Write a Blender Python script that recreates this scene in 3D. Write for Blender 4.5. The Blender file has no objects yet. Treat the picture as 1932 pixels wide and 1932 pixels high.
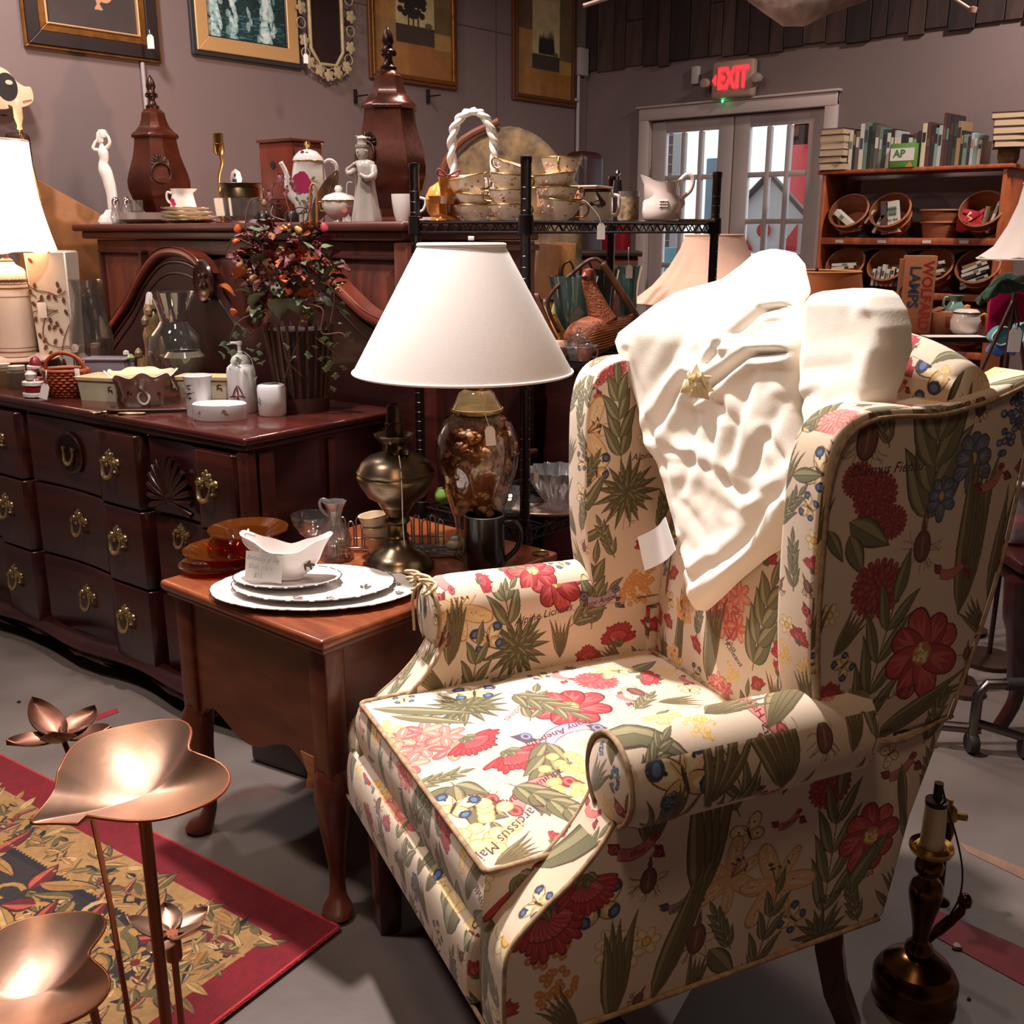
import bpy,bmesh,math,random
import numpy as np
from mathutils import Vector,Matrix,noise as mnoise
random.seed(7)
SC=bpy.context.scene
COL=SC.collection
PI=math.pi
# ------------------------------------------------------------------ camera
# room axes: X runs along the painting wall away from the viewer, Y runs along the door wall, Z is up
CAM_H,FPX=1.35,1932.0
AZ,PITCH=math.radians(41.5),math.radians(15.3)
UX=np.array([math.sin(AZ),math.cos(AZ),0.0])
VY=np.array([-math.cos(AZ),math.sin(AZ),0.0])
R3=np.array([UX,VY,[0,0,1.0]])
c_fw=R3 @ np.array([0,math.cos(PITCH),-math.sin(PITCH)])
c_up=R3 @ np.array([0,math.sin(PITCH),math.cos(PITCH)])
c_rt=R3 @ np.array([1.0,0,0])
cam_d=bpy.data.cameras.new('camera');cam=bpy.data.objects.new('camera',cam_d);COL.objects.link(cam)
cam_d.sensor_width=36;cam_d.lens=36.0;cam_d.clip_start=0.05;cam_d.clip_end=200
cam.matrix_world=Matrix([[c_rt[0],c_up[0],-c_fw[0],0],[c_rt[1],c_up[1],-c_fw[1],0],[c_rt[2],c_up[2],-c_fw[2],CAM_H],[0,0,0,1]])
SC.camera=cam
# ------------------------------------------------------------------ world, view, ceiling lamps and added fill lights
SC.view_settings.view_transform='Standard';SC.view_settings.look='None'
SC.view_settings.gamma=1.0;SC.view_settings.use_curve_mapping=False
SC.view_settings.exposure=0.15
SC.render.film_transparent=False
try:
 SC.cycles.max_bounces=7;SC.cycles.diffuse_bounces=3;SC.cycles.glossy_bounces=3
 SC.cycles.transmission_bounces=6;SC.cycles.transparent_max_bounces=14
 SC.cycles.caustics_reflective=False;SC.cycles.caustics_refractive=False
 SC.cycles.sample_clamp_indirect=4.0
 SC.cycles.use_adaptive_sampling=True;SC.cycles.adaptive_threshold=0.02
 SC.cycles.use_denoising=True
except Exception: pass
wd=bpy.data.worlds.new('sky');SC.world=wd;wd.use_nodes=True
bg=wd.node_tree.nodes['Background'];bg.inputs[0].default_value=(0.80,0.88,1.0,1);bg.inputs[1].default_value=3.2
def area(name,loc,aim,power,size,col=(1,.86,.72),spread=180):
 d=bpy.data.lights.new(name,'AREA');d.shape='DISK';d.size=size;d.energy=power;d.color=col;d.spread=math.radians(spread)
 o=bpy.data.objects.new(name,d);COL.objects.link(o);o.location=loc
 o.rotation_euler=(Vector(aim) -Vector(loc)).to_track_quat('-Z','Y').to_euler();return o
area('ceiling_or_fill_light',(1.50,2.1,3.3),(1.35,1.15,0.6),48,0.14,(1,.92,.87),spread=100)
area('ceiling_or_fill_light',(0.30,2.4,3.3),(0.9,2.7,0.6),32,0.3,(1,.89,.83),spread=150)  # used as fill light
area('ceiling_or_fill_light',(3.0,2.6,3.3),(3.0,2.8,1.0),34,0.3,(1,.80,.68),spread=150)  # used as warm fill light
area('ceiling_or_fill_light',(4.9,0.9,3.3),(5.6,1.3,1.0),46,0.3,(1,.87,.8),spread=150)
area('ceiling_or_fill_light',(1.6,3.7,3.3),(1.9,4.5,1.6),34,0.3,(1,.92,.9),spread=160)
area('ceiling_or_fill_light',(0.2,0.3,3.3),(0.6,0.9,0.4),9,0.4,(1,.68,.45),spread=140)  # warm fill light added above the camera, stands for no known lamp
# ------------------------------------------------------------------ helpers: placing
def rayr(px,py):
 d=c_fw+c_rt*(px-966) /FPX-c_up*(py-966) /FPX
 return d
def at(px,py,x=None,y=None,z=None,f=None):
 d=rayr(px,py)
 t=(z-CAM_H) /d[2] if z is not None else x/d[0] if x is not None else y/d[1] if y is not None else f
 return Vector((float(d[0] *t),float(d[1] *t),float(CAM_H+d[2] *t)))
def put(px,py,z=None,x=None,y=None):
 """on the plane z; for tops at eye height the depth comes from x or y instead"""
 if z is not None and abs(z-CAM_H) <.12:
  if x is None and y is None: x=2.22
  p=at(px,437,x=x,y=y);p.z=z;return p
 return at(px,py,z=z) if z is not None else at(px,py,x=x,y=y)
def mpp(p):                       # metres per pixel at a point
 return float((np.array([p[0],p[1],p[2] -CAM_H]) @ c_fw) /FPX)
# ------------------------------------------------------------------ helpers: materials
def lin(c):
 c=c/255.0
 return c/12.92 if c <= 0.04045 else ((c+0.055) /1.055) **2.4
def rgb(c,a=1.0): return (lin(c[0]),lin(c[1]),lin(c[2]),a)
MATS={}
def M(name,col=(200,200,200),rough=.5,metal=0.,var=None,bump=None,wood=None,coat=0.,emit=0.,col2=None,spec=.5,sheen=0.,img=None,uv=False,sub=0.):
 """procedural material; var=(scale, amount) clouds towards col2; bump=(scale, strength); wood=(sx, sy, sz) stretched grain"""
 if name in MATS: return MATS[name]
 m=bpy.data.materials.new(name);m.use_nodes=True;MATS[name] =m
 nt=m.node_tree;N=nt.nodes;L=nt.links;b=N['Principled BSDF']
 b.inputs['Base Color'].default_value=rgb(col);b.inputs['Roughness'].default_value=rough;b.inputs['Metallic'].default_value=metal
 b.inputs['Specular IOR Level'].default_value=spec
 if coat: b.inputs['Coat Weight'].default_value=coat;b.inputs['Coat Roughness'].default_value=.12
 if sheen: b.inputs['Sheen Weight'].default_value=sheen
 if sub: b.inputs['Subsurface Weight'].default_value=sub;b.inputs['Subsurface Radius'].default_value=(.02,.012,.008)
 if emit: b.inputs['Emission Color'].default_value=rgb(col);b.inputs['Emission Strength'].default_value=emit
 tc=N.new('ShaderNodeTexCoord')
 base=None
 if img is not None:
  t=N.new('ShaderNodeTexImage');t.image=img;t.interpolation='Cubic';t.extension='EXTEND'
  L.new(tc.outputs['UV'],t.inputs['Vector']);base=t.outputs['Color']
  L.new(base,b.inputs['Base Color'])
 if wood is not None:
  mp=N.new('ShaderNodeMapping');mp.inputs['Scale'].default_value=wood;L.new(tc.outputs['Object'],mp.inputs[0])
  n1=N.new('ShaderNodeTexNoise');n1.inputs['Scale'].default_value=1;n1.inputs['Detail'].default_value=6;n1.inputs['Roughness'].default_value=.65;n1.inputs['Distortion'].default_value=.6
  L.new(mp.outputs[0],n1.inputs['Vector'])
  r=N.new('ShaderNodeValToRGB');r.color_ramp.elements[0].position=.32;r.color_ramp.elements[1].position=.7
  r.color_ramp.elements[0].color=rgb(col2 or tuple(c*.55 for c in col));r.color_ramp.elements[1].color=rgb(col)
  L.new(n1.outputs['Fac'],r.inputs[0]);L.new(r.outputs[0],b.inputs['Base Color'])
  if not bump: bump=None
 elif var is not None:
  n1=N.new('ShaderNodeTexNoise');n1.inputs['Scale'].default_value=var[0];n1.inputs['Detail'].default_value=5
  L.new(tc.outputs['Object'],n1.inputs['Vector'])
  r=N.new('ShaderNodeValToRGB');r.color_ramp.elements[0].position=.5-.25;r.color_ramp.elements[1].position=.5+.25
  c2=col2 or tuple(c*(1-var[1]) for c in col)
  r.color_ramp.elements[0].color=rgb(c2);r.color_ramp.elements[1].color=rgb(col)
  L.new(n1.outputs['Fac'],r.inputs[0])
  if base is None: L.new(r.outputs[0],b.inputs['Base Color'])
  else:
   mx=N.new('ShaderNodeMix');mx.data_type='RGBA';mx.blend_type='MULTIPLY';mx.inputs[0].default_value=1
   L.new(base,mx.inputs[6]);L.new(r.outputs[0],mx.inputs[7]);L.new(mx.outputs[2],b.inputs['Base Color'])
 if bump is not None:
  n2=N.new('ShaderNodeTexNoise');n2.inputs['Scale'].default_value=bump[0];n2.inputs['Detail'].default_value=4
  L.new(tc.outputs['Object'],n2.inputs['Vector'])
  bp=N.new('ShaderNodeBump');bp.inputs['Strength'].default_value=bump[1];bp.inputs['Distance'].default_value=.01
  L.new(n2.outputs['Fac'],bp.inputs['Height']);L.new(bp.outputs[0],b.inputs['Normal'])
 return m
def GLASS(name,col=(235,240,240),rough=.02,body=0.1):
 """clear thin glass: transparency tinted by the glass, mirror by fresnel, a little body"""
 if name in MATS: return MATS[name]
 m=bpy.data.materials.new(name);m.use_nodes=True;MATS[name] =m
 nt=m.node_tree;N=nt.nodes;L=nt.links;N.remove(N['Principled BSDF']);out=N['Material Output']
 tr=N.new('ShaderNodeBsdfTransparent');tr.inputs[0].default_value=rgb(col)
 gl=N.new('ShaderNodeBsdfGlossy');gl.inputs['Roughness'].default_value=rough
 df=N.new('ShaderNodeBsdfDiffuse');df.inputs[0].default_value=rgb(col)
 lw=N.new('ShaderNodeLayerWeight');lw.inputs[0].default_value=.35
 m1=N.new('ShaderNodeMixShader');m1.inputs[0].default_value=body
 L.new(tr.outputs[0],m1.inputs[1]);L.new(df.outputs[0],m1.inputs[2])
 m2=N.new('ShaderNodeMixShader')
 mr=N.new('ShaderNodeMapRange');mr.inputs[3].default_value=.07;mr.inputs[4].default_value=.75
 L.new(lw.outputs['Facing'],mr.inputs[0]);L.new(mr.outputs[0],m2.inputs[0]);L.new(m1.outputs[0],m2.inputs[1]);L.new(gl.outputs[0],m2.inputs[2])
 L.new(m2.outputs[0],out.inputs[0]);return m
# ------------------------------------------------------------------ helpers: objects
def tag(o,label=None,cat=None,group=None,kind=None):
 if label: o['label'] =label
 if cat: o['category'] =cat
 if group: o['group'] =group
 if kind: o['kind'] =kind
 return o
def thing(name,label,cat,loc=(0,0,0),rz=0.,group=None,rot=None):
 o=bpy.data.objects.new(name,None);COL.objects.link(o);o.empty_display_size=.05
 o.location=loc;o.rotation_euler=rot or (0,0,rz);return tag(o,label,cat,group)
def link_me(name,me,mat,parent=None,loc=None,rot=None,label=None):
 o=bpy.data.objects.new(name,me);COL.objects.link(o)
 if mat is not None and len(me.materials) ==0: me.materials.append(mat)
 if parent is not None: o.parent=parent
 if loc is not None: o.location=loc
 if rot is not None: o.rotation_euler=rot
 if label: o['label'] =label
 return o
def fin(bm,name,mat,parent=None,smooth=40,loc=None,rot=None,label=None,uvf=None,mats=None,norm=True):
 if norm: bmesh.ops.recalc_face_normals(bm,faces=bm.faces)
 if uvf:
  uvl=bm.loops.layers.uv.new('UVMap')
  for f in bm.faces:
   for l in f.loops: l[uvl].uv=uvf(l.vert.co,f)
 me=bpy.data.meshes.new(name);bm.to_mesh(me);bm.free()
 for k in (mats or [mat]): me.materials.append(k)
 if smooth:
  me.shade_smooth()
  if smooth<179: me.set_sharp_from_angle(angle=math.radians(smooth))
 return link_me(name,me,None,parent,loc,rot,label)
def B(): return bmesh.new()
def add_box(bm,c,s,bev=0.,seg=2,rz=0.,rot=None,taper=None):
 """box centred at c with size s"""
 r=bmesh.ops.create_cube(bm,size=1.0);vs=r['verts']
 for q in vs:
  k=(taper if (taper and q.co.z<0) else 1.0)
  q.co=Vector((q.co.x*s[0] *k,q.co.y*s[1] *k,q.co.z*s[2]))
 if bev:
  es=list({e for q in vs for e in q.link_edges})
  g=bmesh.ops.bevel(bm,geom=es,offset=min(bev,min(s) *.49),segments=seg,affect='EDGES',profile=.5)
  vs=list({q for f in g['faces'] for q in f.verts} | {q for q in vs if q.is_valid})
 mt=Matrix.Translation(Vector(c)) @ (rot.to_4x4() if rot is not None else Matrix.Rotation(rz,4,'Z'))
 bmesh.ops.transform(bm,matrix=mt,verts=vs);return vs
def add_lathe(bm,prof,seg=32,c=(0,0,0),sx=1.,sy=1.,cap=True,wob=None,mat=None):
 """prof: list of (r, z); wob(angle, i) multiplies the radius"""
 rings=[]
 for i,(r,z) in enumerate(prof):
  if r<1e-6:
   rings.append([bm.verts.new((c[0],c[1],c[2] +z))]);continue
  ring=[]
  for k in range(seg):
   a=2*PI*k/seg;w=wob(a,i) if wob else (1,0)
   if not isinstance(w,tuple): w=(w,0)
   ring.append(bm.verts.new((c[0] +r*w[0] *math.cos(a) *sx,c[1] +r*w[0] *math.sin(a) *sy,c[2] +z+w[1])))
  rings.append(ring)
 for a,b2 in zip(rings,rings[1:]):
  if len(a) ==1 and len(b2) ==1: continue
  for k in range(seg):
   k2=(k+1) % seg
   try:
    if len(a) ==1: bm.faces.new((a[0],b2[k2],b2[k]))
    elif len(b2) ==1: bm.faces.new((a[k],a[k2],b2[0]))
    else: bm.faces.new((a[k],a[k2],b2[k2],b2[k]))
   except ValueError: pass
 if cap:
  for r in (rings[0],rings[-1]):
   if len(r) >2:
    try: bm.faces.new(r)
    except ValueError: pass
 if mat is not None:
  vs=[q for r in rings for q in r];bmesh.ops.transform(bm,matrix=mat,verts=vs)
 return rings
def add_tube(bm,pts,r,seg=8,closed=False,cap=True):
 pts=[Vector(p) for p in pts];n=len(pts)
 rr=r if isinstance(r,(list,tuple)) else [r] *n
 rings=[];up=Vector((0,0,1));prev=None
 for i,p in enumerate(pts):
  a=pts[(i-1) % n] if (closed or i>0) else p;b2=pts[(i+1) % n] if (closed or i<n-1) else p
  t=(b2-a);t=t.normalized() if t.length>1e-9 else Vector((0,0,1))
  if prev is None:
   nrm=t.cross(up)
   if nrm.length<1e-3: nrm=t.cross(Vector((1,0,0)))
   nrm.normalize()
  else:
   nrm=prev-t*prev.dot(t)
   if nrm.length<1e-6: nrm=t.orthogonal()
   nrm.normalize()
  prev=nrm;bi=t.cross(nrm)
  rings.append([bm.verts.new(p+(nrm*math.cos(2*PI*k/seg) +bi*math.sin(2*PI*k/seg)) *rr[i]) for k in range(seg)])
 m=n if closed else n-1
 for i in range(m):
  a,b2=rings[i],rings[(i+1) % n]
  for k in range(seg):
   k2=(k+1) % seg
   try: bm.faces.new((a[k],a[k2],b2[k2],b2[k]))
   except ValueError: pass
 if cap and not closed:
  for r in (rings[0],rings[-1]):
   try: bm.faces.new(r)
   except ValueError: pass
 return rings
def add_slab(bm,pts,axis,a0,a1,bev=0.,seg=3):
 """extrude a 2D outline along an axis ('x','y','z'); bevel all edges of the two faces"""
 def P(p,a): return {'x': (a,p[0],p[1]),'y': (p[0],a,p[1]),'z': (p[0],p[1],a)}[axis]
 v0=[bm.verts.new(P(p,a0)) for p in pts];v1=[bm.verts.new(P(p,a1)) for p in pts]
 n=len(pts);f0=bm.faces.new(v0);f1=bm.faces.new(v1[::-1]);fs=[f0,f1]
 for k in range(n): fs.append(bm.faces.new((v0[k],v1[k],v1[(k+1) % n],v0[(k+1) % n])))
 if bev:
  bmesh.ops.recalc_face_normals(bm,faces=fs)
  es=list(f0.edges) +list(f1.edges)
  bmesh.ops.bevel(bm,geom=es,offset=bev,segments=seg,affect='EDGES',profile=.5,clamp_overlap=True)
 return fs
def add_grid(bm,fn,nu,nv,closed_u=False):
 g=[[bm.verts.new(fn(i/(nu if closed_u else nu-1),j/(nv-1))) for i in range(nu)] for j in range(nv)]
 for j in range(nv-1):
  for i in range(nu if closed_u else nu-1):
   i2=(i+1) % nu
   try: bm.faces.new((g[j][i],g[j][i2],g[j+1][i2],g[j+1][i]))
   except ValueError: pass
 return g
def solid(bm,t):
 bmesh.ops.recalc_face_normals(bm,faces=bm.faces)
 bmesh.ops.solidify(bm,geom=list(bm.faces),thickness=t)
def spline(pts,n=8,closed=False):
 """Catmull-Rom through points"""
 P=[Vector(p) if len(p) ==3 else Vector((p[0],p[1],0)) for p in pts];out=[];m=len(P)
 for i in range(m if closed else m-1):
  g=(lambda k: P[k % m]) if closed else (lambda k: P[max(0,min(m-1,k))])
  p0,p1,p2,p3=g(i-1),g(i),g(i+1),g(i+2)
  for k in range(n):
   t=k/n
   out.append(.5*((2*p1) +(p2-p0) *t+(2*p0-5*p1+4*p2-p3) *t*t+(3*p1-p0-3*p2+p3) *t**3))
 if not closed: out.append(P[-1])
 return [tuple(p) if len(pts[0]) ==3 else (p.x,p.y) for p in out]
def text_mesh(s,size,depth=.0005,shear=0.,bold=0.,spacing=1.):
 cu=bpy.data.curves.new('lettering','FONT');cu.body=s;cu.size=size;cu.extrude=depth;cu.align_x='CENTER';cu.align_y='CENTER'
 cu.shear=shear;cu.offset=bold;cu.resolution_u=2;cu.space_character=spacing
 o=bpy.data.objects.new('lettering',cu);COL.objects.link(o)
 dg=bpy.context.evaluated_depsgraph_get();me=bpy.data.meshes.new_from_object(o.evaluated_get(dg))
 bpy.data.objects.remove(o);bpy.data.curves.remove(cu);return me
def copy_tree(o,parent=None,loc=None,rz=None,label=None,group=None):
 c=o.copy();COL.objects.link(c)
 if parent is not None: c.parent=parent
 if loc is not None: c.location=loc
 if rz is not None: c.rotation_euler.z=rz
 if label: c['label'] =label
 if group: c['group'] =group
 for ch in list(o.children): copy_tree(ch,c)
 return c
def LT(name,label,cat,px,py,z,prof,mat,seg=32,group=None,part='body',x=None,y=None,wob=None,sx=1.,sy=1.,rz=0.,child=False,smooth=40,off=0.):
 """lathed thing: (px, py) is the pixel of the middle of its foot on the plane z (or wall plane x / y); prof is (radius, height) in pixels there"""
 p=put(px,py,None if (z==0 and (x or y)) else z,x,y)
 k=mpp(p);bm=B();add_lathe(bm,[(r*k,h*k/.975) for r,h in prof],seg,wob=wob,sx=sx,sy=sy)
 if child:
  t=thing(name,label,cat,p,rz,group);fin(bm,part,mat,t,smooth);return t,k
 o=fin(bm,name,mat,None,smooth,loc=p,rot=(0,0,rz));tag(o,label,cat,group);return o,k
# ------------------------------------------------------------------ a small painter: prints for cloth, rug and pictures, drawn from scratch
class Cv:
 def __init__(s,w,h,x0,y0,ppm,bgc):
  s.w,s.h,s.x0,s.y0,s.k=w,h,x0,y0,ppm
  s.a=np.empty((h,w,3),np.float32);s.a[:] =bgc
 def cloud(s,amp,cell,seed=0,tint=(1,1,1)):
  rs=np.random.RandomState(seed);acc=np.zeros((s.h,s.w),np.float32);wt=0
  for o in range(3):
   c=max(3,int(cell/2**o));gh,gw=s.h // c+3,s.w // c+3;g=rs.rand(gh,gw).astype(np.float32)
   yy=np.arange(s.h) /c;xx=np.arange(s.w) /c;yi=yy.astype(int);xi=xx.astype(int)
   fy=(yy-yi)[:,None];fx=(xx-xi)[None];fy=fy*fy*(3-2*fy);fx=fx*fx*(3-2*fx)
   n=(g[yi][:,xi] *(1-fy) *(1-fx) +g[yi+1][:,xi] *fy*(1-fx) +g[yi][:,xi+1] *(1-fy) *fx+g[yi+1][:,xi+1] *fy*fx)
   acc += n/2**o;wt += 1/2**o
  n=(acc/wt-.5) *2*amp
  s.a *= (1+n[...,None] *np.array(tint,np.float32)[None,None])
  np.clip(s.a,0,255,out=s.a)
 def poly(s,pts,col,al=1.0,shade=None):
  p=np.asarray(pts,np.float64);X=(p[:,0] -s.x0) *s.k;Y=(p[:,1] -s.y0) *s.k
  x0,x1=int(max(0,X.min() -1)),int(min(s.w,X.max() +2));y0,y1=int(max(0,Y.min() -1)),int(min(s.h,Y.max() +2))
  if x1 <= x0 or y1 <= y0: return
  gx=(np.arange(x0,x1) +.5)[None];gy=(np.arange(y0,y1) +.5)[:,None]
  ins=np.zeros((y1-y0,x1-x0),bool);n=len(X)
  for i in range(n):
   xa,ya,xb,yb=X[i],Y[i],X[(i+1) % n],Y[(i+1) % n]
   if ya==yb: continue
   c=((ya>gy) != (yb>gy));ins ^= c & (gx<(xb-xa) *(gy-ya) /(yb-ya) +xa)
  m=ins.astype(np.float32) *al;m=m[...,None]
  c=np.array(col,np.float32)
  s.a[y0:y1,x0:x1] =s.a[y0:y1,x0:x1] *(1-m) +c*m
 def line(s,pts,w,col,al=1.,taper=False):
  P=[Vector((p[0],p[1])) for p in pts];L,Rr=[],[]
  for i,p in enumerate(P):
   t=(P[min(i+1,len(P) -1)] -P[max(i-1,0)]);t=t.normalized() if t.length>0 else Vector((1,0));n=Vector((-t.y,t.x))
   ww=w*(1-i/(len(P) -1) *.9) if taper else w
   L.append(p+n*ww/2);Rr.append(p-n*ww/2)
  s.poly([tuple(q) for q in L+Rr[::-1]],col,al)
 def ell(s,x,y,rx,ry,col,rot=0,al=1.):
  s.poly([(x+rx*math.cos(t) *math.cos(rot) -ry*math.sin(t) *math.sin(rot),y+rx*math.cos(t) *math.sin(rot) +ry*math.sin(t) *math.cos(rot)) for t in [2*PI*i/18 for i in range(18)]],col,al)
 def text(s,txt,x,y,size,col,rot=0.,shear=.35,flip=False):
  me=TXT.get((txt,shear))
  if me is None:
   me=text_mesh(txt,1.0,0.,shear);TXT[(txt,shear)] =me
  ca,sa=math.cos(rot),math.sin(rot)
  for f in me.polygons:
   q=[me.vertices[i].co for i in f.vertices]
   s.poly([(x+(v.x*ca-v.y*sa) *size*(-1 if flip else 1),y+(v.x*sa+v.y*ca) *size) for v in q],col)
 def image(s,name):
  im=bpy.data.images.new(name,s.w,s.h);px=np.ones((s.h,s.w,4),np.float32);px[...,:3] =s.a/255.
  im.pixels.foreach_set(px.ravel());im.update();im.pack();return im
def m_fill(cv,n,seed,s=1.):
 """small sprigs wherever the cloth is still bare"""
 random.seed(seed);k=0;r=int(.020*s*cv.k);b=np.array(BGC,np.float32)
 for _ in range(n):
  X,Y=random.randrange(r,cv.w-r),random.randrange(r,cv.h-r)
  if np.abs(cv.a[Y-r:Y+r:3,X-r:X+r:3] -b).max() >34: continue
  x,y=X/cv.k+cv.x0,Y/cv.k+cv.y0;k += 1;q=random.random();a=random.uniform(.9,2.3)
  if q<.26: m_spray(cv,x,y-.03*s,.085*s,a,4,.26)
  elif q<.44: m_blades(cv,x,y-.03*s,.085*s,a,5,1.1,.09)
  elif q<.54: m_clover(cv,x,y,.024*s,a)
  elif q<.62: m_butterfly(cv,x,y,.026*s,a,q<.58)
  elif q<.70: m_bulb(cv,x,y,.016*s,a)
  elif q<.78: m_ribbon(cv,x,y,.05*s,random.uniform(-.5,.5))
  elif q<.86: m_yellow(cv,x,y,.022*s)
  elif q<.92: leaf(cv,x-.02,y,.06*s,.013*s,random.uniform(0,3))
  elif q<.96: m_muscari(cv,x,y,.018*s,a)
  else: m_narc(cv,x,y,.018*s)
TXT={}
def mix3(a,b,t): return tuple(a[i] *(1-t) +b[i] *t for i in range(3))
def leafpts(x,y,L,W,rot,bend=0.,tip=1.,n=7):
 c,s_=math.cos(rot),math.sin(rot);up,dn=[],[]
 for i in range(n+1):
  t=i/n;w=W*.5*math.sin(PI*t**(.8*tip)) *(1-.15*t);yy=bend*L*math.sin(PI*t*.5) **2
  for lst,sg in ((up,1),(dn,-1)):
   X,Y=t*L,yy+sg*w;lst.append((x+X*c-Y*s_,y+X*s_+Y*c))
 return up,dn
def leaf(cv,x,y,L,W,rot,c1=(112,108,78),c2=(160,152,114),ed=(78,64,46),bend=0.):
 u,d=leafpts(x,y,L,W,rot,bend)
 cv.poly(leafpoly(x,y,L*1.03,W*1.14+.0012,rot,bend),ed)
 cv.poly(u+d[::-1],c1);mid=[((a[0] +b[0]) /2,(a[1] +b[1]) /2) for a,b in zip(u,d)]
 cv.poly([(m[0] *.25+a[0] *.75,m[1] *.25+a[1] *.75) for m,a in zip(mid,u)] +mid[::-1],c2,.85)
 cv.line(mid,.0012,ed,.8)
def leafpoly(x,y,L,W,rot,bend=0.):
 u,d=leafpts(x,y,L,W,rot,bend);return u+d[::-1]
def petal(cv,x,y,L,W,rot,c1,c2,ed,streak=3):
 def pp(L,W):
  o=[]
  for i in range(13):
   t=i/12;a=PI*t;o.append((L*(.5-.5*math.cos(a)) if t<.999 else L,W*.5*math.sin(a) **.75))
  P=o+[(q[0],-q[1]) for q in o[::-1]]
  c,s_=math.cos(rot),math.sin(rot);return [(x+q[0] *c-q[1] *s_,y+q[0] *s_+q[1] *c) for q in P]
 cv.poly(pp(L*1.03,W*1.07),ed);cv.poly(pp(L*.98,W*.96),c1)
 cx,cy=x+math.cos(rot) *L*.15,y+math.sin(rot) *L*.15
 for k in range(streak):
  a=rot+(k-(streak-1) /2) *.28;l2=L*random.uniform(.55,.78)
  cv.poly(leafpoly(cx+math.cos(a) *L*.1,cy+math.sin(a) *L*.1,l2,W*.2,a),c2,.75)
RD,RL,RE=(172,52,58),(214,108,104),(112,26,36)
def m_dahlia(cv,x,y,s=.065,rot=0.):
 for k in range(8):
  a=rot+k*PI/4+random.uniform(-.1,.1);petal(cv,x,y,s*random.uniform(.9,1.08),s*.62,a,RD if k % 2 else (190,66,70),RL,RE)
 cv.ell(x,y,s*.26,s*.26,(190,132,70))
 for k in range(26):
  a=random.uniform(0,2*PI);r=s*.22*math.sqrt(random.random());cv.ell(x+r*math.cos(a),y+r*math.sin(a),s*.045,s*.045,random.choice([(236,214,150),(226,184,110),(247,232,186)]))
def m_ball(cv,x,y,s=.055,c=(176,62,66),c2=(214,118,116),e=(120,34,42),rot=0):
 cv.ell(x,y,s*.85,s*.72,e)
 for rr,n in ((.95,22),(.72,18),(.45,12),(.2,6)):
  for k in range(n):
   a=2*PI*k/n+rr*3;px,py=x+s*rr*.85*math.cos(a),y+s*rr*.75*math.sin(a)
   petal(cv,px-math.cos(a) *s*.12,py-math.sin(a) *s*.12,s*.3,s*.2,a,c if k % 3 else mix3(c,c2,.4),c2,e,1)
def m_clover(cv,x,y,s=.05,rot=PI/2):
 for k in range(15):
  a=rot+(k-7) *.2;petal(cv,x,y,s*random.uniform(.85,1.15),s*.26,a,RD,RL,RE,1)
 for k in range(9):
  a=rot+(k-4) *.22;petal(cv,x,y,s*.65,s*.24,a,(198,84,88),(230,140,134),RE,1)
 for k in (-1,0,1): leaf(cv,x-math.cos(rot) *s*.25,y-math.sin(rot) *s*.25,s*.5,s*.25,rot+k*.8)
def m_lily(cv,x,y,s=.09,rot=0.,c=(226,190,140)):
 for k in range(6):
  a=rot+k*PI/3;petal(cv,x,y,s*(1 if k % 2 else .86),s*(.42 if k % 2 else .3),a,c,mix3(c,(238,222,190),.7),(178,128,78),2)
  for j in range(10):
   r=random.uniform(.3,.8) *s;b=a+random.uniform(-.15,.15);cv.ell(x+r*math.cos(b),y+r*math.sin(b),.001,.001,(150,84,52))
 for k in range(6):
  a=rot+.5+random.uniform(-.6,.6);r=s*random.uniform(.3,.5);cv.line([(x,y),(x+r*math.cos(a),y+r*math.sin(a))],.0014,(120,74,44))
  cv.ell(x+r*math.cos(a),y+r*math.sin(a),s*.07,s*.02,(72,40,34),a+1.2)
def m_spray(cv,x,y,s=.16,rot=PI/2,n=5,w=.28):
 c,q=math.cos(rot),math.sin(rot);cv.line([(x,y),(x+c*s,y+q*s)],.0022,(110,92,62))
 for i in range(n):
  t=.08+i/n*.85;bx,by=x+c*s*t,y+q*s*t
  for sg in (1,-1):
   leaf(cv,bx,by,s*.42*(1.1-.4*t),s*.42*w,rot+sg*random.uniform(.5,.75),bend=sg*-.15)
 leaf(cv,x+c*s*.9,y+q*s*.9,s*.35,s*.1,rot)
def m_rosette(cv,x,y,s=.085,rot=0):
 for n_,f in ((17,1.),(13,.72),(8,.45)):
  for k in range(n_):
   a=rot+2*PI*k/n_+random.uniform(-.08,.08);leaf(cv,x,y,s*f*random.uniform(.88,1.08),s*.17,a,(92,90,58),(146,138,98))
 for k in range(6):
  a=-PI/2+random.uniform(-.5,.5);roots(cv,x,y-s*.3,s*.9,a)
def roots(cv,x,y,L,a):
 pts=[];
 for i in range(6): pts.append((x,y));x += math.cos(a) *L/6;y += math.sin(a) *L/6;a += random.uniform(-.6,.6)
 cv.line(pts,.001,(128,92,66))
def m_bulb(cv,x,y,s=.035,rot=PI/2,c=(116,72,62)):
 for k in range(16): roots(cv,x,y,s*1.5,rot+PI+random.uniform(-1.9,1.9))
 cv.ell(x,y,s*.75,s*.5,(74,44,40),rot);cv.ell(x,y,s*.66,s*.42,c,rot)
 for k in (-.45,0,.45): cv.ell(x,y+0,s*.5,s*.05,mix3(c,(190,150,120),.5),rot+k*.25,.7)
 cv.poly(leafpoly(x+math.cos(rot) *s*.4,y+math.sin(rot) *s*.4,s*1.1,s*.3,rot),c)
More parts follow.
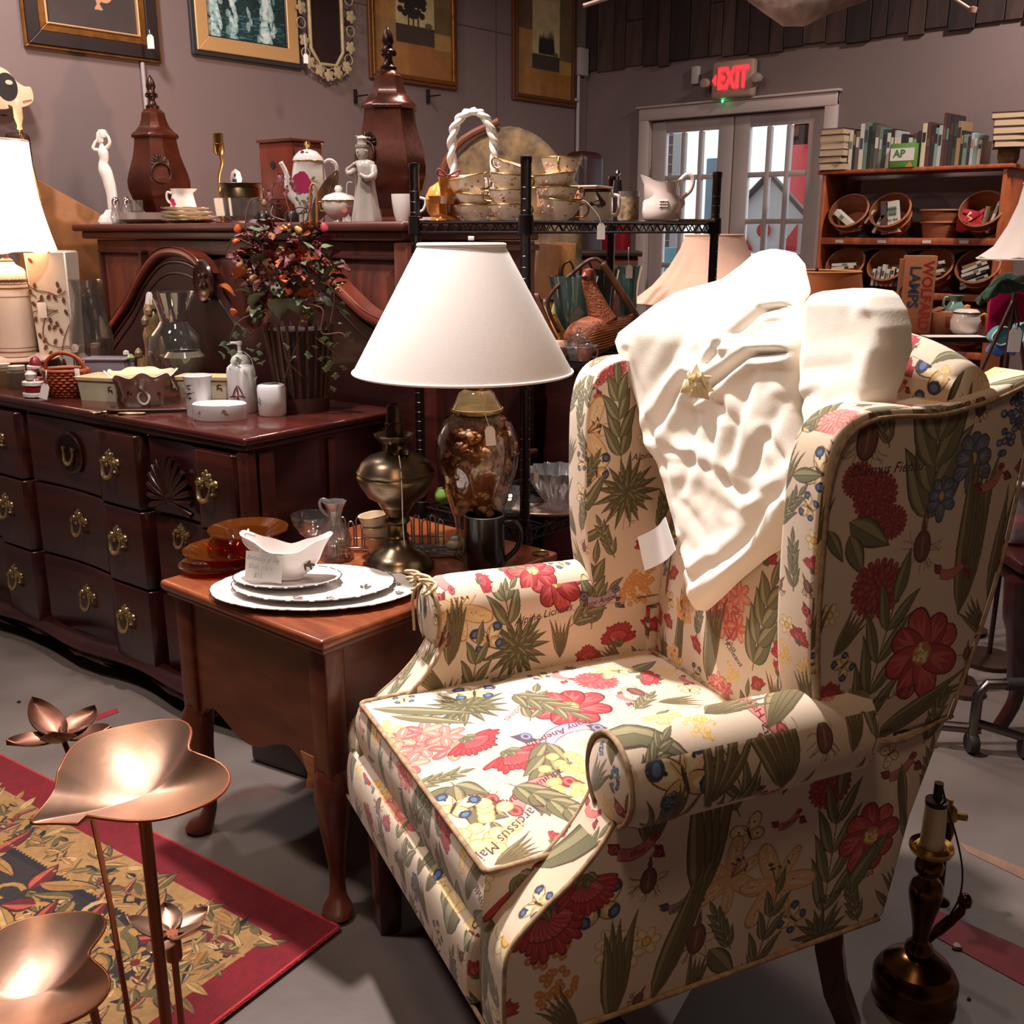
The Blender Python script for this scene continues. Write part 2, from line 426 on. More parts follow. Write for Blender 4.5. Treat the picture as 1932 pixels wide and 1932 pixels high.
def m_blades(cv,x,y,s=.18,rot=PI/2,n=5,spread=.9,w=.09):
 for k in range(n):
  a=rot+(k-(n-1) /2) *spread/n;leaf(cv,x,y,s*random.uniform(.8,1.1),s*w,a,(112,100,66),(160,146,104),(88,68,44),bend=(k-(n-1) /2) *-.08)
def m_ribbon(cv,x,y,s=.10,rot=0.,c=(196,86,82),txt=None,flip=False):
 e=mix3(c,(60,10,20),.55);hi=mix3(c,(246,190,180),.4);ca,sa=math.cos(rot),math.sin(rot)
 def T(p): return (x+(p[0] *ca-p[1] *sa) *s,y+(p[0] *sa+p[1] *ca) *s)
 for P,cc in (([(-.5,.28),(-.3,.2),(-.26,-.02),(-.46,.06)],e),([(.5,-.34),(.36,-.3),(.3,-.05),(.46,-.1)],e)):
  cv.poly([T(p) for p in P],cc)
 body=spline([(-.32,.12),(-.1,.04),(.12,.06),(.34,.2)],4);lo=spline([(.32,-.02),(.1,-.14),(-.12,-.16),(-.34,-.08)],4)
 cv.poly([T((p[0] *1.03,p[1] +.012)) for p in body] +[T((p[0] *1.03,p[1] -.012)) for p in lo],e);cv.poly([T(p) for p in body+lo],hi)
 for q in ((.34,.1,.1),(.36,-.22,.09),(-.4,.14,.1)):
  cv.ell(*T((q[0],q[1])),s*q[2],s*q[2] *.8,e);cv.ell(*T((q[0],q[1])),s*q[2] *.8,s*q[2] *.62,c);cv.ell(*T((q[0],q[1])),s*q[2] *.4,s*q[2] *.3,e)
 if txt: cv.text(txt,*T((0,-.05)),s*.16,(84,20,30),rot,.35,flip)
def m_butterfly(cv,x,y,s=.05,rot=0.,blue=True):
 ca,sa=math.cos(rot),math.sin(rot)
 for sg in (1,-1):
  for a,L,W,c in ((.75,1.,.62,(226,200,150)),(-.55,.75,.55,(212,176,124))):
   r=PI/2-sg*(PI/2-a*.9) +rot if False else rot+(a if sg>0 else PI-a)
   petal(cv,x,y,s*L,s*W,r,c,(240,224,188),(86,58,42),3)
   if blue:
    ex,ey=x+math.cos(r) *s*L*.78,y+math.sin(r) *s*L*.78
    cv.ell(ex,ey,s*.2,s*.24,(52,62,92),r);cv.ell(ex,ey,s*.11,s*.14,(98,118,148),r)
   cv.ell(x+math.cos(r) *s*L*.55,y+math.sin(r) *s*L*.55,s*.05,s*.05,(48,36,40))
 cv.ell(x,y,s*.34,s*.06,(70,48,38),rot+PI/2)
 for sg in (-1,1): cv.line([(x,y),(x-sa*s*.55+sg*ca*s*.2,y+ca*s*.55+sg*sa*s*.2)],.001,(90,62,44))
def m_pink(cv,x,y,s=.07):
 for k in range(7):
  a=2*PI*k/7;fx,fy=(x,y) if k==0 else (x+s*.62*math.cos(a),y+s*.55*math.sin(a))
  for j in range(6): petal(cv,fx,fy,s*.42,s*.22,a+j*PI/3,random.choice([(224,128,116),(226,150,124),(204,96,98)]),(242,200,182),(160,68,62),1)
def m_yellow(cv,x,y,s=.05,c=(232,196,128)):
 for k in range(30):
  a=random.uniform(0,2*PI);r=s*math.sqrt(random.random()) *.9;px,py=x+r*math.cos(a),y+r*math.sin(a)
  petal(cv,px,py,s*.34,s*.34,random.uniform(0,6.3),c,mix3(c,(250,236,200),.6),(190,132,70),1)
def m_narc(cv,x,y,s=.035):
 for k in range(6): petal(cv,x,y,s,s*.6,k*PI/3,(226,206,158),(240,230,196),(150,124,84),1)
 cv.ell(x,y,s*.36,s*.36,(176,128,62));cv.ell(x,y,s*.27,s*.27,(232,188,104))
def m_iris(cv,x,y,s=.06):
 for a,L in ((PI/2,.8),(PI/2+.6,.8),(PI/2-.6,.8),(-PI/2,1.1),(-PI/2+.9,.9),(-PI/2-.9,.9),(0.1,.7),(PI-.1,.7)):
  petal(cv,x,y,s*L,s*.5,a,(92,98,118),(142,146,158),(46,50,74),3)
 cv.ell(x,y,s*.12,s*.2,(206,176,110))
def m_muscari(cv,x,y,s=.03,rot=PI/2):
 for k in range(34):
  t=random.uniform(-1,1);w=random.uniform(-1,1) *.5*math.sqrt(1-t*t);px=x+(math.cos(rot) *t-math.sin(rot) *w) *s;py=y+(math.sin(rot) *t+math.cos(rot) *w) *s
  cv.ell(px,py,s*.15,s*.13,(52,60,88));cv.ell(px,py,s*.1,s*.08,random.choice([(98,112,144),(140,150,172)]))
# ------------------------------------------------------------------ the room
WX,WY,CZ=5.91,4.555,3.6
WALL=M('wall_paint',(128,109,107),.75,var=(1.3,.06),bump=(60,.05))
def S(o): o['kind'] ='structure';return o
FLOORM=M('sealed_concrete',(118,106,100),.42,var=(2.6,.25),col2=(84,73,69),bump=(30,.06))
bm=B();add_box(bm,(2.2,1.6,-.05),(8.2,7.0,.1));S(fin(bm,'floor',FLOORM,None,0))
bm=B();add_box(bm,(2.2,1.6,CZ+.05),(8.2,7.0,.1));S(fin(bm,'ceiling',M('ceiling_dark',(70,58,56),.8),None,0))
bm=B();add_box(bm,(1.95,WY+.06,CZ/2),(8.1,.12,CZ));
wl_=S(fin(bm,'wall_left',WALL,None,0))
bm=B()
for x in (4.06,5.0): add_box(bm,(x,WY-.001,1.8),(.004,.003,2.2))
add_box(bm,(3.95,WY-.001,2.52),(3.9,.003,.006))
fin(bm,'seam',M('seam_dark',(88,72,72),.8),wl_,0)
DV0,DV1,DH=2.74,4.10,2.12
bm=B()
for (y0,y1,z0,z1) in ((-1.9,DV0,0,CZ),(DV1,WY+.1,0,CZ),(DV0,DV1,DH,CZ)): add_box(bm,(WX+.06,(y0+y1) /2,(z0+z1) /2),(.12,y1-y0,z1-z0))
wr=S(fin(bm,'wall_right',WALL,None,0))
bm=B();add_box(bm,(2.2,-1.9,CZ/2),(8.2,.12,CZ));S(fin(bm,'wall_near',WALL,None,0))
bm=B();add_box(bm,(-1.9,1.6,CZ/2),(.12,7.0,CZ));S(fin(bm,'wall_rear',WALL,None,0))
# reclaimed planks over the door wall, each a piece
PK=[M('plank_%s' % w,c,.8,wood=(14,14,2.2),col2=tuple(k*.6 for k in c)) for w,c in (('umber',(78,56,50)),('walnut',(62,44,42)),('taupe',(92,70,62)),('soot',(50,36,36)))]
random.seed(21);y=WY
PKME={}
while y>-1.7:
 w=random.choice((.09,.12,.14));z0=2.375+random.choice((-.012,0,.006,.012));splits=[z0];zz=z0+random.uniform(.25,.95)
 while zz<CZ-.1: splits.append(zz);zz += random.uniform(.5,1.1)
 splits.append(CZ)
 for a,b2 in zip(splits,splits[1:]):
  bm=B();t=random.uniform(.014,.026);add_box(bm,(0,0,0),(t,w-.005,b2-a-.004),.002,1)
  fin(bm,'plank',random.choice(PK),wr,30,loc=(WX-t/2,y-w/2,(a+b2) /2))
 y -= w
# French door: casing and two leaves of 3 x 5 panes
DP=M('door_paint',(176,160,156),.5,var=(4,.05));dr=thing('door_1',None,None,(WX,DV0,0));del_=None
dr['kind'] ='structure'
cas=B();cw=.075
add_box(cas,(-.012,cw/2,DH/2),(.03,cw,DH),.006);add_box(cas,(-.012,DV1-DV0-cw/2,DH/2),(.03,cw,DH),.006);add_box(cas,(-.014,(DV1-DV0) /2,DH-cw/2),(.034,DV1-DV0,cw),.006)
add_box(cas,(-.02,(DV1-DV0) /2,DH+.006),(.05,DV1-DV0+.03,.014),.004)
for yy in (cw-.012,DV1-DV0-cw+.012): add_box(cas,(.055,yy,DH/2),(.11,.024,DH))
for yy in (cw+.012,DV1-DV0-cw-.012): add_box(cas,(.085,yy,DH/2),(.05,.04,DH-.06))
add_box(cas,(.055,(DV1-DV0) /2,DH-cw+.012),(.11,DV1-DV0,.024));add_box(cas,(.085,(DV1-DV0) /2,DH-cw-.012),(.05,DV1-DV0-2*cw,.04));add_box(cas,(.085,(DV1-DV0) /2,1.0),(.03,.03,2.0))
fin(cas,'door_casing',M('casing_paint',(196,178,172),.5),dr)
PG=GLASS('door_glass',(240,246,246),.02,.02)
lw=(DV1-DV0-2*cw) /2
for li in (0,1):
 y0=cw+li*lw+.004;y1=y0+lw-.008;bm=B();st=.105;zt,zb=2.04,.02
 add_box(bm,(.04,y0+st/2,(zt+zb) /2),(.04,st,zt-zb),.004);add_box(bm,(.04,y1-st/2,(zt+zb) /2),(.04,st,zt-zb),.004)
 add_box(bm,(.041,(y0+y1) /2,zt-.036),(.036,y1-y0-2*st+.01,.074),.003);add_box(bm,(.041,(y0+y1) /2,.15),(.036,y1-y0-2*st+.01,.25),.003)
 lf=fin(bm,'door_leaf',DP,dr);gy0,gy1,gz0,gz1=y0+st,y1-st,.31,1.964;n,mz=3,6
 mb=.03
 for i in range(1,n): bm=B();add_box(bm,(.04,gy0+(gy1-gy0) *i/n,(gz0+gz1) /2),(.034,mb,gz1-gz0),.004);fin(bm,'muntin',DP,lf)
 for j in range(1,mz): bm=B();add_box(bm,(.04,(gy0+gy1) /2,gz0+(gz1-gz0) *j/mz),(.030,gy1-gy0,mb),.004);fin(bm,'muntin',DP,lf)
 for i in range(n):
  for j in range(mz):
   bm=B();add_box(bm,(0,0,0),(.004,(gy1-gy0) /n-.01,(gz1-gz0) /mz-.01));fin(bm,'pane',PG,lf,0,loc=(.04,gy0+(gy1-gy0) *(i+.5) /n,gz0+(gz1-gz0) *(j+.5) /mz))
for z in (1.75,1.0,.3): bm=B();add_box(bm,(.012,DV1-DV0-cw+.002,z),(.02,.02,.09),.003);fin(bm,'hinge',M('hinge_brass',(176,160,140),.4,.8),dr)
bm=B();add_box(bm,(.015,cw+lw-.06,.98),(.012,.04,.16),.004);add_tube(bm,[(.015,cw+lw-.06,1.0),(-.03,cw+lw-.06,1.0),(-.035,cw+lw+.03,1.0)],.008);fin(bm,'door_handle',M('hinge_brass'),dr)
# outside, seen through the panes
bm=B();add_box(bm,(9.5,3.6,-.06),(7.0,9,.1));tag(S(fin(bm,'pavement',M('pavement',(200,196,190),.8,var=(6,.1)),None,0)),'pale pavement outside the French door')
bm=B();add_box(bm,(12.9,4.5,1.6),(.3,9,3.2));far=S(fin(bm,'wall_outside',M('pale_render',(228,226,222),.8),None,0))
bf=thing('brick_pier','dark brick pier outside the left door leaf','pier',(7.0,4.62,0));BR=M('dark_brick',(84,54,50),.85,var=(5,.3))
for j in range(16):
 for i in range(2):
  bm=B();add_box(bm,(0,0,0),(.12,.098,.062),.003,1);fin(bm,'brick',BR,bf,0,loc=(0,-.05+i*.104+(.0 if j % 2 else .0),1.18+j*.07))
bm=B();add_box(bm,(0,0,1.15),(.11,.20,2.3));fin(bm,'mortar_core',M('mortar',(150,140,134),.9),bf,0)
RED=M('red_paint',(206,34,40),.5)
aw=thing('red_door_frame','bright red frame standing outside the right door leaf','frame',(7.6,3.62,0))
bm=B();add_box(bm,(0,.17,1.1),(.08,.13,2.2),.005);fin(bm,'post',RED,aw);bm=B();add_box(bm,(0,-.22,2.1),(.08,.90,.24),.005);fin(bm,'header',RED,aw)
TEAL=M('teal_panel',(110,160,172),.6)
bm=B();add_box(bm,(0,0,.62),(.05,.62,1.24),.01);tag(fin(bm,'teal_board',TEAL,None,30,loc=(6.6,4.42,0)),'teal board leaning outside the left door leaf','board')
bm=B();add_box(bm,(0,0,.95),(.05,.13,1.9),.01);tag(fin(bm,'blue_post',M('grey_blue',(120,148,160),.6),None,30,loc=(7.3,4.36,0)),'grey blue post outside between bricks and red frame','post')
bm=B();add_box(bm,(0,0,1.0),(.05,.16,2.0),.01);tag(fin(bm,'salmon_board',M('salmon_board',(214,168,156),.7),None,30,loc=(6.5,4.62,0)),'salmon coloured board outside the leftmost panes','board')
bm=B();add_box(bm,(0,0,.9),(.06,.16,1.8),.01);tag(fin(bm,'slatted_shutter',M('shutter_teal',(128,156,160),.6,bump=(40,.6)),None,30,loc=(7.9,3.12,0)),'grey teal shutter outside by the right door edge','shutter')
pa=thing('toy_house','red and white toy house shape outside the door glass','decoration',(6.9,3.66,0),group=None)
bm=B();add_slab(bm,[(-.30,1.20),(-.30,1.44),(0,1.72),(.30,1.44),(.30,1.20)],'x',-.02,.02,.004);fin(bm,'gable',M('white_board',(230,226,222),.6),pa)
for sg in (-1,1): bm=B();add_box(bm,(-.03,sg*.155,1.60),(.05,.42,.03),.004,rot=Matrix.Rotation(-sg*.75,3,'X'));fin(bm,'roof_edge',M('dark_edge',(70,56,54),.6),pa)
bm=B();add_slab(bm,[(-.24,1.22),(-.24,1.40),(-.10,1.22)],'x',-.04,-.022);add_slab(bm,[(.10,1.22),(.24,1.42),(.24,1.22)],'x',-.04,-.022);add_lathe(bm,[(0,0),(.05,0),(.05,.02),(0,.02)],16,mat=Matrix.Translation((-.04,.02,1.36)) @ Matrix.Rotation(PI/2,4,'Y'));fin(bm,'red_trim',RED,pa)
bm=B();add_box(bm,(0,0,.6),(.05,.05,1.2),.01);fin(bm,'post',M('white_board'),pa)
LT('urn_plant','tall amber vase outside the right door leaf','vase',1475,510,0,[(0,0),(9,0),(16,120),(12,260),(14,300),(0,300)],M('amber_vase',(180,130,70),.4),x=7.2)[0].location.z=0
# conduits, boxes, sign
STL=M('painted_conduit',(176,164,164),.5)
bm=B();add_tube(bm,[(0,0,1.0),(0,0,2.085)],.009,8);o=fin(bm,'conduit',STL,None,loc=(at(272,160,y=WY-.012).x,WY-.012,0));tag(o,'pale vertical pipe on the wall below the dark painting','pipe')
p=at(1103,200,y=WY-.03);t=thing('corner_conduit','thin metal pipe with switch box near the wall corner','pipe',(p.x-.06,WY-.02,0))
bm=B();add_tube(bm,[(0,0,1.82),(0,0,2.36)],.012,8);fin(bm,'pipe',STL,t)
bm=B();add_box(bm,(.03,0,2.44),(.10,.05,.17),.006);fin(bm,'switch_box',STL,t);bm=B();add_box(bm,(-.02,-.004,2.20),(.05,.02,.02),.004);fin(bm,'clip',STL,t)
p=at(1385,150,x=WX-.05);t=thing('exit_sign','lit red EXIT sign with two small lamp heads above the door','sign',p,0)
bm=B();add_box(bm,(0,0,0),(.06,.285,.215),.02,3);fin(bm,'housing',M('sign_housing',(178,146,128),.5),t)
me=text_mesh('EXIT',.20,.004,0,.006,1.0);o=link_me('lettering',me,M('exit_red',(255,40,50),.4,emit=2.2),t,loc=(-.034,-.008,0),rot=(PI/2,0,-PI/2));o.scale=(.50,.84,1)
bm=B();add_slab(bm,[(.131,0),(.108,.03),(.108,-.03)],'x',-.038,-.030);fin(bm,'arrow',M('exit_red'),t)
for sg in (-1,1):
 bm=B();add_lathe(bm,[(0,0),(.024,.004),(.03,.03),(.026,.05),(0,.055)],16,mat=Matrix.Translation((-.01,sg*.175,-.01)) @ Matrix.Rotation(-PI/2,4,'Y'));add_box(bm,(.0,sg*.15,-.01),(.02,.04,.03),.004);fin(bm,'lamp_head',M('lamp_head',(170,150,142),.3),t)
bm=B();add_lathe(bm,[(0,-.012),(.009,0),(0,.012)],10,c=(-.02,.06,-.118));fin(bm,'indicator',M('green_led',(40,255,120),.4,emit=6),t)
bm=B();add_box(bm,(0,0,0),(.03,.055,.105),.008);tag(fin(bm,'sensor_box',M('offwhite',(200,190,184),.5),None,loc=at(1313,142,x=WX-.015)),'small off-white box on the wall left of the exit sign','box')
t=thing('alarm_box','red wall box with white papers beside the door frame','box',(WX-.05,4.24,.0))
bm=B();add_box(bm,(0,0,1.30),(.10,.17,.50),.01);fin(bm,'cabinet',M('dark_red',(150,16,30),.4),t)
for dy,dz,w,h in ((.03,1.50,.09,.12),(-.035,1.47,.08,.10)): bm=B();add_box(bm,(-.053-.002*dy,dy,dz),(.002,w,h));fin(bm,'paper',M('paper',(214,200,194),.8),t)
# things hanging from above
t=thing('hanging_carving','long pale weathered carving hanging from the ceiling','decoration',at(1545,-25,f=4.2))
k=mpp(t.location);bm=B();N_=22;cols=[]
cx=[(-150,-6,6),(-135,0,22),(-100,-8,36),(-60,-22,46),(-20,-24,44),(30,-6,38),(80,6,34),(120,16,28),(150,22,12)]
dirx=Vector((c_rt[0],c_rt[1],0))
dy_=Vector((-dirx.y,dirx.x,0))
for x,zc,r in cx: cols.append([bm.verts.new(dirx*x*k+dy_*r*k*1.1*math.cos(2*PI*q/N_) +Vector((0,0,(zc+r*math.sin(2*PI*q/N_)) *k))) for q in range(N_)])
for a,b2 in zip(cols,cols[1:]):
 for q in range(N_): bm.faces.new((a[q],a[(q+1) % N_],b2[(q+1) % N_],b2[q]))
bm.faces.new(cols[0]);bm.faces.new(cols[-1]);fin(bm,'body',M('weathered_cream',(240,222,210),.6,var=(9,.5),col2=(110,84,76),bump=(20,.5)),t,80)
bm=B();add_tube(bm,[(0,0,0),(0,0,CZ-t.location.z-.02)],.006);fin(bm,'hanging_wire',M('dark_edge'),t)
a_,b_=at(1100,11,f=4.6),at(1260,-40,f=4.6);bm=B();add_tube(bm,[a_-a_,b_-a_],.010);tag(fin(bm,'ceiling_rod',M('steel_rod',(150,130,122),.4,.6),None,loc=a_),'thin metal rod below the ceiling near the corner','rod')
a_,b_=at(1835,20,f=4.6),at(1780,-15,f=4.6);bm=B();add_tube(bm,[a_-a_,b_-a_],.008);add_lathe(bm,[(0,-.02),(.016,-.01),(.02,.012),(0,.02)],10);tag(fin(bm,'ceiling_stick',M('pale_stick',(150,116,100),.5),None,loc=a_),'thin stick with knob end right of the hanging carving','rod')
# the ceiling and fill lights have no modelled rail
# floor marks
for nm,P,lab in (('floor_tape',[(1745,1708),(1932,1790),(1932,1860),(1735,1752)],'faded red tape stripe across the concrete at right'),('tape_scrap',[(180,1350),(222,1336),(224,1344),(182,1360)],'short red tape strip under the copper flower'),('tape_patch',[(1810,1590),(1932,1640),(1932,1660),(1825,1608)],'dull orange tape strip on the concrete behind brass lamp')):
 q=[at(x,y,z=.0) for x,y in P];bm=B();add_slab(bm,[(v.x,v.y) for v in q],'z',.0002,.0016)
 tag(fin(bm,nm,M(nm,(150,30,50) if nm != 'tape_patch' else (150,110,90),.6,var=(14,.3)),None,0),lab,'tape')
for nm,lab,x,y,r,c_ in (('pebble','small dark crumb on the concrete beside the rug',487,1674,.006,(30,22,24)),('bolt_head','dark bolt in the floor above the rug edge',36,1325,.006,(40,30,30)),('paper_scrap','tiny pale scrap lying on the red tape',1805,1788,.009,(190,170,160)),('debris','dark fleck on the floor right of the brass lamp',1828,1885,.004,(30,22,24))):
 bm=B();add_lathe(bm,[(0,0),(r,.001),(r*.8,r*.7),(0,r*.8)],8,wob=lambda t,i: 1+.2*math.sin(3*t));tag(fin(bm,nm,M(nm,c_,.6),None,loc=at(x,y,z=0.001)),lab,'scrap')
# ------------------------------------------------------------------ dresser
MAH=M('mahogany',(74,27,19),.28,wood=(2,2,14),col2=(38,14,13),coat=.4)
MAHX=M('mahogany_top',(82,36,28),.16,wood=(14,2,14),col2=(54,20,20),coat=.6)
MAHD=M('mahogany_dark',(60,24,19),.3,wood=(2,2,14),col2=(36,13,16),coat=.3)
BRS=M('aged_brass',(226,204,152),.25,.9,var=(60,.4),col2=(160,136,92))
DR_RZ=math.radians(4.67)
dres=thing('dresser','dark mahogany block-front dresser with brass bail pulls','dresser',(1.444,2.174,0),DR_RZ)
DL,DD,DT=2.10,.567,.85
bm=B();add_box(bm,(DD/2+.02,DL/2,(.10+DT-.03) /2),(DD-.05,DL-.05,DT-.13),.004);fin(bm,'carcass',MAHD,dres)
bm=B()
def dtop(x0,x1,y0,y1,z0,z1,b): add_box(bm,((x0+x1) /2,(y0+y1) /2,(z0+z1) /2),(x1-x0,y1-y0,z1-z0),b,3)
dtop(0,DD,0,DL,DT-.022,DT,.008);fin(bm,'top',MAHX,dres)
bm=B();dtop(.010,DD,.010,DL-.01,DT-.040,DT-.020,.008);fin(bm,'top_moulding',MAH,dres)
def dprof(y,y0,y1,kind):
 t=(y-y0) /(y1-y0)                # 0 right .. 1 left
 if kind=='a': blk=sm(.0,.03,t) *(1-sm(.40,.46,t));return .020-.022*blk+.010*math.sin(PI*max(0,(t-.46) /.54)) *(1 if t>.46 else 0)
 blk=sm(.0,.02,t) *(1-sm(.32,.38,t));return .020-.022*blk+.012*math.sin(PI*max(0,(t-.38) /.62)) *(1 if t>.38 else 0)
def sm(e0,e1,x): t=max(0,min(1,(x-e0) /(e1-e0)));return t*t*(3-2*t)
def pull(par,y,z,x,s=1.):
 """a brass bail pull with a pierced plate"""
 bm=B()
 for dy,dz,r in ((-.030,.008,.010),(.030,.008,.010),(-.014,.012,.009),(.014,.012,.009),(0,.022,.010),(-.022,-.004,.007),(.022,-.004,.007),(0,.004,.008),(-.012,.026,.006),(.012,.026,.006),(0,.034,.006)):
  add_lathe(bm,[(0,-.003),(r*s,-.002),(r*s*.8,.002),(0,.003)],8,mat=Matrix.Translation((x-.003,y+dy*s,z+dz*s)) @ Matrix.Rotation(-PI/2,4,'Y'))
 for dy in (-.022,.022): add_lathe(bm,[(0,0),(.005*s,0),(.004*s,.012),(.007*s,.016),(0,.020)],8,mat=Matrix.Translation((x,y+dy*s,z+.006*s)) @ Matrix.Rotation(-PI/2,4,'Y'))
 h=fin(bm,'handle',BRS,par)
 bm=B();pts=[(x-.012-.008*math.sin(PI*k/10),y+s*(-.023*math.cos(PI*k/10)) *(1.12 if 2<k<8 else 1),z+s*(.006-.040*math.sin(PI*k/10) **.7)) for k in range(11)]
 add_tube(bm,pts,[.0034*s+.0026*s*math.sin(PI*k/10) for k in range(11)],6);fin(bm,'bail',BRS,h) if False else None
 fin(bm,'handle',BRS,par)
cols_=[(.045,.440,'a'),(.470,1.085,'b'),(1.115,1.70,'b'),(1.73,2.06,'a')]
rows_=[(.585,.800),(.345,.578),(.092,.338)]
for ci,(y0,y1,kd) in enumerate(cols_):
 for ri,(z0,z1) in enumerate(rows_):
  bm=B();n=48
  def fr(s,t): y=y0+(y1-y0) *s;return (dprof(y,y0,y1,kd),y,z0+(z1-z0) *t)
  front=[(dprof(y0+(y1-y0) *k/n,y0,y1,kd),y0+(y1-y0) *k/n) for k in range(n+1)]
  out=front+[(.10,y1),(.10,y0)]
  add_slab(bm,out,'z',z0,z1,.005,2)
  d=fin(bm,'drawer',MAH,dres,50)
  hy={0: [.161,.337],1: [.605,.865],2: [1.245,1.50],3: [1.82,1.95]}[ci];hz={0: .705,1: .478,2: .232}[ri]
  for q,y in enumerate(hy):
   if ci==0 and ri==0 and q==1: continue
   pull(d,y,hz if not (ci==0 and ri==1) else .53,dprof(y,y0,y1,kd) +.001,1.12 if not (ci==0 and ri==1) else .9)
  if ri==0 and ci==0:      # carved shell
   bm=B();N=15
   for k in range(N):
    a=PI*(k/(N-1)) *1.16-.25;L=.098
    pts=[(.012-.006*math.sin(PI*t),.353-math.cos(a) *L*t,.635+math.sin(a) *L*t*1.25) for t in (.18,.4,.6,.8,1.0)]
    add_tube(bm,pts,[.004,.006,.0085,.0105,.009],6)
   add_lathe(bm,[(0,-.01),(.022,-.006),(.016,.008),(0,.012)],14,mat=Matrix.Translation((.012,.353,.638)) @ Matrix.Rotation(-PI/2,4,'Y'));fin(bm,'shell_carving',MAHD,d,60)
  if ri==0 and ci==1:      # arched recess round the left handle
   bm=B();add_lathe(bm,[(0,0),(.062,.0),(.070,.004),(.074,.0)],28,sx=.9,mat=Matrix.Translation((.022,.865,.70)) @ Matrix.Rotation(-PI/2,4,'Y'));fin(bm,'carved_oval',MAHD,d,40)
for y in (.022,DL-.022): bm=B();add_box(bm,(.02,y,.455),(.035,.040,.71),.006);fin(bm,'stile',MAH,dres)
for x in (.07,.30,.52): bm=B();add_box(bm,(x,.012,.455),(.05 if x != .30 else .03,.02,.70),.004);fin(bm,'side_rail',MAH,dres)
# scalloped base moulding
bm=B();n=90
for zz in (0,):
 def basef(s,t):
  y=-.012+(DL+.02) *s;sc=abs(math.sin(y*8.2)) ;drop=.018*sc-.012*math.exp(-((y % .58-.29) /.03) **2);z0=.048+drop;x=-.018+.012*math.cos(y*10.8)
  P=[(x+.034,.112),(x+.012,.106),(x+.002,.092),(x-.008,.084),(x-.002,.074),(x+.006,.066),(x-.004,z0+.006),(x+.01,z0)]
  i=int(round(t*7));return (P[i][0],y,P[i][1])
add_grid(bm,basef,n,8);add_box(bm,(.16,DL/2,.075),(.26,DL-.04,.05));add_box(bm,(.30,-.0,.085),(.56,.03,.055),.01);fin(bm,'base_moulding',MAHD,dres,50)
for y in (.10,DL-.1):
 for x in (.05,.50): bm=B();add_box(bm,(x,y,.024),(.10,.12,.048),.014);fin(bm,'foot',MAHD,dres)
def onD(px,py,dz=0.): return at(px,py,z=DT+dz)
# ------------------------------------------------------------------ headboard behind the dresser
hb=thing('headboard','carved swan-neck mahogany headboard standing behind the dresser','headboard',(2.055,0,0),0)
L_=[(4.03,.90),(3.94,.975),(3.86,1.03),(3.76,1.10),(3.66,1.19),(3.54,1.262),(3.44,1.281),(3.34,1.272),(3.26,1.24),(3.215,1.195)]
Rr=[(2.80,1.195),(2.75,1.255),(2.69,1.275),(2.64,1.265),(2.57,1.225),(2.47,1.160),(2.38,1.11),(2.28,1.082),(2.17,1.07),(2.10,1.0)]
LS,RS=spline(L_,5),spline(Rr,5)
bm=B();out=LS+[(3.19,1.14),(3.10,1.06),(3.0,1.02),(2.90,1.06),(2.82,1.14)] +RS+[(2.10,.35),(4.03,.35)]
add_slab(bm,out,'x',-.012,.025,.003,1);fin(bm,'panel',MAHD,hb,40)
for pts in (LS,RS):
 for off,r in ((.0,.018),(-.035,.008),(-.075,.006)):
  bm=B();add_tube(bm,[(-.014-(.006 if off==0 else -.004),p[0],p[1] +off) for p in pts],[r] *len(pts),8)
  if off==0:
   g=[[bm.verts.new((x,p[0],p[1] +.016)) for x in (-.034,.03)] for p in pts]
   for a,b2 in zip(g,g[1:]): bm.faces.new((a[0],a[1],b2[1],b2[0]))
  fin(bm,'crest_moulding',M('mahogany_bright',(122,54,36),.3,wood=(4,4,20),col2=(92,36,26),coat=.4) if off==0 else MAH,hb,60)
for y in (3.215,2.80):
 bm=B();mt=Matrix.Translation((-.03,y,1.185)) @ Matrix.Rotation(-PI/2,4,'Y')
 add_lathe(bm,[(0,.0),(.055,.0),(.060,.008),(.054,.016),(.046,.010),(.040,.012),(.034,.007),(.016,.010),(0,.014)],28,sx=1.25,mat=mt)
 for k in range(4): add_lathe(bm,[(0,0),(.010,.002),(0,.008)],10,mat=Matrix.Translation((-.042,y+.018*math.cos(k*PI/2+.7),1.185+.024*math.sin(k*PI/2+.7))) @ Matrix.Rotation(-PI/2,4,'Y'))
 fin(bm,'rosette',MAH,hb,60)
for y,h in ((2.12,1.0),(4.02,.9)): bm=B();add_box(bm,(0,y,h/2),(.06,.08,h),.008);fin(bm,'post',MAH,hb)
add=None
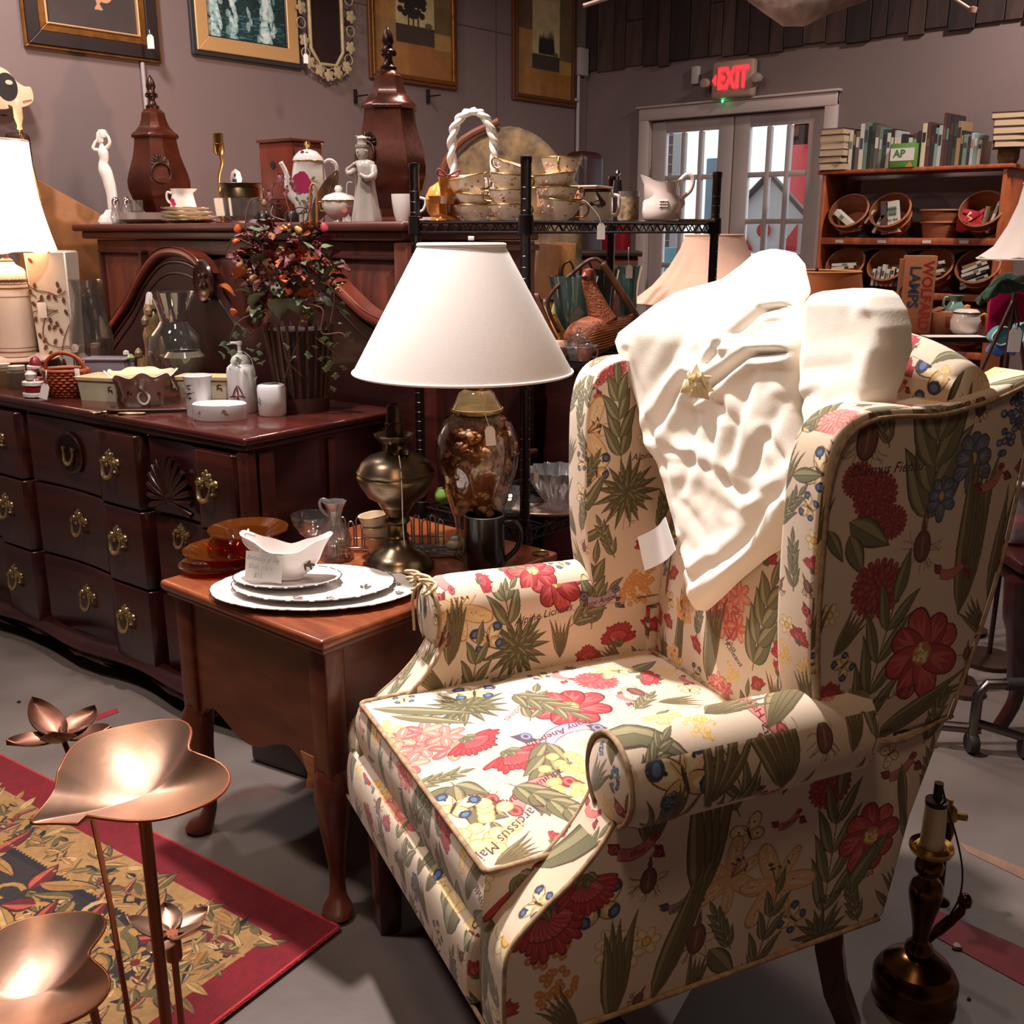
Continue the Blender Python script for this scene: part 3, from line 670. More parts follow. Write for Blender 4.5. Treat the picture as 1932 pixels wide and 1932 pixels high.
# ------------------------------------------------------------------ panelled cabinet carrying the urns
OAK=M('oak_stain',(108,54,38),.45,wood=(14,14,2.6),col2=(58,25,22));OAKT=M('oak_stain_top',(100,50,38),.4,wood=(3,3,16),col2=(72,36,30))
CT=1.38
cab=thing('cabinet','tall panelled oak cabinet carrying the two lidded urns','cabinet',(2.12,2.27,0),0)
CLn,CDp=1.98,.60
bm=B();add_box(bm,(CDp/2,CLn/2-.03,.66),(CDp-.03,CLn-.10,1.32),.003);fin(bm,'carcass',OAK,cab)
bm=B();add_box(bm,(CDp/2-.02,CLn/2,CT-.014),(CDp+.05,CLn+.03,.028),.012,4);add_box(bm,(CDp/2-.008,CLn/2,CT-.042),(CDp+.02,CLn-.03,.03),.008,3);fin(bm,'top',OAKT,cab)
for (y0,y1) in ((.05,.36),(.42,.78),(.84,1.12),(1.18,1.42),(1.52,1.84)):
 z0,z1=(.80 if y0<.4 else .88),1.275;fr=B();w=.012
 for c,s in (((0,(y0+y1) /2,z1),(.03,y1-y0+2*w,w)),((0,(y0+y1) /2,z0),(.03,y1-y0+2*w,w)),((0,y0,(z0+z1) /2),(.03,w,z1-z0)),((0,y1,(z0+z1) /2),(.03,w,z1-z0))): add_box(fr,c,s,.004)
 p_=fin(fr,'panel_frame',M('oak_dark',(70,32,26),.5),cab)  # panel frames in a darker oak colour
 bm=B();r=bmesh.ops.create_cube(bm,size=1);bmesh.ops.delete(bm,geom=list(bm.verts),context='VERTS')
 a=[bm.verts.new(v) for v in ((.008,y0,z0),(.008,y1,z0),(.008,y1,z1),(.008,y0,z1))];b2=[bm.verts.new(v) for v in ((-.012,y0+.045,z0+.045),(-.012,y1-.045,z0+.045),(-.012,y1-.045,z1-.055),(-.012,y0+.045,z1-.055))]
 for k in range(4): bm.faces.new((a[k],a[(k+1) % 4],b2[(k+1) % 4],b2[k]))
 bm.faces.new(b2);bm.faces.new(a[::-1]);fin(bm,'raised_panel',OAK,cab,20)
for z,w in ((1.30,.02),(1.05,.012),(.90,.02),(.60,.03)): bm=B();add_box(bm,(CDp/2,.012,z),(CDp-.03,.03,w),.006);fin(bm,'side_moulding',OAK,cab)
bm=B();add_box(bm,(.0,.02,.66),(.05,.06,1.32),.006);fin(bm,'corner_post',OAK,cab)
# dark sideboard seen through the rack
sb=thing('sideboard','dark wood sideboard with moulded edges behind the wire rack','sideboard',(2.76,2.12,0),0)
bm=B();add_box(bm,(.40,.17,.46),(.8,.32,.92),.01);fin(bm,'body',MAHD,sb);bm=B();add_box(bm,(.40,.16,.94),(.84,.36,.04),.014);add_box(bm,(.40,.165,.90),(.82,.34,.03),.01);fin(bm,'top',MAH,sb)
for z in (.30,.62): bm=B();add_box(bm,(.40,.0,z),(.8,.03,.02),.006);fin(bm,'moulding',MAH,sb)
# ------------------------------------------------------------------ end table
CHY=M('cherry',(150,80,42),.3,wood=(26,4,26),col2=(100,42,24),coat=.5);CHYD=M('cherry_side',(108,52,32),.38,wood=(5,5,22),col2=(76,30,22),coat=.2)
ET=.62
et=thing('end_table','cherry end table on cabriole legs beside the wing chair','table',(1.085,1.43,0),math.radians(1.5))
TX,TY=.72,.545
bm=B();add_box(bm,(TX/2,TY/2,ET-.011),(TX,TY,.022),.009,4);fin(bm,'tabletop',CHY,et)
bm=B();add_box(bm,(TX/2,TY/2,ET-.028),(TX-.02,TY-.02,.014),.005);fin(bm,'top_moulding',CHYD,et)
zb=.335
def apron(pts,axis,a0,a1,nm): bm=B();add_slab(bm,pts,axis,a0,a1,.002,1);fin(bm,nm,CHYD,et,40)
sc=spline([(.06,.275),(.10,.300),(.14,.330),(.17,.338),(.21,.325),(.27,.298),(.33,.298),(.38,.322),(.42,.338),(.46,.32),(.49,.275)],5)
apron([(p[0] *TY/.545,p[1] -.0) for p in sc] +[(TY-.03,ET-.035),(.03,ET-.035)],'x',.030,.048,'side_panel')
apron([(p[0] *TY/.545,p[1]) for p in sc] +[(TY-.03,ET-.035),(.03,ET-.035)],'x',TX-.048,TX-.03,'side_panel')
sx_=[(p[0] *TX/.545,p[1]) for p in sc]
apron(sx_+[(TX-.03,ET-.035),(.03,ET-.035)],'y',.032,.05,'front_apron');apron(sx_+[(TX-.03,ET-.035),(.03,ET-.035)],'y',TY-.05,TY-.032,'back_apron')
for x in (.046,TX-.046):
 for y in (.046,TY-.046):
  bm=B();add_box(bm,(x,y,.45),(.052,.052,.27),.006,2)
  ox,oy=(-1 if x<.3 else 1),(-1 if y<.3 else 1)
  pr=[(.325,.030,0),(.30,.036,.004),(.26,.037,.008),(.21,.031,.006),(.15,.023,.0),(.10,.0175,-.003),(.06,.016,-.002),(.035,.019,.004),(.022,.030,.014),(.010,.033,.018),(.0,.026,.016)]
  rings=[[bm.verts.new((x+o*ox+r*math.cos(2*PI*k/16),y+o*oy+r*math.sin(2*PI*k/16),z)) for k in range(16)] for z,r,o in pr]
  for a,b2 in zip(rings,rings[1:]):
   for k in range(16): bm.faces.new((a[k],a[(k+1) % 16],b2[(k+1) % 16],b2[k]))
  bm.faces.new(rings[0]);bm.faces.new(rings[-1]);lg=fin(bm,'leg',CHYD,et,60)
bm=B();add_slab(bm,[(.075,.345),(.075,.30),(.085,.272),(.11,.262),(.10,.30),(.12,.345)],'x',.026,.05,.004,2);fin(bm,'knee_block',M('cherry_light',(196,126,84),.45,wood=(5,5,22)),et)
# dark box under the table
bm=B();add_box(bm,(0,0,.075),(.16,.20,.15),.012);tag(fin(bm,'dark_case',M('dark_case',(44,30,30),.4),None,loc=(at(505,1480,z=0).x+.14,at(505,1480,z=0).y+.05,0),rot=(0,0,.2)),'small dark case on the floor behind the end table','case')
# ------------------------------------------------------------------ wire rack
BLK=M('black_wire',(34,26,28),.32,.5)
RX,RY,RW,RD_=1.86,1.603,.84,.37
rk=thing('wire_rack','black wire shelving rack with three shelves of china behind the lamp','shelf',(RX,RY,0),0)
for x,y in ((0,0),(0,RD_),(RW,0),(RW,RD_)):
 bm=B();add_lathe(bm,[(.0125,0),(.0125,1.50),(.014,1.502),(.014,1.515),(0,1.518)],14,c=(x,y,0))
 for k in range(56): add_lathe(bm,[(.0125,0),(.0135,.001),(.0125,.002)],12,c=(x,y,.05+k*.0254),cap=False)
 fin(bm,'post',BLK,rk)
SH=(1.375,1.02,.63,.12)
for z in SH:
 bm=B();r=.0035
 for (p,q) in (((0,0),(RW,0)),((0,RD_),(RW,RD_)),((0,0),(0,RD_)),((RW,0),(RW,RD_))):
  P,Q=Vector((p[0],p[1],0)),Vector((q[0],q[1],0))
  for zz in (z-.003,z-.026): add_tube(bm,[P+Vector((0,0,zz)),Q+Vector((0,0,zz))],r,6)
  n=int((Q-P).length/.034) *2;pts=[P.lerp(Q,k/n) +Vector((0,0,z-.004 if k % 2 else z-.025)) for k in range(n+1)];add_tube(bm,pts,.0022,5)
 fin(bm,'shelf_rim',BLK,rk)
 bm=B()
 for k in range(1,34): add_tube(bm,[(RW*k/34,.004,z),(RW*k/34,RD_-.004,z)],.0018,5)
 for k in (.25,.5,.75): add_tube(bm,[(.004,RD_*k,z-.004),(RW-.004,RD_*k,z-.004)],.003,5)
 fin(bm,'shelf_wires',BLK,rk)['kind'] ='stuff'
 for x,y in ((0,0),(0,RD_),(RW,0),(RW,RD_)):
  bm=B();add_lathe(bm,[(.0145,-.034),(.019,-.03),(.0175,.012),(.0145,.014)],14,c=(x,y,z));fin(bm,'corner_sleeve',BLK,rk)
bm=B();add_box(bm,(0,0,0),(.002,.02,.01),.001);o=fin(bm,'price_sticker',M('paper'),rk,loc=(-.005,.17,1.335))
# ------------------------------------------------------------------ rug
rc,ra,rb=at(640,1757,z=0),at(0,1430,z=0),at(410,1932,z=0)
da=(ra-rc).normalized();RA=math.atan2(da.y,da.x)      # long edge direction
W_,H_=1.9,1.35
cv=Cv(1520,1080,0,0,800.,(112,16,28));random.seed(5)
cv.poly([(.092,.092),(W_-.092,.092),(W_-.092,H_-.092),(.092,H_-.092)],(150,112,68));cv.poly([(.215,.215),(W_-.215,.215),(W_-.215,H_-.215),(.215,H_-.215)],(34,30,36))
cv.poly([(.235,.235),(W_-.235,.235),(W_-.235,H_-.235),(.235,H_-.235)],(46,38,40))
GD,OL,MR,NV,LG=(156,114,62),(90,78,48),(96,26,30),(30,25,30),(182,148,98)
for side in range(4):
 n=int((W_ if side % 2==0 else H_) /.060)
 for k in range(n):
  s=.12+k*.060;x,y=[(s,.165),(W_-.165,s),(s,H_-.165),(.165,s)][side]
  if x>W_-.12 or y>H_-.12: continue
  a=random.uniform(0,6.3)
  leaf(cv,x-.02,y-.03,.07,.022,a,OL,GD,NV);leaf(cv,x+.01,y+.02,.05,.018,a+2,MR if k % 3==0 else (150,96,58),LG,NV);leaf(cv,x,y,.04,.012,a+4,NV,NV,NV);cv.line(spline([(x-.03,y),(x,y+.03),(x+.03,y-.01)],4),.006,random.choice([NV,OL,(146,110,66)]))
for k in range(420):
 x,y=random.uniform(.1,W_-.1),random.choice([random.uniform(.1,.2),H_-random.uniform(.1,.2)])
 if k % 2: x,y=random.choice([random.uniform(.1,.2),W_-random.uniform(.1,.2)]),random.uniform(.1,H_-.1)
 leaf(cv,x,y,random.uniform(.03,.065),random.uniform(.010,.022),random.uniform(0,6.3),random.choice([OL,MR,NV,(146,100,56),LG]),random.choice([GD,LG,OL]),(96,72,46))
for (x0,x1,y0,y1) in ((.215,W_-.215,.215,.62),(.215,.62,.215,H_-.215),(.62,W_-.215,.62,H_-.215)):
 for k in range(230):
  x,y=random.uniform(x0+.03,x1-.05),random.uniform(y0+.03,y1-.05);a=random.uniform(0,6.3);t=random.random()
  if t<.5:
   c=random.choice([(GD,LG),(OL,GD),(MR,(170,84,60)),((150,104,60),GD)]);leaf(cv,x,y,random.uniform(.06,.15),random.uniform(.025,.055),a,c[0],c[1],NV,bend=random.uniform(-.3,.3))
  elif t<.8:
   P=[(x+.045*(1-q/12) *math.cos(a+q*.5),y+.045*(1-q/12) *math.sin(a+q*.5)) for q in range(11)];cv.line(P,.013,random.choice([GD,LG,OL,(160,112,66)]))
  else:
   for q in range(7): leaf(cv,x,y,.035,.016,q*.9,LG if q % 2 else GD,GD,NV)
   cv.ell(x,y,.01,.01,MR)
for x in np.arange(.215,W_-.215,.012):
 for y in (.215,H_-.215): cv.poly([(x,y-.004),(x+.006,y-.004),(x+.006,y+.004),(x,y+.004)],GD)
for y in np.arange(.215,H_-.215,.012):
 for x in (.215,W_-.215): cv.poly([(x-.004,y),(x+.004,y),(x+.004,y+.006),(x-.004,y+.006)],GD)
cv.cloud(.10,8,9);cv.cloud(.08,60,4)
rim_=cv.image('rug_print')
bm=B();add_slab(bm,[(0,0),(W_,0),(W_,H_),(0,H_)],'z',0.001,.011,.003,2)
# x along the long edge, y towards the near-left
o=fin(bm,'rug',M('wool_pile',rough=.95,img=rim_,bump=(420,.5)),None,40,loc=(rc.x,rc.y,0),rot=(0,0,RA),uvf=lambda c,f: (c.x/W_,c.y/H_))
tag(o,'gold and navy floral rug with a deep red border','rug')
bm=B();add_tube(bm,[(0,0,.008),(0,H_,.008)],.005,6);add_tube(bm,[(0,0,.008),(W_,0,.008)],.005,6);fin(bm,'bound_edge',M('red_binding',(170,36,44),.8,bump=(300,.5)),o)
# ------------------------------------------------------------------ copper leaf stands
COP=M('brushed_copper',(184,138,106),.42,.85,var=(7,.5),col2=(140,116,108),bump=(12,.12));RODM=M('copper_rod',(140,74,44),.4,.6);COPD=M('dull_copper',(122,78,60),.4,.7,var=(20,.4))
def leafbowl(par,c,L,Wd,rz,tilt,name='leaf_dish'):
 bm=B();NR,NA=14,72
 def edge(t):      # heart outline: notch at t=0, tip at t=pi
  r=1-.42*math.exp(-(((t+PI) % (2*PI) -PI) /.42) **2)
  x=math.cos(t) *r;y=math.sin(t) *r
  if math.cos(t) <0: y *= (1-.85*(-math.cos(t)) **3);x *= 1+.24*(-math.cos(t)) **8
  return x*L/2,y*Wd/2
 rows=[]
 for j in range(NR+1):
  q=j/NR;row=[]
  for i in range(NA):
   t=2*PI*i/NA;x,y=edge(t);cup=.052*q**2.2*(L/.28);
   w=.006*math.sin(3*t+.6) *q**2
   row.append(bm.verts.new((x*q+(.0 if q else 0),y*q,cup+w-.014*q**4*(1 if math.cos(t) <-.8 else 0))) if q>0 else None)
  rows.append(row)
 c0=bm.verts.new((0,0,0))
 for i in range(NA): bm.faces.new((c0,rows[1][i],rows[1][(i+1) % NA]))
 for a,b2 in zip(rows[1:],rows[2:]):
  for i in range(NA): bm.faces.new((a[i],a[(i+1) % NA],b2[(i+1) % NA],b2[i]))
 bmesh.ops.recalc_face_normals(bm,faces=bm.faces);bmesh.ops.solidify(bm,geom=list(bm.faces),thickness=.0022)
 o=fin(bm,name,COP,par,60,loc=c);o.rotation_euler=Matrix.Rotation(rz,3,'Z').to_euler() if tilt is None else (Matrix.Rotation(rz,3,'Z') @ Matrix.Rotation(tilt[0],3,'Y') @ Matrix.Rotation(tilt[1],3,'X')).to_euler()
 bm=B();rim=[(edge(2*PI*i/NA)[0],edge(2*PI*i/NA)[1],.052*(L/.28) +.006*math.sin(3*2*PI*i/NA+.6) -.014*(1 if math.cos(2*PI*i/NA) <-.8 else 0)) for i in range(NA)]
 add_tube(bm,rim,.0022,6,closed=True);fin(bm,'rim',RODM,o,180)
 return o
def copper_flower(par,c,s,rz,n=5,mat=None):
 for k in range(n):
  bm=B();a=rz+2*PI*k/n
  def pf(u_,t):
   w=math.sin(PI*min(1,(.12+t*.88))) **.7*.45;x=s*(.08+t*.95);y=s*w*(u_-.5) *1.5;z=s*(.55*t**1.5*(1 if k % 2 else .55)) +s*.5*(u_-.5) **2
   if k % 2==0: z += -s*.12*t
   return (x*math.cos(a) -y*math.sin(a),x*math.sin(a) +y*math.cos(a),z)
  add_grid(bm,pf,9,10);bmesh.ops.recalc_face_normals(bm,faces=bm.faces);bmesh.ops.solidify(bm,geom=list(bm.faces),thickness=.002)
  fin(bm,'petal',mat or COPD,par,60,loc=c)
def fwd(px,py,f): return at(px,py,f=f)
Lc=at(262,1440,f=1.42);k=mpp(Lc)
ls=thing('leaf_stand','tall copper leaf dish on a rod stand in front of the end table','plant stand',(Lc.x,Lc.y,0),0)
def leafdir(T,N_,z): a_,b_=at(T[0],T[1],z=z),at(N_[0],N_[1],z=z+.03);return math.atan2(b_.y-a_.y,b_.x-a_.x),(b_-a_).length,(a_+b_) /2
rz1,L1,C1=leafdir((95,1545),(425,1392),Lc.z)
leafbowl(ls,(C1.x-Lc.x,C1.y-Lc.y,Lc.z-.015),L1*.95,L1*1.04,rz1,(-.03,.10))
rx=at(270,1520,f=1.40)
bm=B();add_tube(bm,[(rx.x-Lc.x,rx.y-Lc.y,.0),(rx.x-Lc.x,rx.y-Lc.y,Lc.z-.012)],.0088,10);fin(bm,'stem',RODM,ls)
bm=B();add_lathe(bm,[(0,0),(.11,0),(.11,.006),(.02,.012),(0,.012)],28);fin(bm,'base',RODM,ls)
bm=B();q=at(264,1476,z=Lc.z);add_lathe(bm,[(0,0),(.006,.001),(0,.002)],14,c=(q.x-Lc.x,q.y-Lc.y,Lc.z-.0135),sx=1.3);fin(bm,'drain_hole',M('hole_dark',(40,26,22),.8),ls)
L2=at(95,1815,f=1.36)
l2=thing('leaf_stand','lower copper leaf dish in the bottom left corner over the rug','plant stand',(L2.x,L2.y,0),0)
rz2,LL2,C2=leafdir((-110,1900),(245,1775),L2.z)
leafbowl(l2,(C2.x-L2.x,C2.y-L2.y,L2.z-.018),LL2*.95,LL2*.95,rz2,(-.03,.10))
bm=B();add_tube(bm,[(.07,0,0.012),(.04,0,L2.z-.004)],.006,10);fin(bm,'stem',RODM,l2)
bm=B();add_lathe(bm,[(0,0),(.09,0),(.09,.006),(.02,.012),(0,.012)],28,c=(.07,0,.0));fin(bm,'base',RODM,l2)
F1=at(118,1395,f=1.72);f1=thing('flower_stand','dark copper flower on a thin rod behind the tall leaf dish','plant stand',(F1.x,F1.y,0),0)
copper_flower(f1,(0,0,F1.z),.082,.4,5)
q1,q2,q3=at(172,1530,f=1.68),at(205,1690,f=1.63),at(222,1790,f=1.60)
bm=B();add_tube(bm,[(0,0,F1.z+.005),tuple(q1-Vector((F1.x,F1.y,0))),tuple(q2-Vector((F1.x,F1.y,0))),tuple(q3-Vector((F1.x,F1.y,0))),(q3.x-F1.x+.01,q3.y-F1.y,.012)],.0045,8);add_lathe(bm,[(.0,0),(.05,0),(.05,.005),(0,.006)],20,c=(q3.x-F1.x+.01,q3.y-F1.y,.011));fin(bm,'stem',RODM,f1)
F2=at(325,1765,f=1.55);f2=thing('flower_stand','small copper flower with socket behind the tall stem over the rug','plant stand',(F2.x,F2.y,0),0)
copper_flower(f2,(0,0,F2.z),.062,1.2,5,COP)
bm=B();add_tube(bm,[(0,0,.0),(0,0,F2.z)],.0055,8);add_lathe(bm,[(.0,0),(.05,0),(.05,.005),(0,.006)],20);add_lathe(bm,[(0,-.045),(.012,-.045),(.012,0),(0,0)],12,c=(0,0,F2.z+.005));fin(bm,'stem',RODM,f2)
# ------------------------------------------------------------------ wing chair
# chair frame: a = across (towards the viewer's right), b = front to back, z = up
TH=math.atan2(.4255,.905)
NN=R3 @ np.array([math.sin(TH),-math.cos(TH),0]);BW=R3 @ np.array([math.cos(TH),math.sin(TH),0]);OC=R3 @ np.array([-.147,1.48,0])
CH_RZ=math.atan2(NN[1],NN[0])
def ch(px,py,a=None,b=None,z=None):
 """pixel to chair coordinates on one of its planes"""
 d=rayr(px,py);c=np.array([0,0,CAM_H]) -OC
 c0=np.array([c @ NN,c @ BW,CAM_H]);dc=np.array([d @ NN,d @ BW,d[2]])
 t=(a-c0[0]) /dc[0] if a is not None else (b-c0[1]) /dc[1] if b is not None else (z-CAM_H) /dc[2]
 return c0+dc*t
def wl(p): q=OC+NN*p[0] +BW*p[1];return Vector((q[0],q[1],p[2]))
BGC=(220,199,176)
def newcv(x0,y0,seed):
 c=Cv(1240,1240,x0,y0,1180.,BGC);c.cloud(.035,170,seed,(.4,1.,1.9));return c
cN,cF,cR,cT=newcv(-.1,.2,1),newcv(-.1,.2,2),newcv(-.525,.2,3),newcv(-.525,-.1,4)
def PN(px,py,a=.36): q=ch(px,py,a=a);return q[1],q[2]
def PF(px,py,a=-.27): q=ch(px,py,a=a);return q[1],q[2]
def PR(px,py,b=.60): q=ch(px,py,b=b);return q[0],q[2]
def PT(px,py,z=.525): q=ch(px,py,z=z);return q[0],q[1]
random.seed(11)
# near outer wing
c=cN
m_bulb(c,*PN(1635,830),.04,1.45);m_spray(c,*PN(1745,1005),.27,1.53,6,.34);m_bulb(c,*PN(1738,1030),.034,1.6);m_bulb(c,*PN(1848,765),.022,1.6)
m_iris(c,*PN(1835,865),.05);m_iris(c,*PN(1775,935),.036);m_blades(c,*PN(1805,1160),.26,1.5,5,.7);m_blades(c,*PN(1860,1130),.17,1.35,4,.7)
for q in ((1650,935,.042),(1618,905,.03),(1680,985,.03)): m_ball(c,*PN(q[0],q[1]),q[2],(146,50,52),(186,92,90),(96,28,34))
leaf(c,*PN(1600,985),.09,.04,-.5);leaf(c,*PN(1600,1010),.07,.03,-1.1)
m_ball(c,*PN(1655,1110),.052,(150,52,56),(192,98,98),(98,28,36));m_spray(c,*PN(1610,1395),.24,1.32,4,.2);m_dahlia(c,*PN(1737,1232),.074,.3)
m_ribbon(c,*PN(1795,1075),.075,.15,(158,66,58));m_ribbon(c,*PN(1870,905),.07,.6,(158,66,58));c.text('Durmus Fiensu',*PN(1672,884),.022,(60,34,40),-.02)
c.text('Alpine Lichnes',*PN(1672,1312),.020,(70,40,36),.12);m_blades(c,*PN(1640,1395),.19,.35,5,.6);leaf(c,*PN(1560,1000),.06,.02,-1.)
m_blades(c,*PN(1850,1290),.14,1.2,5,.9,.12);m_muscari(c,*PN(1905,800),.045,1.3)
# near outer side below the arm
m_butterfly(c,*PN(1258,1445),.062,.25);m_spray(c,*PN(1395,1540),.17,2.0,3,.2);m_ball(c,*PN(1565,1482),.042,(158,56,56),(196,98,96),(100,30,36));m_spray(c,*PN(1548,1740),.24,1.5,4,.2)
m_dahlia(c,*PN(1642,1575),.062,.9);c.text('Alpine Lichnes',*PN(1592,1672),.020,(70,40,36),.22);m_ribbon(c,*PN(1487,1548),.06,.3,(170,66,62),'Primula');m_butterfly(c,*PN(1412,1572),.036,.4,False)
m_lily(c,*PN(1378,1655),.068,.4,(214,172,124));m_lily(c,*PN(1462,1665),.078,.9,(218,178,130));m_bulb(c,*PN(1312,1770),.034,1.45);m_blades(c,*PN(1318,1700),.22,1.5,4,.8,.14)
m_ribbon(c,*PN(1285,1700),.07,.35,(92,94,110),'Gelidium');m_bulb(c,*PN(1222,1660),.028,1.5);m_blades(c,*PN(1225,1600),.13,1.5,5,1.4);m_ribbon(c,*PN(1200,1600),.09,.1,(176,66,66),'thus');m_butterfly(c,*PN(1128,1712),.048,.1)
for k in range(5): m_narc(c,*PN(1150+34*(k % 3),1775+26*(k // 3)),.024)
m_blades(c,*PN(1150,1925),.16,1.5,5,.8,.13);m_blades(c,*PN(1225,1890),.24,1.15,4,.5,.1);m_yellow(c,*PN(1030,1800),.036,(190,120,72));m_yellow(c,*PN(1050,1860),.034,(196,128,70));leaf(c,*PN(1000,1780),.08,.03,.3)
m_rosette(c,*PN(1545,1765),.06);m_butterfly(c,*PN(1495,1732),.032,.8);m_spray(c,*PN(1420,1830),.14,1.3,3,.25);leaf(c,*PN(1335,1790),.08,.035,-.9);leaf(c,*PN(1600,1660),.1,.03,.7);leaf(c,*PN(1590,1690),.1,.03,.9)
m_muscari(c,*PN(1195,1460,.31),.024,1.5);m_blades(c,*PN(1190,1540,.31),.1,1.4,4,.5);m_blades(c,*PN(1450,1470),.2,1.8,5,1.2,.09);m_bulb(c,*PN(1522,1372),.03,1.6);m_blades(c,*PN(1300,1500),.16,1.2,4,1.3)
m_ribbon(c,*PN(1385,1490),.07,.5,(140,54,52));m_bulb(c,*PN(1640,1395),.026,1.6);m_ribbon(c,*PN(1700,1450),.08,.4,(150,60,56));m_blades(c,*PN(1700,1440),.12,-1.4,4,.5)
m_clover(c,*PN(985,1665,.29),.07,-1.2);m_clover(c,*PN(1060,1610,.29),.05,-1.5)
# far inner wing and arm
c=cF
m_ball(c,*PF(1145,690,-.3),.036,(196,84,86),(226,140,134),(140,50,56));m_ribbon(c,*PF(1098,722,-.3),.085,-.25,(214,108,104),'Primula');m_lily(c,*PF(1100,815,-.3),.075,.1)
m_spray(c,*PF(1165,870,-.3),.17,1.65,4,.32);m_butterfly(c,*PF(1118,885,-.3),.04,.1);m_rosette(c,*PF(1175,925,-.3),.075);leaf(c,*PF(1090,970,-.3),.1,.022,1.);leaf(c,*PF(1088,1020,-.3),.07,.02,.4);c.text('Alpine',*PF(1205,858,-.3),.02,(60,40,36),.05)
m_dahlia(c,*PF(1062,1100),.062,.1);m_lily(c,*PF(868,1155),.075,.7,(230,196,142));m_spray(c,*PF(965,1195),.17,1.65,3,.32);m_spray(c,*PF(1120,1190),.15,1.5,3,.4);m_spray(c,*PF(1080,1185),.12,.6,3,.3)
m_rosette(c,*PF(980,1225),.075);m_butterfly(c,*PF(925,1212),.042,.2);m_clover(c,*PF(1170,1215),.042);m_clover(c,*PF(1115,1250),.032);m_ribbon(c,*PF(1142,1132),.10,.1,(112,118,140),'Jeany Anemala')
c.text('Alpine Lichnes',*PF(1030,1163),.022,(56,34,36),.1);m_ribbon(c,*PF(880,1083),.07,-.1,(206,92,90),'nlleca');m_blades(c,*PF(850,1260),.13,1.4,5,.8,.12);m_yellow(c,*PF(1205,1120),.035,(206,146,84));m_yellow(c,*PF(1222,1090),.03,(206,140,80));m_clover(c,*PF(1215,1030,-.3),.03)
m_bulb(c,*PF(845,1210),.02);m_blades(c,*PF(812,1200),.1,1.4,4,.5)
for q in ((.0,.5),(.3,.95),(.2,.45)): m_spray(c,q[0],q[1],.15,1.4,3)
# inner back, front border, rail, edges
c=cR
m_clover(c,*PR(1475,1065,.58),.055);m_spray(c,*PR(1435,1240,.58),.17,1.2,4,.42);m_pink(c,*PR(1350,1150,.58),.07);m_clover(c,*PR(1410,1065,.58),.03);m_clover(c,*PR(1525,1085,.58),.035);m_spray(c,*PR(1395,1270,.58),.18,1.4,4,.4)
m_bulb(c,*PR(1515,1185,.58),.024,1.5);m_butterfly(c,*PR(1468,1210,.58),.034,-.9,False);m_yellow(c,*PR(1510,1225,.58),.03);m_clover(c,*PR(1448,1250,.58),.03);m_blades(c,*PR(1310,1290,.58),.17,1.5,6,.9,.1);m_blades(c,*PR(1250,1280,.58),.17,1.5,6,.7,.08)
c.text('Lilus',*PR(1355,1220,.58),.018,(60,36,36),-.5);c.text('Kineaus',*PR(1360,1238,.58),.018,(60,36,36),-.5);m_ribbon(c,*PR(1240,1235,.58),.05,0,(206,90,88),'Iris');m_yellow(c,*PR(1265,1150,.58),.03,(222,160,100));m_rosette(c,*PR(1500,985,.58),.06)
m_spray(c,*PR(1540,960,.58),.12,2.6,3,.3);m_spray(c,*PR(1490,1140,.58),.1,1.3,3,.35);m_ribbon(c,*PR(1560,1182,.47),.08,-.15,(188,76,74),'angulare');c.text('Narcissus',*PR(1570,1245,.47),.018,(60,36,36),-.1)
leaf(c,*PR(1575,1030,.47),.16,.024,-1.1);leaf(c,*PR(1565,960,.47),.1,.02,-1.);m_yellow(c,*PR(1545,1270,.48),.025);m_butterfly(c,*PR(1560,890,.47),.035,1.2);leaf(c,*PR(1560,1110,.47),.06,.02,.3)
m_butterfly(c,.29,1.09,.035,.6);leaf(c,.30,1.02,.06,.02,.2)
# upper back behind the pillow
m_ribbon(c,*PR(1715,660,.66),.09,.2,(206,90,88),'nesu');m_butterfly(c,*PR(1745,700,.66),.05,.7);m_muscari(c,*PR(1850,685,.66),.03,.5);leaf(c,*PR(1720,690,.66),.12,.02,.5);m_ribbon(c,*PR(1900,700,.66),.08,.2,(206,90,88))
# cushion border and front rail
m_blades(c,*PR(700,1420,-.02),.12,1.9,6,.8,.07);m_yellow(c,*PR(705,1370,-.02),.036,(232,178,110));m_pink(c,*PR(760,1445,-.02),.045);m_spray(c,*PR(790,1560,-.02),.11,1.5,3,.4);c.text('Lilus',*PR(758,1500,-.02),.018,(66,40,40),-.7);c.text('Kineaus',*PR(765,1515,-.02),.018,(66,40,40),-.7)
m_clover(c,*PR(825,1560,-.02),.045,1.);m_yellow(c,*PR(875,1590,-.02),.05);c.text('Primula',*PR(900,1672,-.02),.020,(66,40,40),-.4);c.text('Hirsuta',*PR(905,1692,-.02),.020,(66,40,40),-.4);m_blades(c,*PR(880,1700,-.02),.12,1.2,4,.6,.1)
m_blades(c,*PR(670,1480,-.03),.14,1.7,7,.6,.1);m_bulb(c,*PR(715,1520,-.03),.02);m_spray(c,*PR(770,1640,-.03),.12,1.5,3,.35);m_bulb(c,*PR(815,1620,-.03),.02);m_iris(c,*PR(790,1670,-.03),.026);m_clover(c,*PR(700,1545,-.03),.03,1)
leaf(c,*PR(850,1760,-.03),.09,.05,1.5);leaf(c,*PR(880,1790,-.03),.1,.05,1.1);leaf(c,*PR(840,1720,-.03),.1,.03,2.);m_blades(c,*PR(900,1900,-.03),.16,1.5,6,.6,.09);m_blades(c,*PR(955,1900,-.02),.2,1.5,5,.35,.08);m_yellow(c,*PR(1000,1720,-.02),.04,(222,208,166))
for k in range(4): m_narc(c,*PR(965+28*k,1770-34*(k % 2),.0),.028)
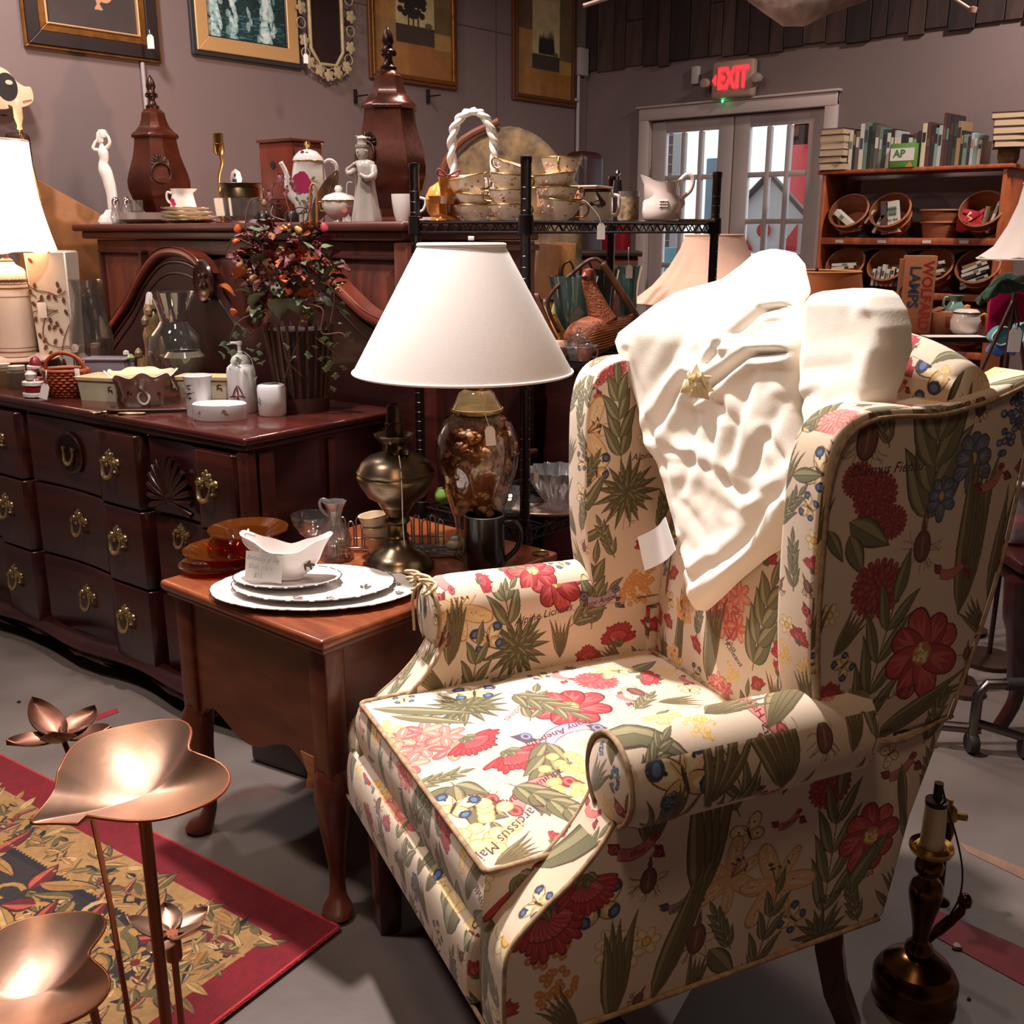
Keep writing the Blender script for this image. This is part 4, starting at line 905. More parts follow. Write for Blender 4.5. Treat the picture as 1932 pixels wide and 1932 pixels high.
m_ribbon(c,*PR(1120,1590,.08),.10,.1,(204,98,94),'cinthus');m_blades(c,*PR(1150,1560,.12),.16,1.3,5,.5,.06);m_yellow(c,*PR(1050,1660,.04),.025,(226,212,170));m_muscari(c,*PR(1196,1460,.17),.02,1.5);m_muscari(c,*PR(1170,1405,.17),.012,1.5)
m_clover(c,*PR(1030,1665,.02),.03,.7);m_blades(c,*PR(820,1200,.12),.09,1.5,4,.4);m_muscari(c,*PR(812,1135,.12),.025,1.5);m_clover(c,*PR(790,1245,.1),.03,1.)
# seat top and arm tops
c=cT
def leafT(*a): leaf(*a)
m_rosette(c,*PT(878,1328),.085);m_dahlia(c,*PT(1072,1338),.078,.2);m_ball(c,*PT(1125,1282),.048,(204,76,80),(232,138,134),(150,44,52));m_pink(c,*PT(795,1400),.09);m_clover(c,*PT(885,1392),.052,.4);m_clover(c,*PT(965,1422),.058,.2)
m_spray(c,*PT(880,1475),.16,-1.2,4,.5) ;m_spray(c,*PT(850,1465),.14,.1,3,.55);m_ribbon(c,*PT(1062,1390),.15,-1.35,(126,140,172),'Jeany Anemala');m_spray(c,*PT(1030,1400),.17,-.5,4,.35);m_spray(c,*PT(1000,1365),.14,2.6,3,.3)
m_ribbon(c,*PT(1005,1490),.15,-1.25,(214,96,92),'Pendulum triangulare');m_yellow(c,*PT(1075,1465),.06,(238,190,118));m_spray(c,*PT(960,1475),.15,.5,4,.4);m_bulb(c,*PT(915,1508),.032,.7);m_yellow(c,*PT(895,1545),.075,(240,208,146));m_butterfly(c,*PT(855,1510),.045,.9,True)
c.text('Narcissus Major',*PT(958,1558),.028,(80,46,50),-1.05);c.text('Jeun Lichnes',*PT(982,1338),.022,(96,66,66),-.9);leaf(c,*PT(1000,1600),.22,.045,.95,bend=.05);m_butterfly(c,*PT(895,1302),.05,1.2);leaf(c,*PT(700,1322),.2,.03,.9);leaf(c,*PT(735,1338),.16,.025,.8);m_spray(c,*PT(960,1305),.16,.4,4,.28)
m_yellow(c,*PT(715,1368),.04,(238,186,116));m_bulb(c,*PT(1200,1305),.028,.2);m_ribbon(c,*PT(1058,1272),.07,.2,(208,90,88));m_clover(c,*PT(1210,1272),.04,1.);m_ribbon(c,*PT(1180,1320),.06,.2,(208,90,88));m_spray(c,*PT(1160,1370),.12,.9,3);leaf(c,*PT(1185,1265),.1,.03,2.)
m_lily(c,-.2,.47,.05,.4)
m_ribbon(c,*PT(1430,1325,.71),.12,.1,(216,100,96),'Jris Halophila',True);m_blades(c,*PT(1450,1345,.71),.25,2.2,4,.7,.08);m_blades(c,*PT(1330,1345,.71),.12,1.9,6,1.4,.08);m_yellow(c,*PT(1240,1345,.71),.03,(222,184,122));m_bulb(c,*PT(1520,1362,.7),.03,1.4);m_ball(c,*PT(1540,1290,.71),.03,(214,120,110),(236,170,160),(170,70,70))
m_clover(c,*PT(1390,1290,.71),.04,2.);m_ribbon(c,-.33,.17,.08,0,(206,92,90));m_clover(c,-.34,.30,.03);m_dahlia(c,-.325,.36,.05)
m_muscari(c,*PT(1855,690,1.13),.03,.5);m_ribbon(c,.32,.62,.06,.4,(206,100,90));leaf(c,.3,.7,.1,.02,1.2);leaf(c,.33,.78,.1,.02,1.)
m_fill(cN,3200,31);m_fill(cF,2600,32);m_fill(cR,3600,33,.9);m_fill(cT,1500,34)
FAB=[M('floral_cloth_side',rough=.85,img=cN.image('print_side'),bump=(900,.08),sheen=.15),M('floral_cloth_front',rough=.85,img=cR.image('print_front'),bump=(900,.08),sheen=.15),
       M('floral_cloth_top',rough=.85,img=cT.image('print_top'),bump=(900,.08),sheen=.15),M('floral_cloth_inside',rough=.85,img=cF.image('print_inside'),bump=(900,.08),sheen=.15)]
def ch_fin(bm,name,par,smooth=60,topw=.62):
 bmesh.ops.recalc_face_normals(bm,faces=bm.faces);bm.normal_update()
 uvl=bm.loops.layers.uv.new('UVMap')
 for f in bm.faces:
  n=f.normal
  if abs(n.z) >topw: f.material_index=2
  elif abs(n.y) >abs(n.x): f.material_index=1
  else: f.material_index=0 if n.x>0 and f.calc_center_median().x>.1 else 3
  for l in f.loops:
   p=l.vert.co;k=f.material_index
   l[uvl].uv=(((p.y+.1) /1.0508,(p.z-.2) /1.0508) if k in (0,3) else ((p.x+.525) /1.0508,(p.z-.2) /1.0508) if k==1 else ((p.x+.525) /1.0508,(p.y+.1) /1.0508))
 me=bpy.data.meshes.new(name);bm.to_mesh(me);bm.free()
 for m in FAB: me.materials.append(m)
 me.shade_smooth();me.set_sharp_from_angle(angle=math.radians(smooth));return link_me(name,me,None,par)
chair=thing('wing_chair','cream botanical print wing chair with rolled arms in the foreground','armchair',(OC[0],OC[1],0),CH_RZ)
PIPE=M('welt_cord',(196,166,130),.85,var=(60,.45),col2=(120,90,66))
def rrect(a0,a1,b0,b1,r,n=4):
 o=[]
 for cx,cy,st in ((a1-r,b0+r,-PI/2),(a1-r,b1-r,0),(a0+r,b1-r,PI/2),(a0+r,b0+r,PI)):
  for k in range(n+1): t=st+PI/2*k/n;o.append((cx+r*math.cos(t),cy+r*math.sin(t)))
 return o
def loft(bm,secs,cap=True):
 """secs: list of (list of (a,b), z)"""
 rings=[[bm.verts.new((p[0],p[1],z)) for p in pts] for pts,z in secs]
 n=len(rings[0])
 for r,q in zip(rings,rings[1:]):
  for k in range(n): bm.faces.new((r[k],r[(k+1) % n],q[(k+1) % n],q[k]))
 if cap: bm.faces.new(rings[0]);bm.faces.new(rings[-1])
def arm(sg):
 # sections along b: a rolled top over an upright panel; front scroll flows down to the rail
 def sec(t):        # t 0..1 round the outline in (a,z) for the roll region
  pass
 bm=B()
 # lower panel as slab with its swept front
 prof=spline([(-.018,.275),(-.02,.36),(-.014,.43),(.03,.475),(.085,.515),(.125,.555),(.150,.595),(.160,.625)],5)
 out=prof+[(.64,.625),(.66,.275)]
 add_slab(bm,out,'x',sg*.280,sg*.362,.018,4)
 ch_fin(bm,'arm_panel',chair)
 bm=B()
 # roll
 N=28;cols=[]
 for i in range(19):
  t=i/18;b=.150+t*.42;f=min(1,(t/.07)) **.5 if t<.07 else 1
  ra,rz_=.066*(.86+.14*f) *(1-.12*t),.074*(.86+.14*f) *(1-.05*t)
  cz=.640-.01*t;ca=.342
  cols.append([bm.verts.new((sg*(ca+ra*math.cos(2*PI*k/N)),b,cz+rz_*math.sin(2*PI*k/N))) for k in range(N)])
 for p,q in zip(cols,cols[1:]):
  for k in range(N): bm.faces.new((p[k],p[(k+1) % N],q[(k+1) % N],q[k]))
 # front scroll face: slightly domed
 mid=bm.verts.new((sg*.342,.138,.640));rg=[bm.verts.new((sg*(.342+.046*math.cos(2*PI*k/N)),.141,.640+.05*math.sin(2*PI*k/N))) for k in range(N)]
 for k in range(N):
  bm.faces.new((cols[0][k],rg[k],rg[(k+1) % N],cols[0][(k+1) % N]));bm.faces.new((rg[k],mid,rg[(k+1) % N]))
 bm.faces.new(cols[-1][::-1])
 ch_fin(bm,'arm_roll',chair)
 # welt: round the scroll and down both edges of the front
 bm=B();w=.0042
 add_tube(bm,[(sg*(.342+.058*math.cos(t)),.146,.640+.066*math.sin(t)) for t in [-1.05+(2*PI-1.15) *k/28 for k in range(29)]],w,8)
 fr=prof[1:-3]
 for aa in (.284,.358): add_tube(bm,[(sg*aa,p[0] -.001+(.004 if True else 0),p[1]) for p in fr],w,8)
 add_tube(bm,[(sg*.364,-.012+.66*k/10,.277) for k in range(11)],.004,8)
 fin(bm,'welt',PIPE,chair,180)
arm(1);arm(-1)
def wing(sg):
 out=spline([(.49,.60),(.470,.70),(.458,.80),(.455,.95),(.458,1.03),(.475,1.085),(.515,1.112),(.58,1.116),(.66,1.112),(.74,1.122),(.80,1.135),(.845,1.15)],4)
 back=spline([(.856,1.12),(.846,1.0),(.825,.85),(.79,.72),(.755,.61)],3)
 bm=B();add_slab(bm,out+back,'x',sg*.285,sg*.362,.030,6);ch_fin(bm,'wing',chair,60)
 bm=B();add_tube(bm,[(sg*.3625,p[0] +(.012 if i<26 else .0),p[1] -(.012 if i>14 else .0)) for i,p in enumerate(out)],.0038,8)
 add_tube(bm,[(sg*.365,p[0] -.003,p[1]) for p in back],.003,6);add_tube(bm,[(sg*.364,.5+.26*k/8,.603+.01*math.sin(k)) for k in range(9)],.003,6)
 fin(bm,'welt',PIPE,chair,180)
 # rear quarter between rail and wing
 bm=B();add_slab(bm,[(.60,.275),(.60,.605),(.757,.612),(.70,.45),(.665,.275)],'x',sg*.27,sg*.361,.01,3);ch_fin(bm,'side_panel',chair)
wing(1);wing(-1)
# back: puffed front, crest that dips to the wings
bm=B()
def sm(e0,e1,x): t=max(0,min(1,(x-e0) /(e1-e0)));return t*t*(3-2*t)
def backf(s,t):
 a=-.30+.60*s;crest=1.212-.045*(abs(2*s-1)) **4
 if t<.55:
  q=t/.55;z=.40+(crest-.06-.40) *q;b=.615+.075*q-.035*math.sin(PI*min(1,q*1.05)) *(1-(2*s-1) **4)
 elif t<.75:
  q=(t-.55) /.2;z=crest-.06+.06*math.sin(PI*q);b=.69+.045*(1-math.cos(PI*q)) +(0)
  z=crest-.06+.055*math.sin(PI*q);
 else:
  q=(t-.75) /.25;z=crest-.06-(crest-.06-.28) *q;b=.78+.06*math.sin(PI*.5*min(1,2*q+.3)) -.17*q**1.1
 return (a*(1+.15*sm(1.02,1.10,z)),b,z)
g_=add_grid(bm,backf,41,70)
for i_ in (0,40): bm.faces.new([r[i_] for r in g_])
bmesh.ops.triangulate(bm,faces=[f for f in bm.faces if len(f.verts) >4])
ch_fin(bm,'backrest',chair,80)
# seat cushion: crowned box
bm=B()
def cushf(s,t):
 th=2*PI*t;hb=1 if True else 0
 return None
NX,NY=34,34
def hgt(a,b):
 e=min(1,(1-(abs(a) /.292) **6)) *min(1,1-(abs((b-.30) /.315)) **8)
 return .508+.024*max(0,(1-(a/.30) **2)) *max(0,(1-((b-.3) /.33) **2)) 
top=[[bm.verts.new((-.288+.576*i/NX,-.012+.62*j/NY,hgt(-.288+.576*i/NX,-.012+.62*j/NY))) for i in range(NX+1)] for j in range(NY+1)]
for j in range(NY):
 for i in range(NX): bm.faces.new((top[j][i],top[j][i+1],top[j+1][i+1],top[j+1][i]))
ed=[top[0][i] for i in range(NX+1)] +[top[j][NX] for j in range(1,NY+1)] +[top[NY][i] for i in range(NX-1,-1,-1)] +[top[j][0] for j in range(NY-1,0,-1)]
prev=ed
for k in range(1,8):
 q=k/7;bul=.010*math.sin(PI*q);ring=[]
 for vtx in ed:
  x,y=vtx.co.x,vtx.co.y;ox=bul*(1 if x>.287 else -1 if x<-.287 else 0);oy=bul*(-1 if y<-.011 else 1 if y>.607 else 0)
  ring.append(bm.verts.new((x+ox,y+oy,vtx.co.z-.105*q)))
 n=len(ring)
 for m_ in range(n): bm.faces.new((prev[m_],prev[(m_+1) % n],ring[(m_+1) % n],ring[m_]))
 prev=ring
bm.faces.new(prev)
ch_fin(bm,'seat_cushion',chair,50,.75)
bm=B();rim=[(x,y,hgt(x,y) +.001) for x,y in rrect(-.289,.289,-.013,.609,.012,3)]
rim2=[]
for p,q in zip(rim,rim[1:] +rim[:1]):
 for k in range(12): t=k/12;x=p[0] *(1-t) +q[0] *t;y=p[1] *(1-t) +q[1] *t;rim2.append((x,y,hgt(x,y) +.001))
add_tube(bm,rim2,.0045,8,closed=True);fin(bm,'cushion_welt',PIPE,chair,180)
# deck and front rail
bm=B();add_box(bm,(0,.31,.335),(.60,.64,.12),.02,3);ch_fin(bm,'seat_deck',chair)
bm=B();add_slab(bm,spline([(-.030,.285),(-.036,.34),(-.030,.39),(-.012,.408)],4) +[(.05,.41),(.05,.285)],'x',-.33,.275,.014,3);ch_fin(bm,'front_rail',chair)
bm=B();add_tube(bm,[(-.36+.72*k/10,-.026,.283) for k in range(11)],.0035,6);fin(bm,'hem_welt',PIPE,chair,180)
LEGW=M('dark_mahogany',(98,40,26),.3,wood=(30,30,3),col2=(52,18,14),coat=.3)
for a in (-.305,.305):
 bm=B();add_box(bm,(a,.03,.142),(.056,.056,.283),.004,2,taper=.8);fin(bm,'leg',LEGW,chair)
for a in (-.28,.30):
 bm=B();add_tube(bm,[(a,.60,.30),(a,.61,.2),(a,.635,.1),(a,.68,0.0)],[.035,.031,.027,.024],4);fin(bm,'leg',LEGW,chair)
bm=B();add_box(bm,(0,.32,.268),(.58,.58,.015),.003);fin(bm,'bottom_lining',M('black_lining',(24,18,18),.95),chair)
# cord bow on the far arm
bm=B();CR=M('cream_cord',(206,186,150),.8,bump=(400,.3));o=Vector((-.345,.139,.700))
for k,(dx,dz,r) in enumerate(((.03,.022,.03),(.055,.024,.024),(-.022,-.004,.02),(-.03,.016,.018))):
 add_tube(bm,[tuple(o+Vector((dx+r*math.cos(t),-.012+.01*math.sin(2*t),dz*.6+r*.55*math.sin(t)))) for t in [2*PI*q/16 for q in range(16)]],.0032,6,closed=True)
add_tube(bm,[tuple(o+Vector((-.02,-.01,0))),tuple(o+Vector((-.03,-.014,-.04))),tuple(o+Vector((-.024,-.014,-.1)))],.003,6)
fin(bm,'tie_cord',CR,chair,180,label='cream cord bow on the arm front')
# ------------------------------------------------------------------ comforter over the back
DOWN=M('cream_quilt',(238,229,216),.8,bump=(260,.05),sheen=.3,sub=.05)
def interp(tab,y):
 for (y0,x0),(y1,x1) in zip(tab,tab[1:]):
  if y <= y1: return x0+(x1-x0) *(y-y0) /(y1-y0+1e-9)
 return tab[-1][1]
def sm(e0,e1,x): t=max(0,min(1,(x-e0) /(e1-e0)));return t*t*(3-2*t)
def on_surf(px,py,g):
 b=.55
 for _ in range(8): q=ch(px,py,b=b);b=g(q[0],q[2])
 return ch(px,py,b=b)
def pd(px,py,line):
 best=1e9;tt=0;n=len(line) -1
 for i in range(n):
  (x0,y0),(x1,y1) =line[i],line[i+1];dx,dy=x1-x0,y1-y0;t=max(0,min(1,((px-x0) *dx+(py-y0) *dy) /(dx*dx+dy*dy)))
  d=math.hypot(px-x0-t*dx,py-y0-t*dy)
  if d<best: best=d;tt=(i+t) /n
 return best,tt
def drape(name,L_,R_,y0,y1,g,creases,nx,ny,par,thick,amp=1.,label=None,rnd=.035):
 bm=B();rows=[];TK=[]
 for j in range(ny+1):
  py=y0+(y1-y0) *j/ny;xl,xr=interp(L_,py),interp(R_,py);row=[]
  for i in range(nx+1):
   s=i/nx;px=xl+(xr-xl) *s;q=on_surf(px,py,g)
   e=min(px-xl,xr-px,(py-y0) *.8,(y1-py) *.6) /26.;e=max(0,min(1,e));puff=rnd*(1-math.sqrt(max(0,1-(1-e) **2)))
   nz=mnoise.noise(Vector((px*.008+py*.005,(px*.6-py) *.0035,1.3))) *.009+mnoise.noise(Vector((px*.03+py*.022,(px-py) *.012,5.3))) *.0012+mnoise.noise(Vector((px*.06,py*.045,9.3))) *.0006
   d=-nz*amp
   for ln,dep,w in creases:
    ds,tt=pd(px,py,ln);d += (.8 if dep>.013 else .42) *dep*math.exp(-(ds/w) **2) *math.sin(PI*min(1,.12+tt*.88)) -dep*.45*math.exp(-((ds-w*2.4) /(w*1.6)) **2)
   q=q.copy();row.append(bm.verts.new((q[0] +d*.25,q[1] +puff+d,q[2])));TK.append(math.sqrt(max(0,1-(1-e) **2)))
  rows.append(row)
 bks=[]
 for j,r in enumerate(rows):
  bks.append([bm.verts.new(v.co+Vector((0,.004+thick*TK[j*(nx+1) +i],0))) for i,v in enumerate(r)])
 for G in (rows,bks):
  for r,q in zip(G,G[1:]):
   for i in range(nx): bm.faces.new((r[i],r[i+1],q[i+1],q[i]))
 loop=lambda G: G[0][:] +[r[-1] for r in G[1:]] +G[-1][-2::-1] +[r[0] for r in G[-2:0:-1]]
 la,lb=loop(rows),loop(bks);n=len(la)
 for i in range(n): bm.faces.new((la[i],la[(i+1) % n],lb[(i+1) % n],lb[i]))
 o=fin(bm,name,DOWN,par,75,label=label);return o
def g1(a,z):
 b=.535+.05*(z-.5) /.6-.055*sm(.12,.38,-a) *sm(.62,.80,z) +.10*sm(1.15,1.34,z) +.05*sm(.75,.5,z)
 return b
def g2(a,z): return .475+.13*sm(.80,1.27,z)
comf=thing('comforter','cream quilted comforter draped over the back of the floral armchair','comforter',(OC[0],OC[1],0),CH_RZ)
LL=[(470,1428),(480,1408),(500,1385),(528,1345),(548,1270),(575,1222),(600,1188),(628,1150),(645,1143),(660,1150),(700,1168),(760,1186),(820,1206),(880,1230),(950,1249),(1020,1263),(1080,1279),(1130,1287),(1158,1298)]
RR=[(470,1436),(476,1470),(500,1487),(560,1499),(640,1497),(700,1492),(780,1499),(850,1514),(900,1526),(935,1528),(965,1500),(1000,1468),(1050,1425),(1100,1368),(1148,1316),(1158,1303)]
CRE=[([(1486,578),(1440,585),(1400,620),(1375,642)],.022,6),([(1478,665),(1420,668),(1370,705),(1325,748)],.026,7),([(1305,712),(1275,742),(1245,790),(1232,815)],.020,9),([(1365,648),(1345,672),(1325,705)],.014,5),
       ([(1310,715),(1315,770),(1300,830)],.008,8),([(1330,720),(1390,800),(1370,900),(1375,960)],.008,9),([(1420,700),(1400,790),(1385,860)],.008,9),([(1480,760),(1430,860),(1410,930)],.009,10),
       ([(1250,870),(1330,880),(1400,930),(1470,930)],.007,9),([(1310,860),(1280,940),(1330,1010)],.006,8),([(1500,905),(1440,960),(1410,1020),(1350,1070),(1300,1100)],.012,9),([(1185,660),(1220,780),(1262,900),(1275,1000)],.007,5),
       ([(1300,620),(1260,690),(1235,760)],.007,10),([(1240,830),(1262,850),(1310,865)],.007,7),([(1270,1060),(1310,1090),(1340,1060)],.009,7),([(1360,760),(1345,830),(1350,880)],.007,7),([(1450,820),(1480,870),(1500,930)],.007,7)]
drape('draped_panel',LL,RR,470,1158,g1,CRE,76,170,comf,.035,1.)
# turned-back underside at the lower right and the gathered tuft
def g1b(a,z): return g1(a,z) +.018
drape('turned_edge',[(925,1500),(960,1470),(1000,1430),(1050,1385),(1100,1330),(1140,1300)],[(925,1534),(945,1548),(985,1522),(1030,1455),(1060,1410),(1100,1366),(1140,1318)],925,1140,g1b,[([(1520,950),(1470,1010),(1400,1080)],.01,8)],14,40,comf,.012,.8)
LR=[(545,1562),(549,1530),(556,1512),(575,1500),(700,1491),(800,1499),(860,1512),(900,1524),(950,1530),(985,1540)]
RP=[(545,1598),(549,1632),(560,1645),(585,1662),(620,1672),(655,1668),(700,1656),(735,1646),(780,1630),(860,1600),(985,1560)]
drape('pillow_fold',LR,RP,545,985,g2,[([(1640,600),(1660,660),(1645,720)],.008,9),([(1505,880),(1540,820),(1590,790)],.012,8),([(1500,760),(1540,740)],.008,8),([(1560,900),(1545,850),(1560,800)],.01,8),([(1530,935),(1570,900)],.012,7),([(1520,700),(1600,690)],.004,12)],50,90,comf,.045,.5,rnd=.05)
bm=B();random.seed(3)
for k in range(16):
 a=random.uniform(0,2*PI);q=ch(1312+random.uniform(-16,16),722+random.uniform(-16,16),b=.505);r=random.uniform(.006,.013)
 add_lathe(bm,[(0,-.003),(r,0),(r*1.25,.004),(0,.002)],7,wob=lambda t,i: 1+.35*math.sin(3*t+k),mat=Matrix.Translation(Vector(q)) @ Matrix.Rotation(PI/2+random.uniform(-.7,.7),4,'X') @ Matrix.Rotation(a,4,'Y'))
fin(bm,'tied_tuft',M('tuft_cloth',(224,206,166),.8),comf,80)
bm=B();P=[(1203,1013),(1264,974),(1284,1036),(1217,1077)]
cs=[on_surf(x,y,lambda a,z: g1(a,z) -.012) for x,y in P]
def quad(s,t):
 p=[Vector(k) for k in cs];q=p[0].lerp(p[1],s).lerp(p[3].lerp(p[2],s),t);q.y += .012*math.sin(PI*s*1.3) ;return q
add_grid(bm,quad,9,5);solid(bm,.0012);fin(bm,'care_label',M('label_white',(236,236,238),.7),comf,60,label='blank white cloth care label')
# ------------------------------------------------------------------ view-aligned builder for the many small pieces (x to the right of the view, y away, z up)
RZV=math.atan2(c_rt[1],c_rt[0])
def TH(name,label,cat,px,py,z=None,group=None,x=None,y=None,rz=0.,tilt=None):
 p=put(px,py,z,x,y);t=thing(name,label,cat,p,RZV+rz,group)
 if tilt: t.rotation_euler=(Matrix.Rotation(RZV+rz,3,'Z') @ Matrix.Rotation(tilt,3,'Y')).to_euler()
 return t,mpp(p)
def P(t,k,nm,prof,mat,seg=28,c=(0,0,0),sx=1.,sy=1.,wob=None,smooth=40,label=None,mtx=None,cap=True,par=None):
 bm=B();add_lathe(bm,[(r*k,h*k) for r,h in prof],seg,c=tuple(v*k for v in c),sx=sx,sy=sy,wob=wob,mat=mtx,cap=cap);return fin(bm,nm,mat,par or t,smooth,label=label)
def T(t,k,nm,pts,r,mat,seg=8,closed=False,n=5,par=None,label=None):
 bm=B();q=[tuple(v*k for v in p) for p in pts];q=spline(q,n,closed) if len(q) >2 else q
 rr=r*k if not isinstance(r,(list,tuple)) else [r[min(len(r) -1,int(i/len(q) *len(r)))] *k for i in range(len(q))]
 add_tube(bm,q,rr,seg,closed);return fin(bm,nm,mat,par or t,180,label=label)
def BX(t,k,nm,c,s,mat,bev=1.,rot=None,par=None,label=None):
 bm=B();add_box(bm,tuple(v*k for v in c),tuple(v*k for v in s),bev*k,2,rot=rot);return fin(bm,nm,mat,par or t,40,label=label)
def cup(r0,r1,h,th=1.2,foot=0.):
 """open vessel profile: foot radius, rim radius, height"""
 o=[(0,0),(r0,0),(r0,foot)] if foot else [(0,0),(r0,0)]
 for i in range(1,7): q=i/6;o.append((r0+(r1-r0) *math.sin(q*PI/2) **.9,foot+(h-foot) *q))
 for i in range(6,0,-1): q=i/6;o.append((max(.5,r0+(r1-r0) *math.sin(q*PI/2) **.9-th),foot+(h-foot) *q+(th*0 if i<6 else 0)))
 o.append((0,foot+th));return o
def price_tag(label,px,py,f,s=1.,string=None,rz=0.,roll=0.):
 p=at(px,py,f=f);k=f/FPX;t=thing('price_tag',label,'tag',p,RZV+rz,'white string price tags')
 if roll: t.rotation_euler=(Matrix.Rotation(RZV+rz,3,'Z') @ Matrix.Rotation(roll,3,'Y')).to_euler()
 bm=B();add_slab(bm,[(-8*s*k,-16*s*k),(8*s*k,-16*s*k),(8*s*k,9*s*k),(4*s*k,15*s*k),(-4*s*k,15*s*k),(-8*s*k,9*s*k)],'y',-.0004,.0004);fin(bm,'card',M('tag_card',(232,224,218),.7),t,0)
 if string: T(t,k,'string',[(0,0,13*s)] +[(a,0,b) for a,b in string],.9,M('white_string',(224,214,204),.8),5)
 return t
CHINA=M('white_china',(234,226,220),.14,coat=.4);CHINAG=M('china_grey',(214,206,200),.2,coat=.3);GOLD=M('gilt',(196,150,84),.25,.9);ROSE=M('rose_decal',(184,56,100),.3);GRN=M('leaf_decal',(96,130,74),.4)  # the second china is a slightly greyer white
CREAM=M('cream_china',(236,218,186),.2,coat=.3);IRONB=M('black_iron',(36,28,30),.4,.4);BR2=M('brass_bright',(190,150,84),.22,1.);GL=GLASS('clear_glass',(240,240,238),.02,.02);GLW=GLASS('cut_glass',(230,226,224),.08,.10)
BRONZE=M('bronze_urn',(108,52,30),.32,.55,var=(7,.4),col2=(58,26,22),bump=(30,.1),coat=.2);BRD=M('bronze_dark',(62,40,34),.35,.7)
def decal(t,k,pts,kind='rose',s=5):
 """small printed blossoms: thin discs lying on the surface, facing the viewer"""
 for x,y,z in pts:
  bm=B()
  for q in range(6): a=q*PI/3;add_lathe(bm,[(0,0),(s*.5*k,.2*k),(0,.5*k)],8,mat=Matrix.Translation(((x+math.cos(a) *s*.45) *k,y*k,(z+math.sin(a) *s*.45) *k)) @ Matrix.Rotation(PI/2,4,'X'))
  fin(bm,'blossom',ROSE if kind=='rose' else M('blush_decal',(196,120,112),.4),t)
# ---- two urns
def urn(px,py,sc,label,ringx,yaw):
 t,k=TH('lidded_urn',label,'urn',px,py,CT,x=2.42,group='pair of bronze urns on the cabinet');k *= sc
 def sq(w,z,bm,store,hw=None):
  c=.30*w;ring=[bm.verts.new((x*k,y*k,z*k)) for x,y in ((w,-c),(w,c),(c,w),(-c,w),(-w,c),(-w,-c),(-c,-w),(c,-w))];store.append(ring)
 def sqloft(nm,prof,mat):
  bm=B();st=[]
  for w,z in prof: sq(w,z,bm,st)
  for a,b2 in zip(st,st[1:]):
   for q in range(8): bm.faces.new((a[q],a[(q+1) % 8],b2[(q+1) % 8],b2[q]))
  bm.faces.new(st[0]);bm.faces.new(st[-1]);bmesh.ops.rotate(bm,verts=bm.verts,cent=(0,0,0),matrix=Matrix.Rotation(yaw,3,'Z'));return fin(bm,nm,mat,t,28)
 sqloft('body',[(36,0),(36,4),(30,10),(30,22),(40,34),(56,52),(63,72),(64,88),(60,104),(54,122),(48,140),(44,160),(42,176)],BRONZE)
 sqloft('lid',[(46,176),(48,180),(46,184),(38,190),(30,200),(25,214),(23,226),(18,232),(12,236),(0.5,237)],BRONZE)
 P(t,k,'finial',[(0,232),(13,234),(14,240),(9,244),(6,252),(8,258),(13,264),(8,268),(7,272),(10,278),(8,288),(4,296),(0,302)],BRD,20)
 for q in range(5): a=q*2*PI/5;P(t,k,'finial_leaf',[(0,0),(4,3),(3,8),(0,12)],BRD,8,c=(10*math.cos(a),10*math.sin(a),256),sy=.6)
 d=Vector((math.cos(yaw),math.sin(yaw),0));ax=Matrix.Rotation(yaw,4,'Z')
 F_=Matrix.Rotation(yaw-PI/2+(0 if ringx>0 else 0),4,'Z');
 dirs=math.atan2(-1,ringx)      # face that carries the ring handle
 u_=Vector((math.cos(dirs),math.sin(dirs),0));w_=Vector((-u_.y,u_.x,0))
 bm=B()
 for q in range(9):
  a=PI*q/8+0;L=17*k;o=u_*52*k+Vector((0,0,122*k));add_tube(bm,[o,o+(w_*math.cos(a) +Vector((0,0,1)) *math.sin(a)) *L*.6+u_*3*k,o+(w_*math.cos(a) +Vector((0,0,1)) *math.sin(a)) *L],[2*k,3*k,3.4*k],6)
 fin(bm,'shell_mount',BRD,t,60)
 bm=B();o=u_*60*k+Vector((0,0,104*k));add_tube(bm,[o+w_*20*k*math.cos(a) +Vector((0,0,20*k*math.sin(a))) +u_*(-3*k*math.sin(a)) for a in [2*PI*q/24 for q in range(24)]],2.6*k,8,closed=True);fin(bm,'ring_handle',BRD,t,180)
urn(308,402,.87,'smaller-looking bronze lidded urn near the white statue',.45,.35)
urn(742,408,1.13,'large bronze lidded urn behind the praying figurine',-.75,.8)
# ---- tall white statue
t,k=TH('statue','slender white nude statue with raised arms beside the left urn','statue',212,424,CT,x=2.16)
P(t,k,'pedestal',[(0,0),(24,0),(25,4),(20,14),(12,20),(8,26),(0,27)],CHINAG,24,wob=lambda a,i: 1+.12*math.sin(5*a))
bm=B();pts=spline([(4,0,22),(6,0,50),(2,0,80),(-4,0,104),(-2,0,118),(-3,0,134),(-4,0,144)],4);r=[7,8,9,9.5,9.5,10,10.5,11,11,11.5,12,11.5,10,9,8,8,8.5,9,9.5,9,8,6,4.5,4,4]
add_tube(bm,[tuple(v*k for v in p) for p in pts],[r[min(24,i)] *k for i in range(len(pts))],14);fin(bm,'body',CHINA,t,180)
P(t,k,'head',[(0,142),(6,146),(8,154),(6,163),(0,166)],CHINA,16,c=(-5,0,0))
P(t,k,'hair',[(0,152),(9,154),(10,162),(6,168),(0,169)],CHINAG,12,c=(-1,2,0),wob=lambda a,i: 1+.1*math.sin(7*a))
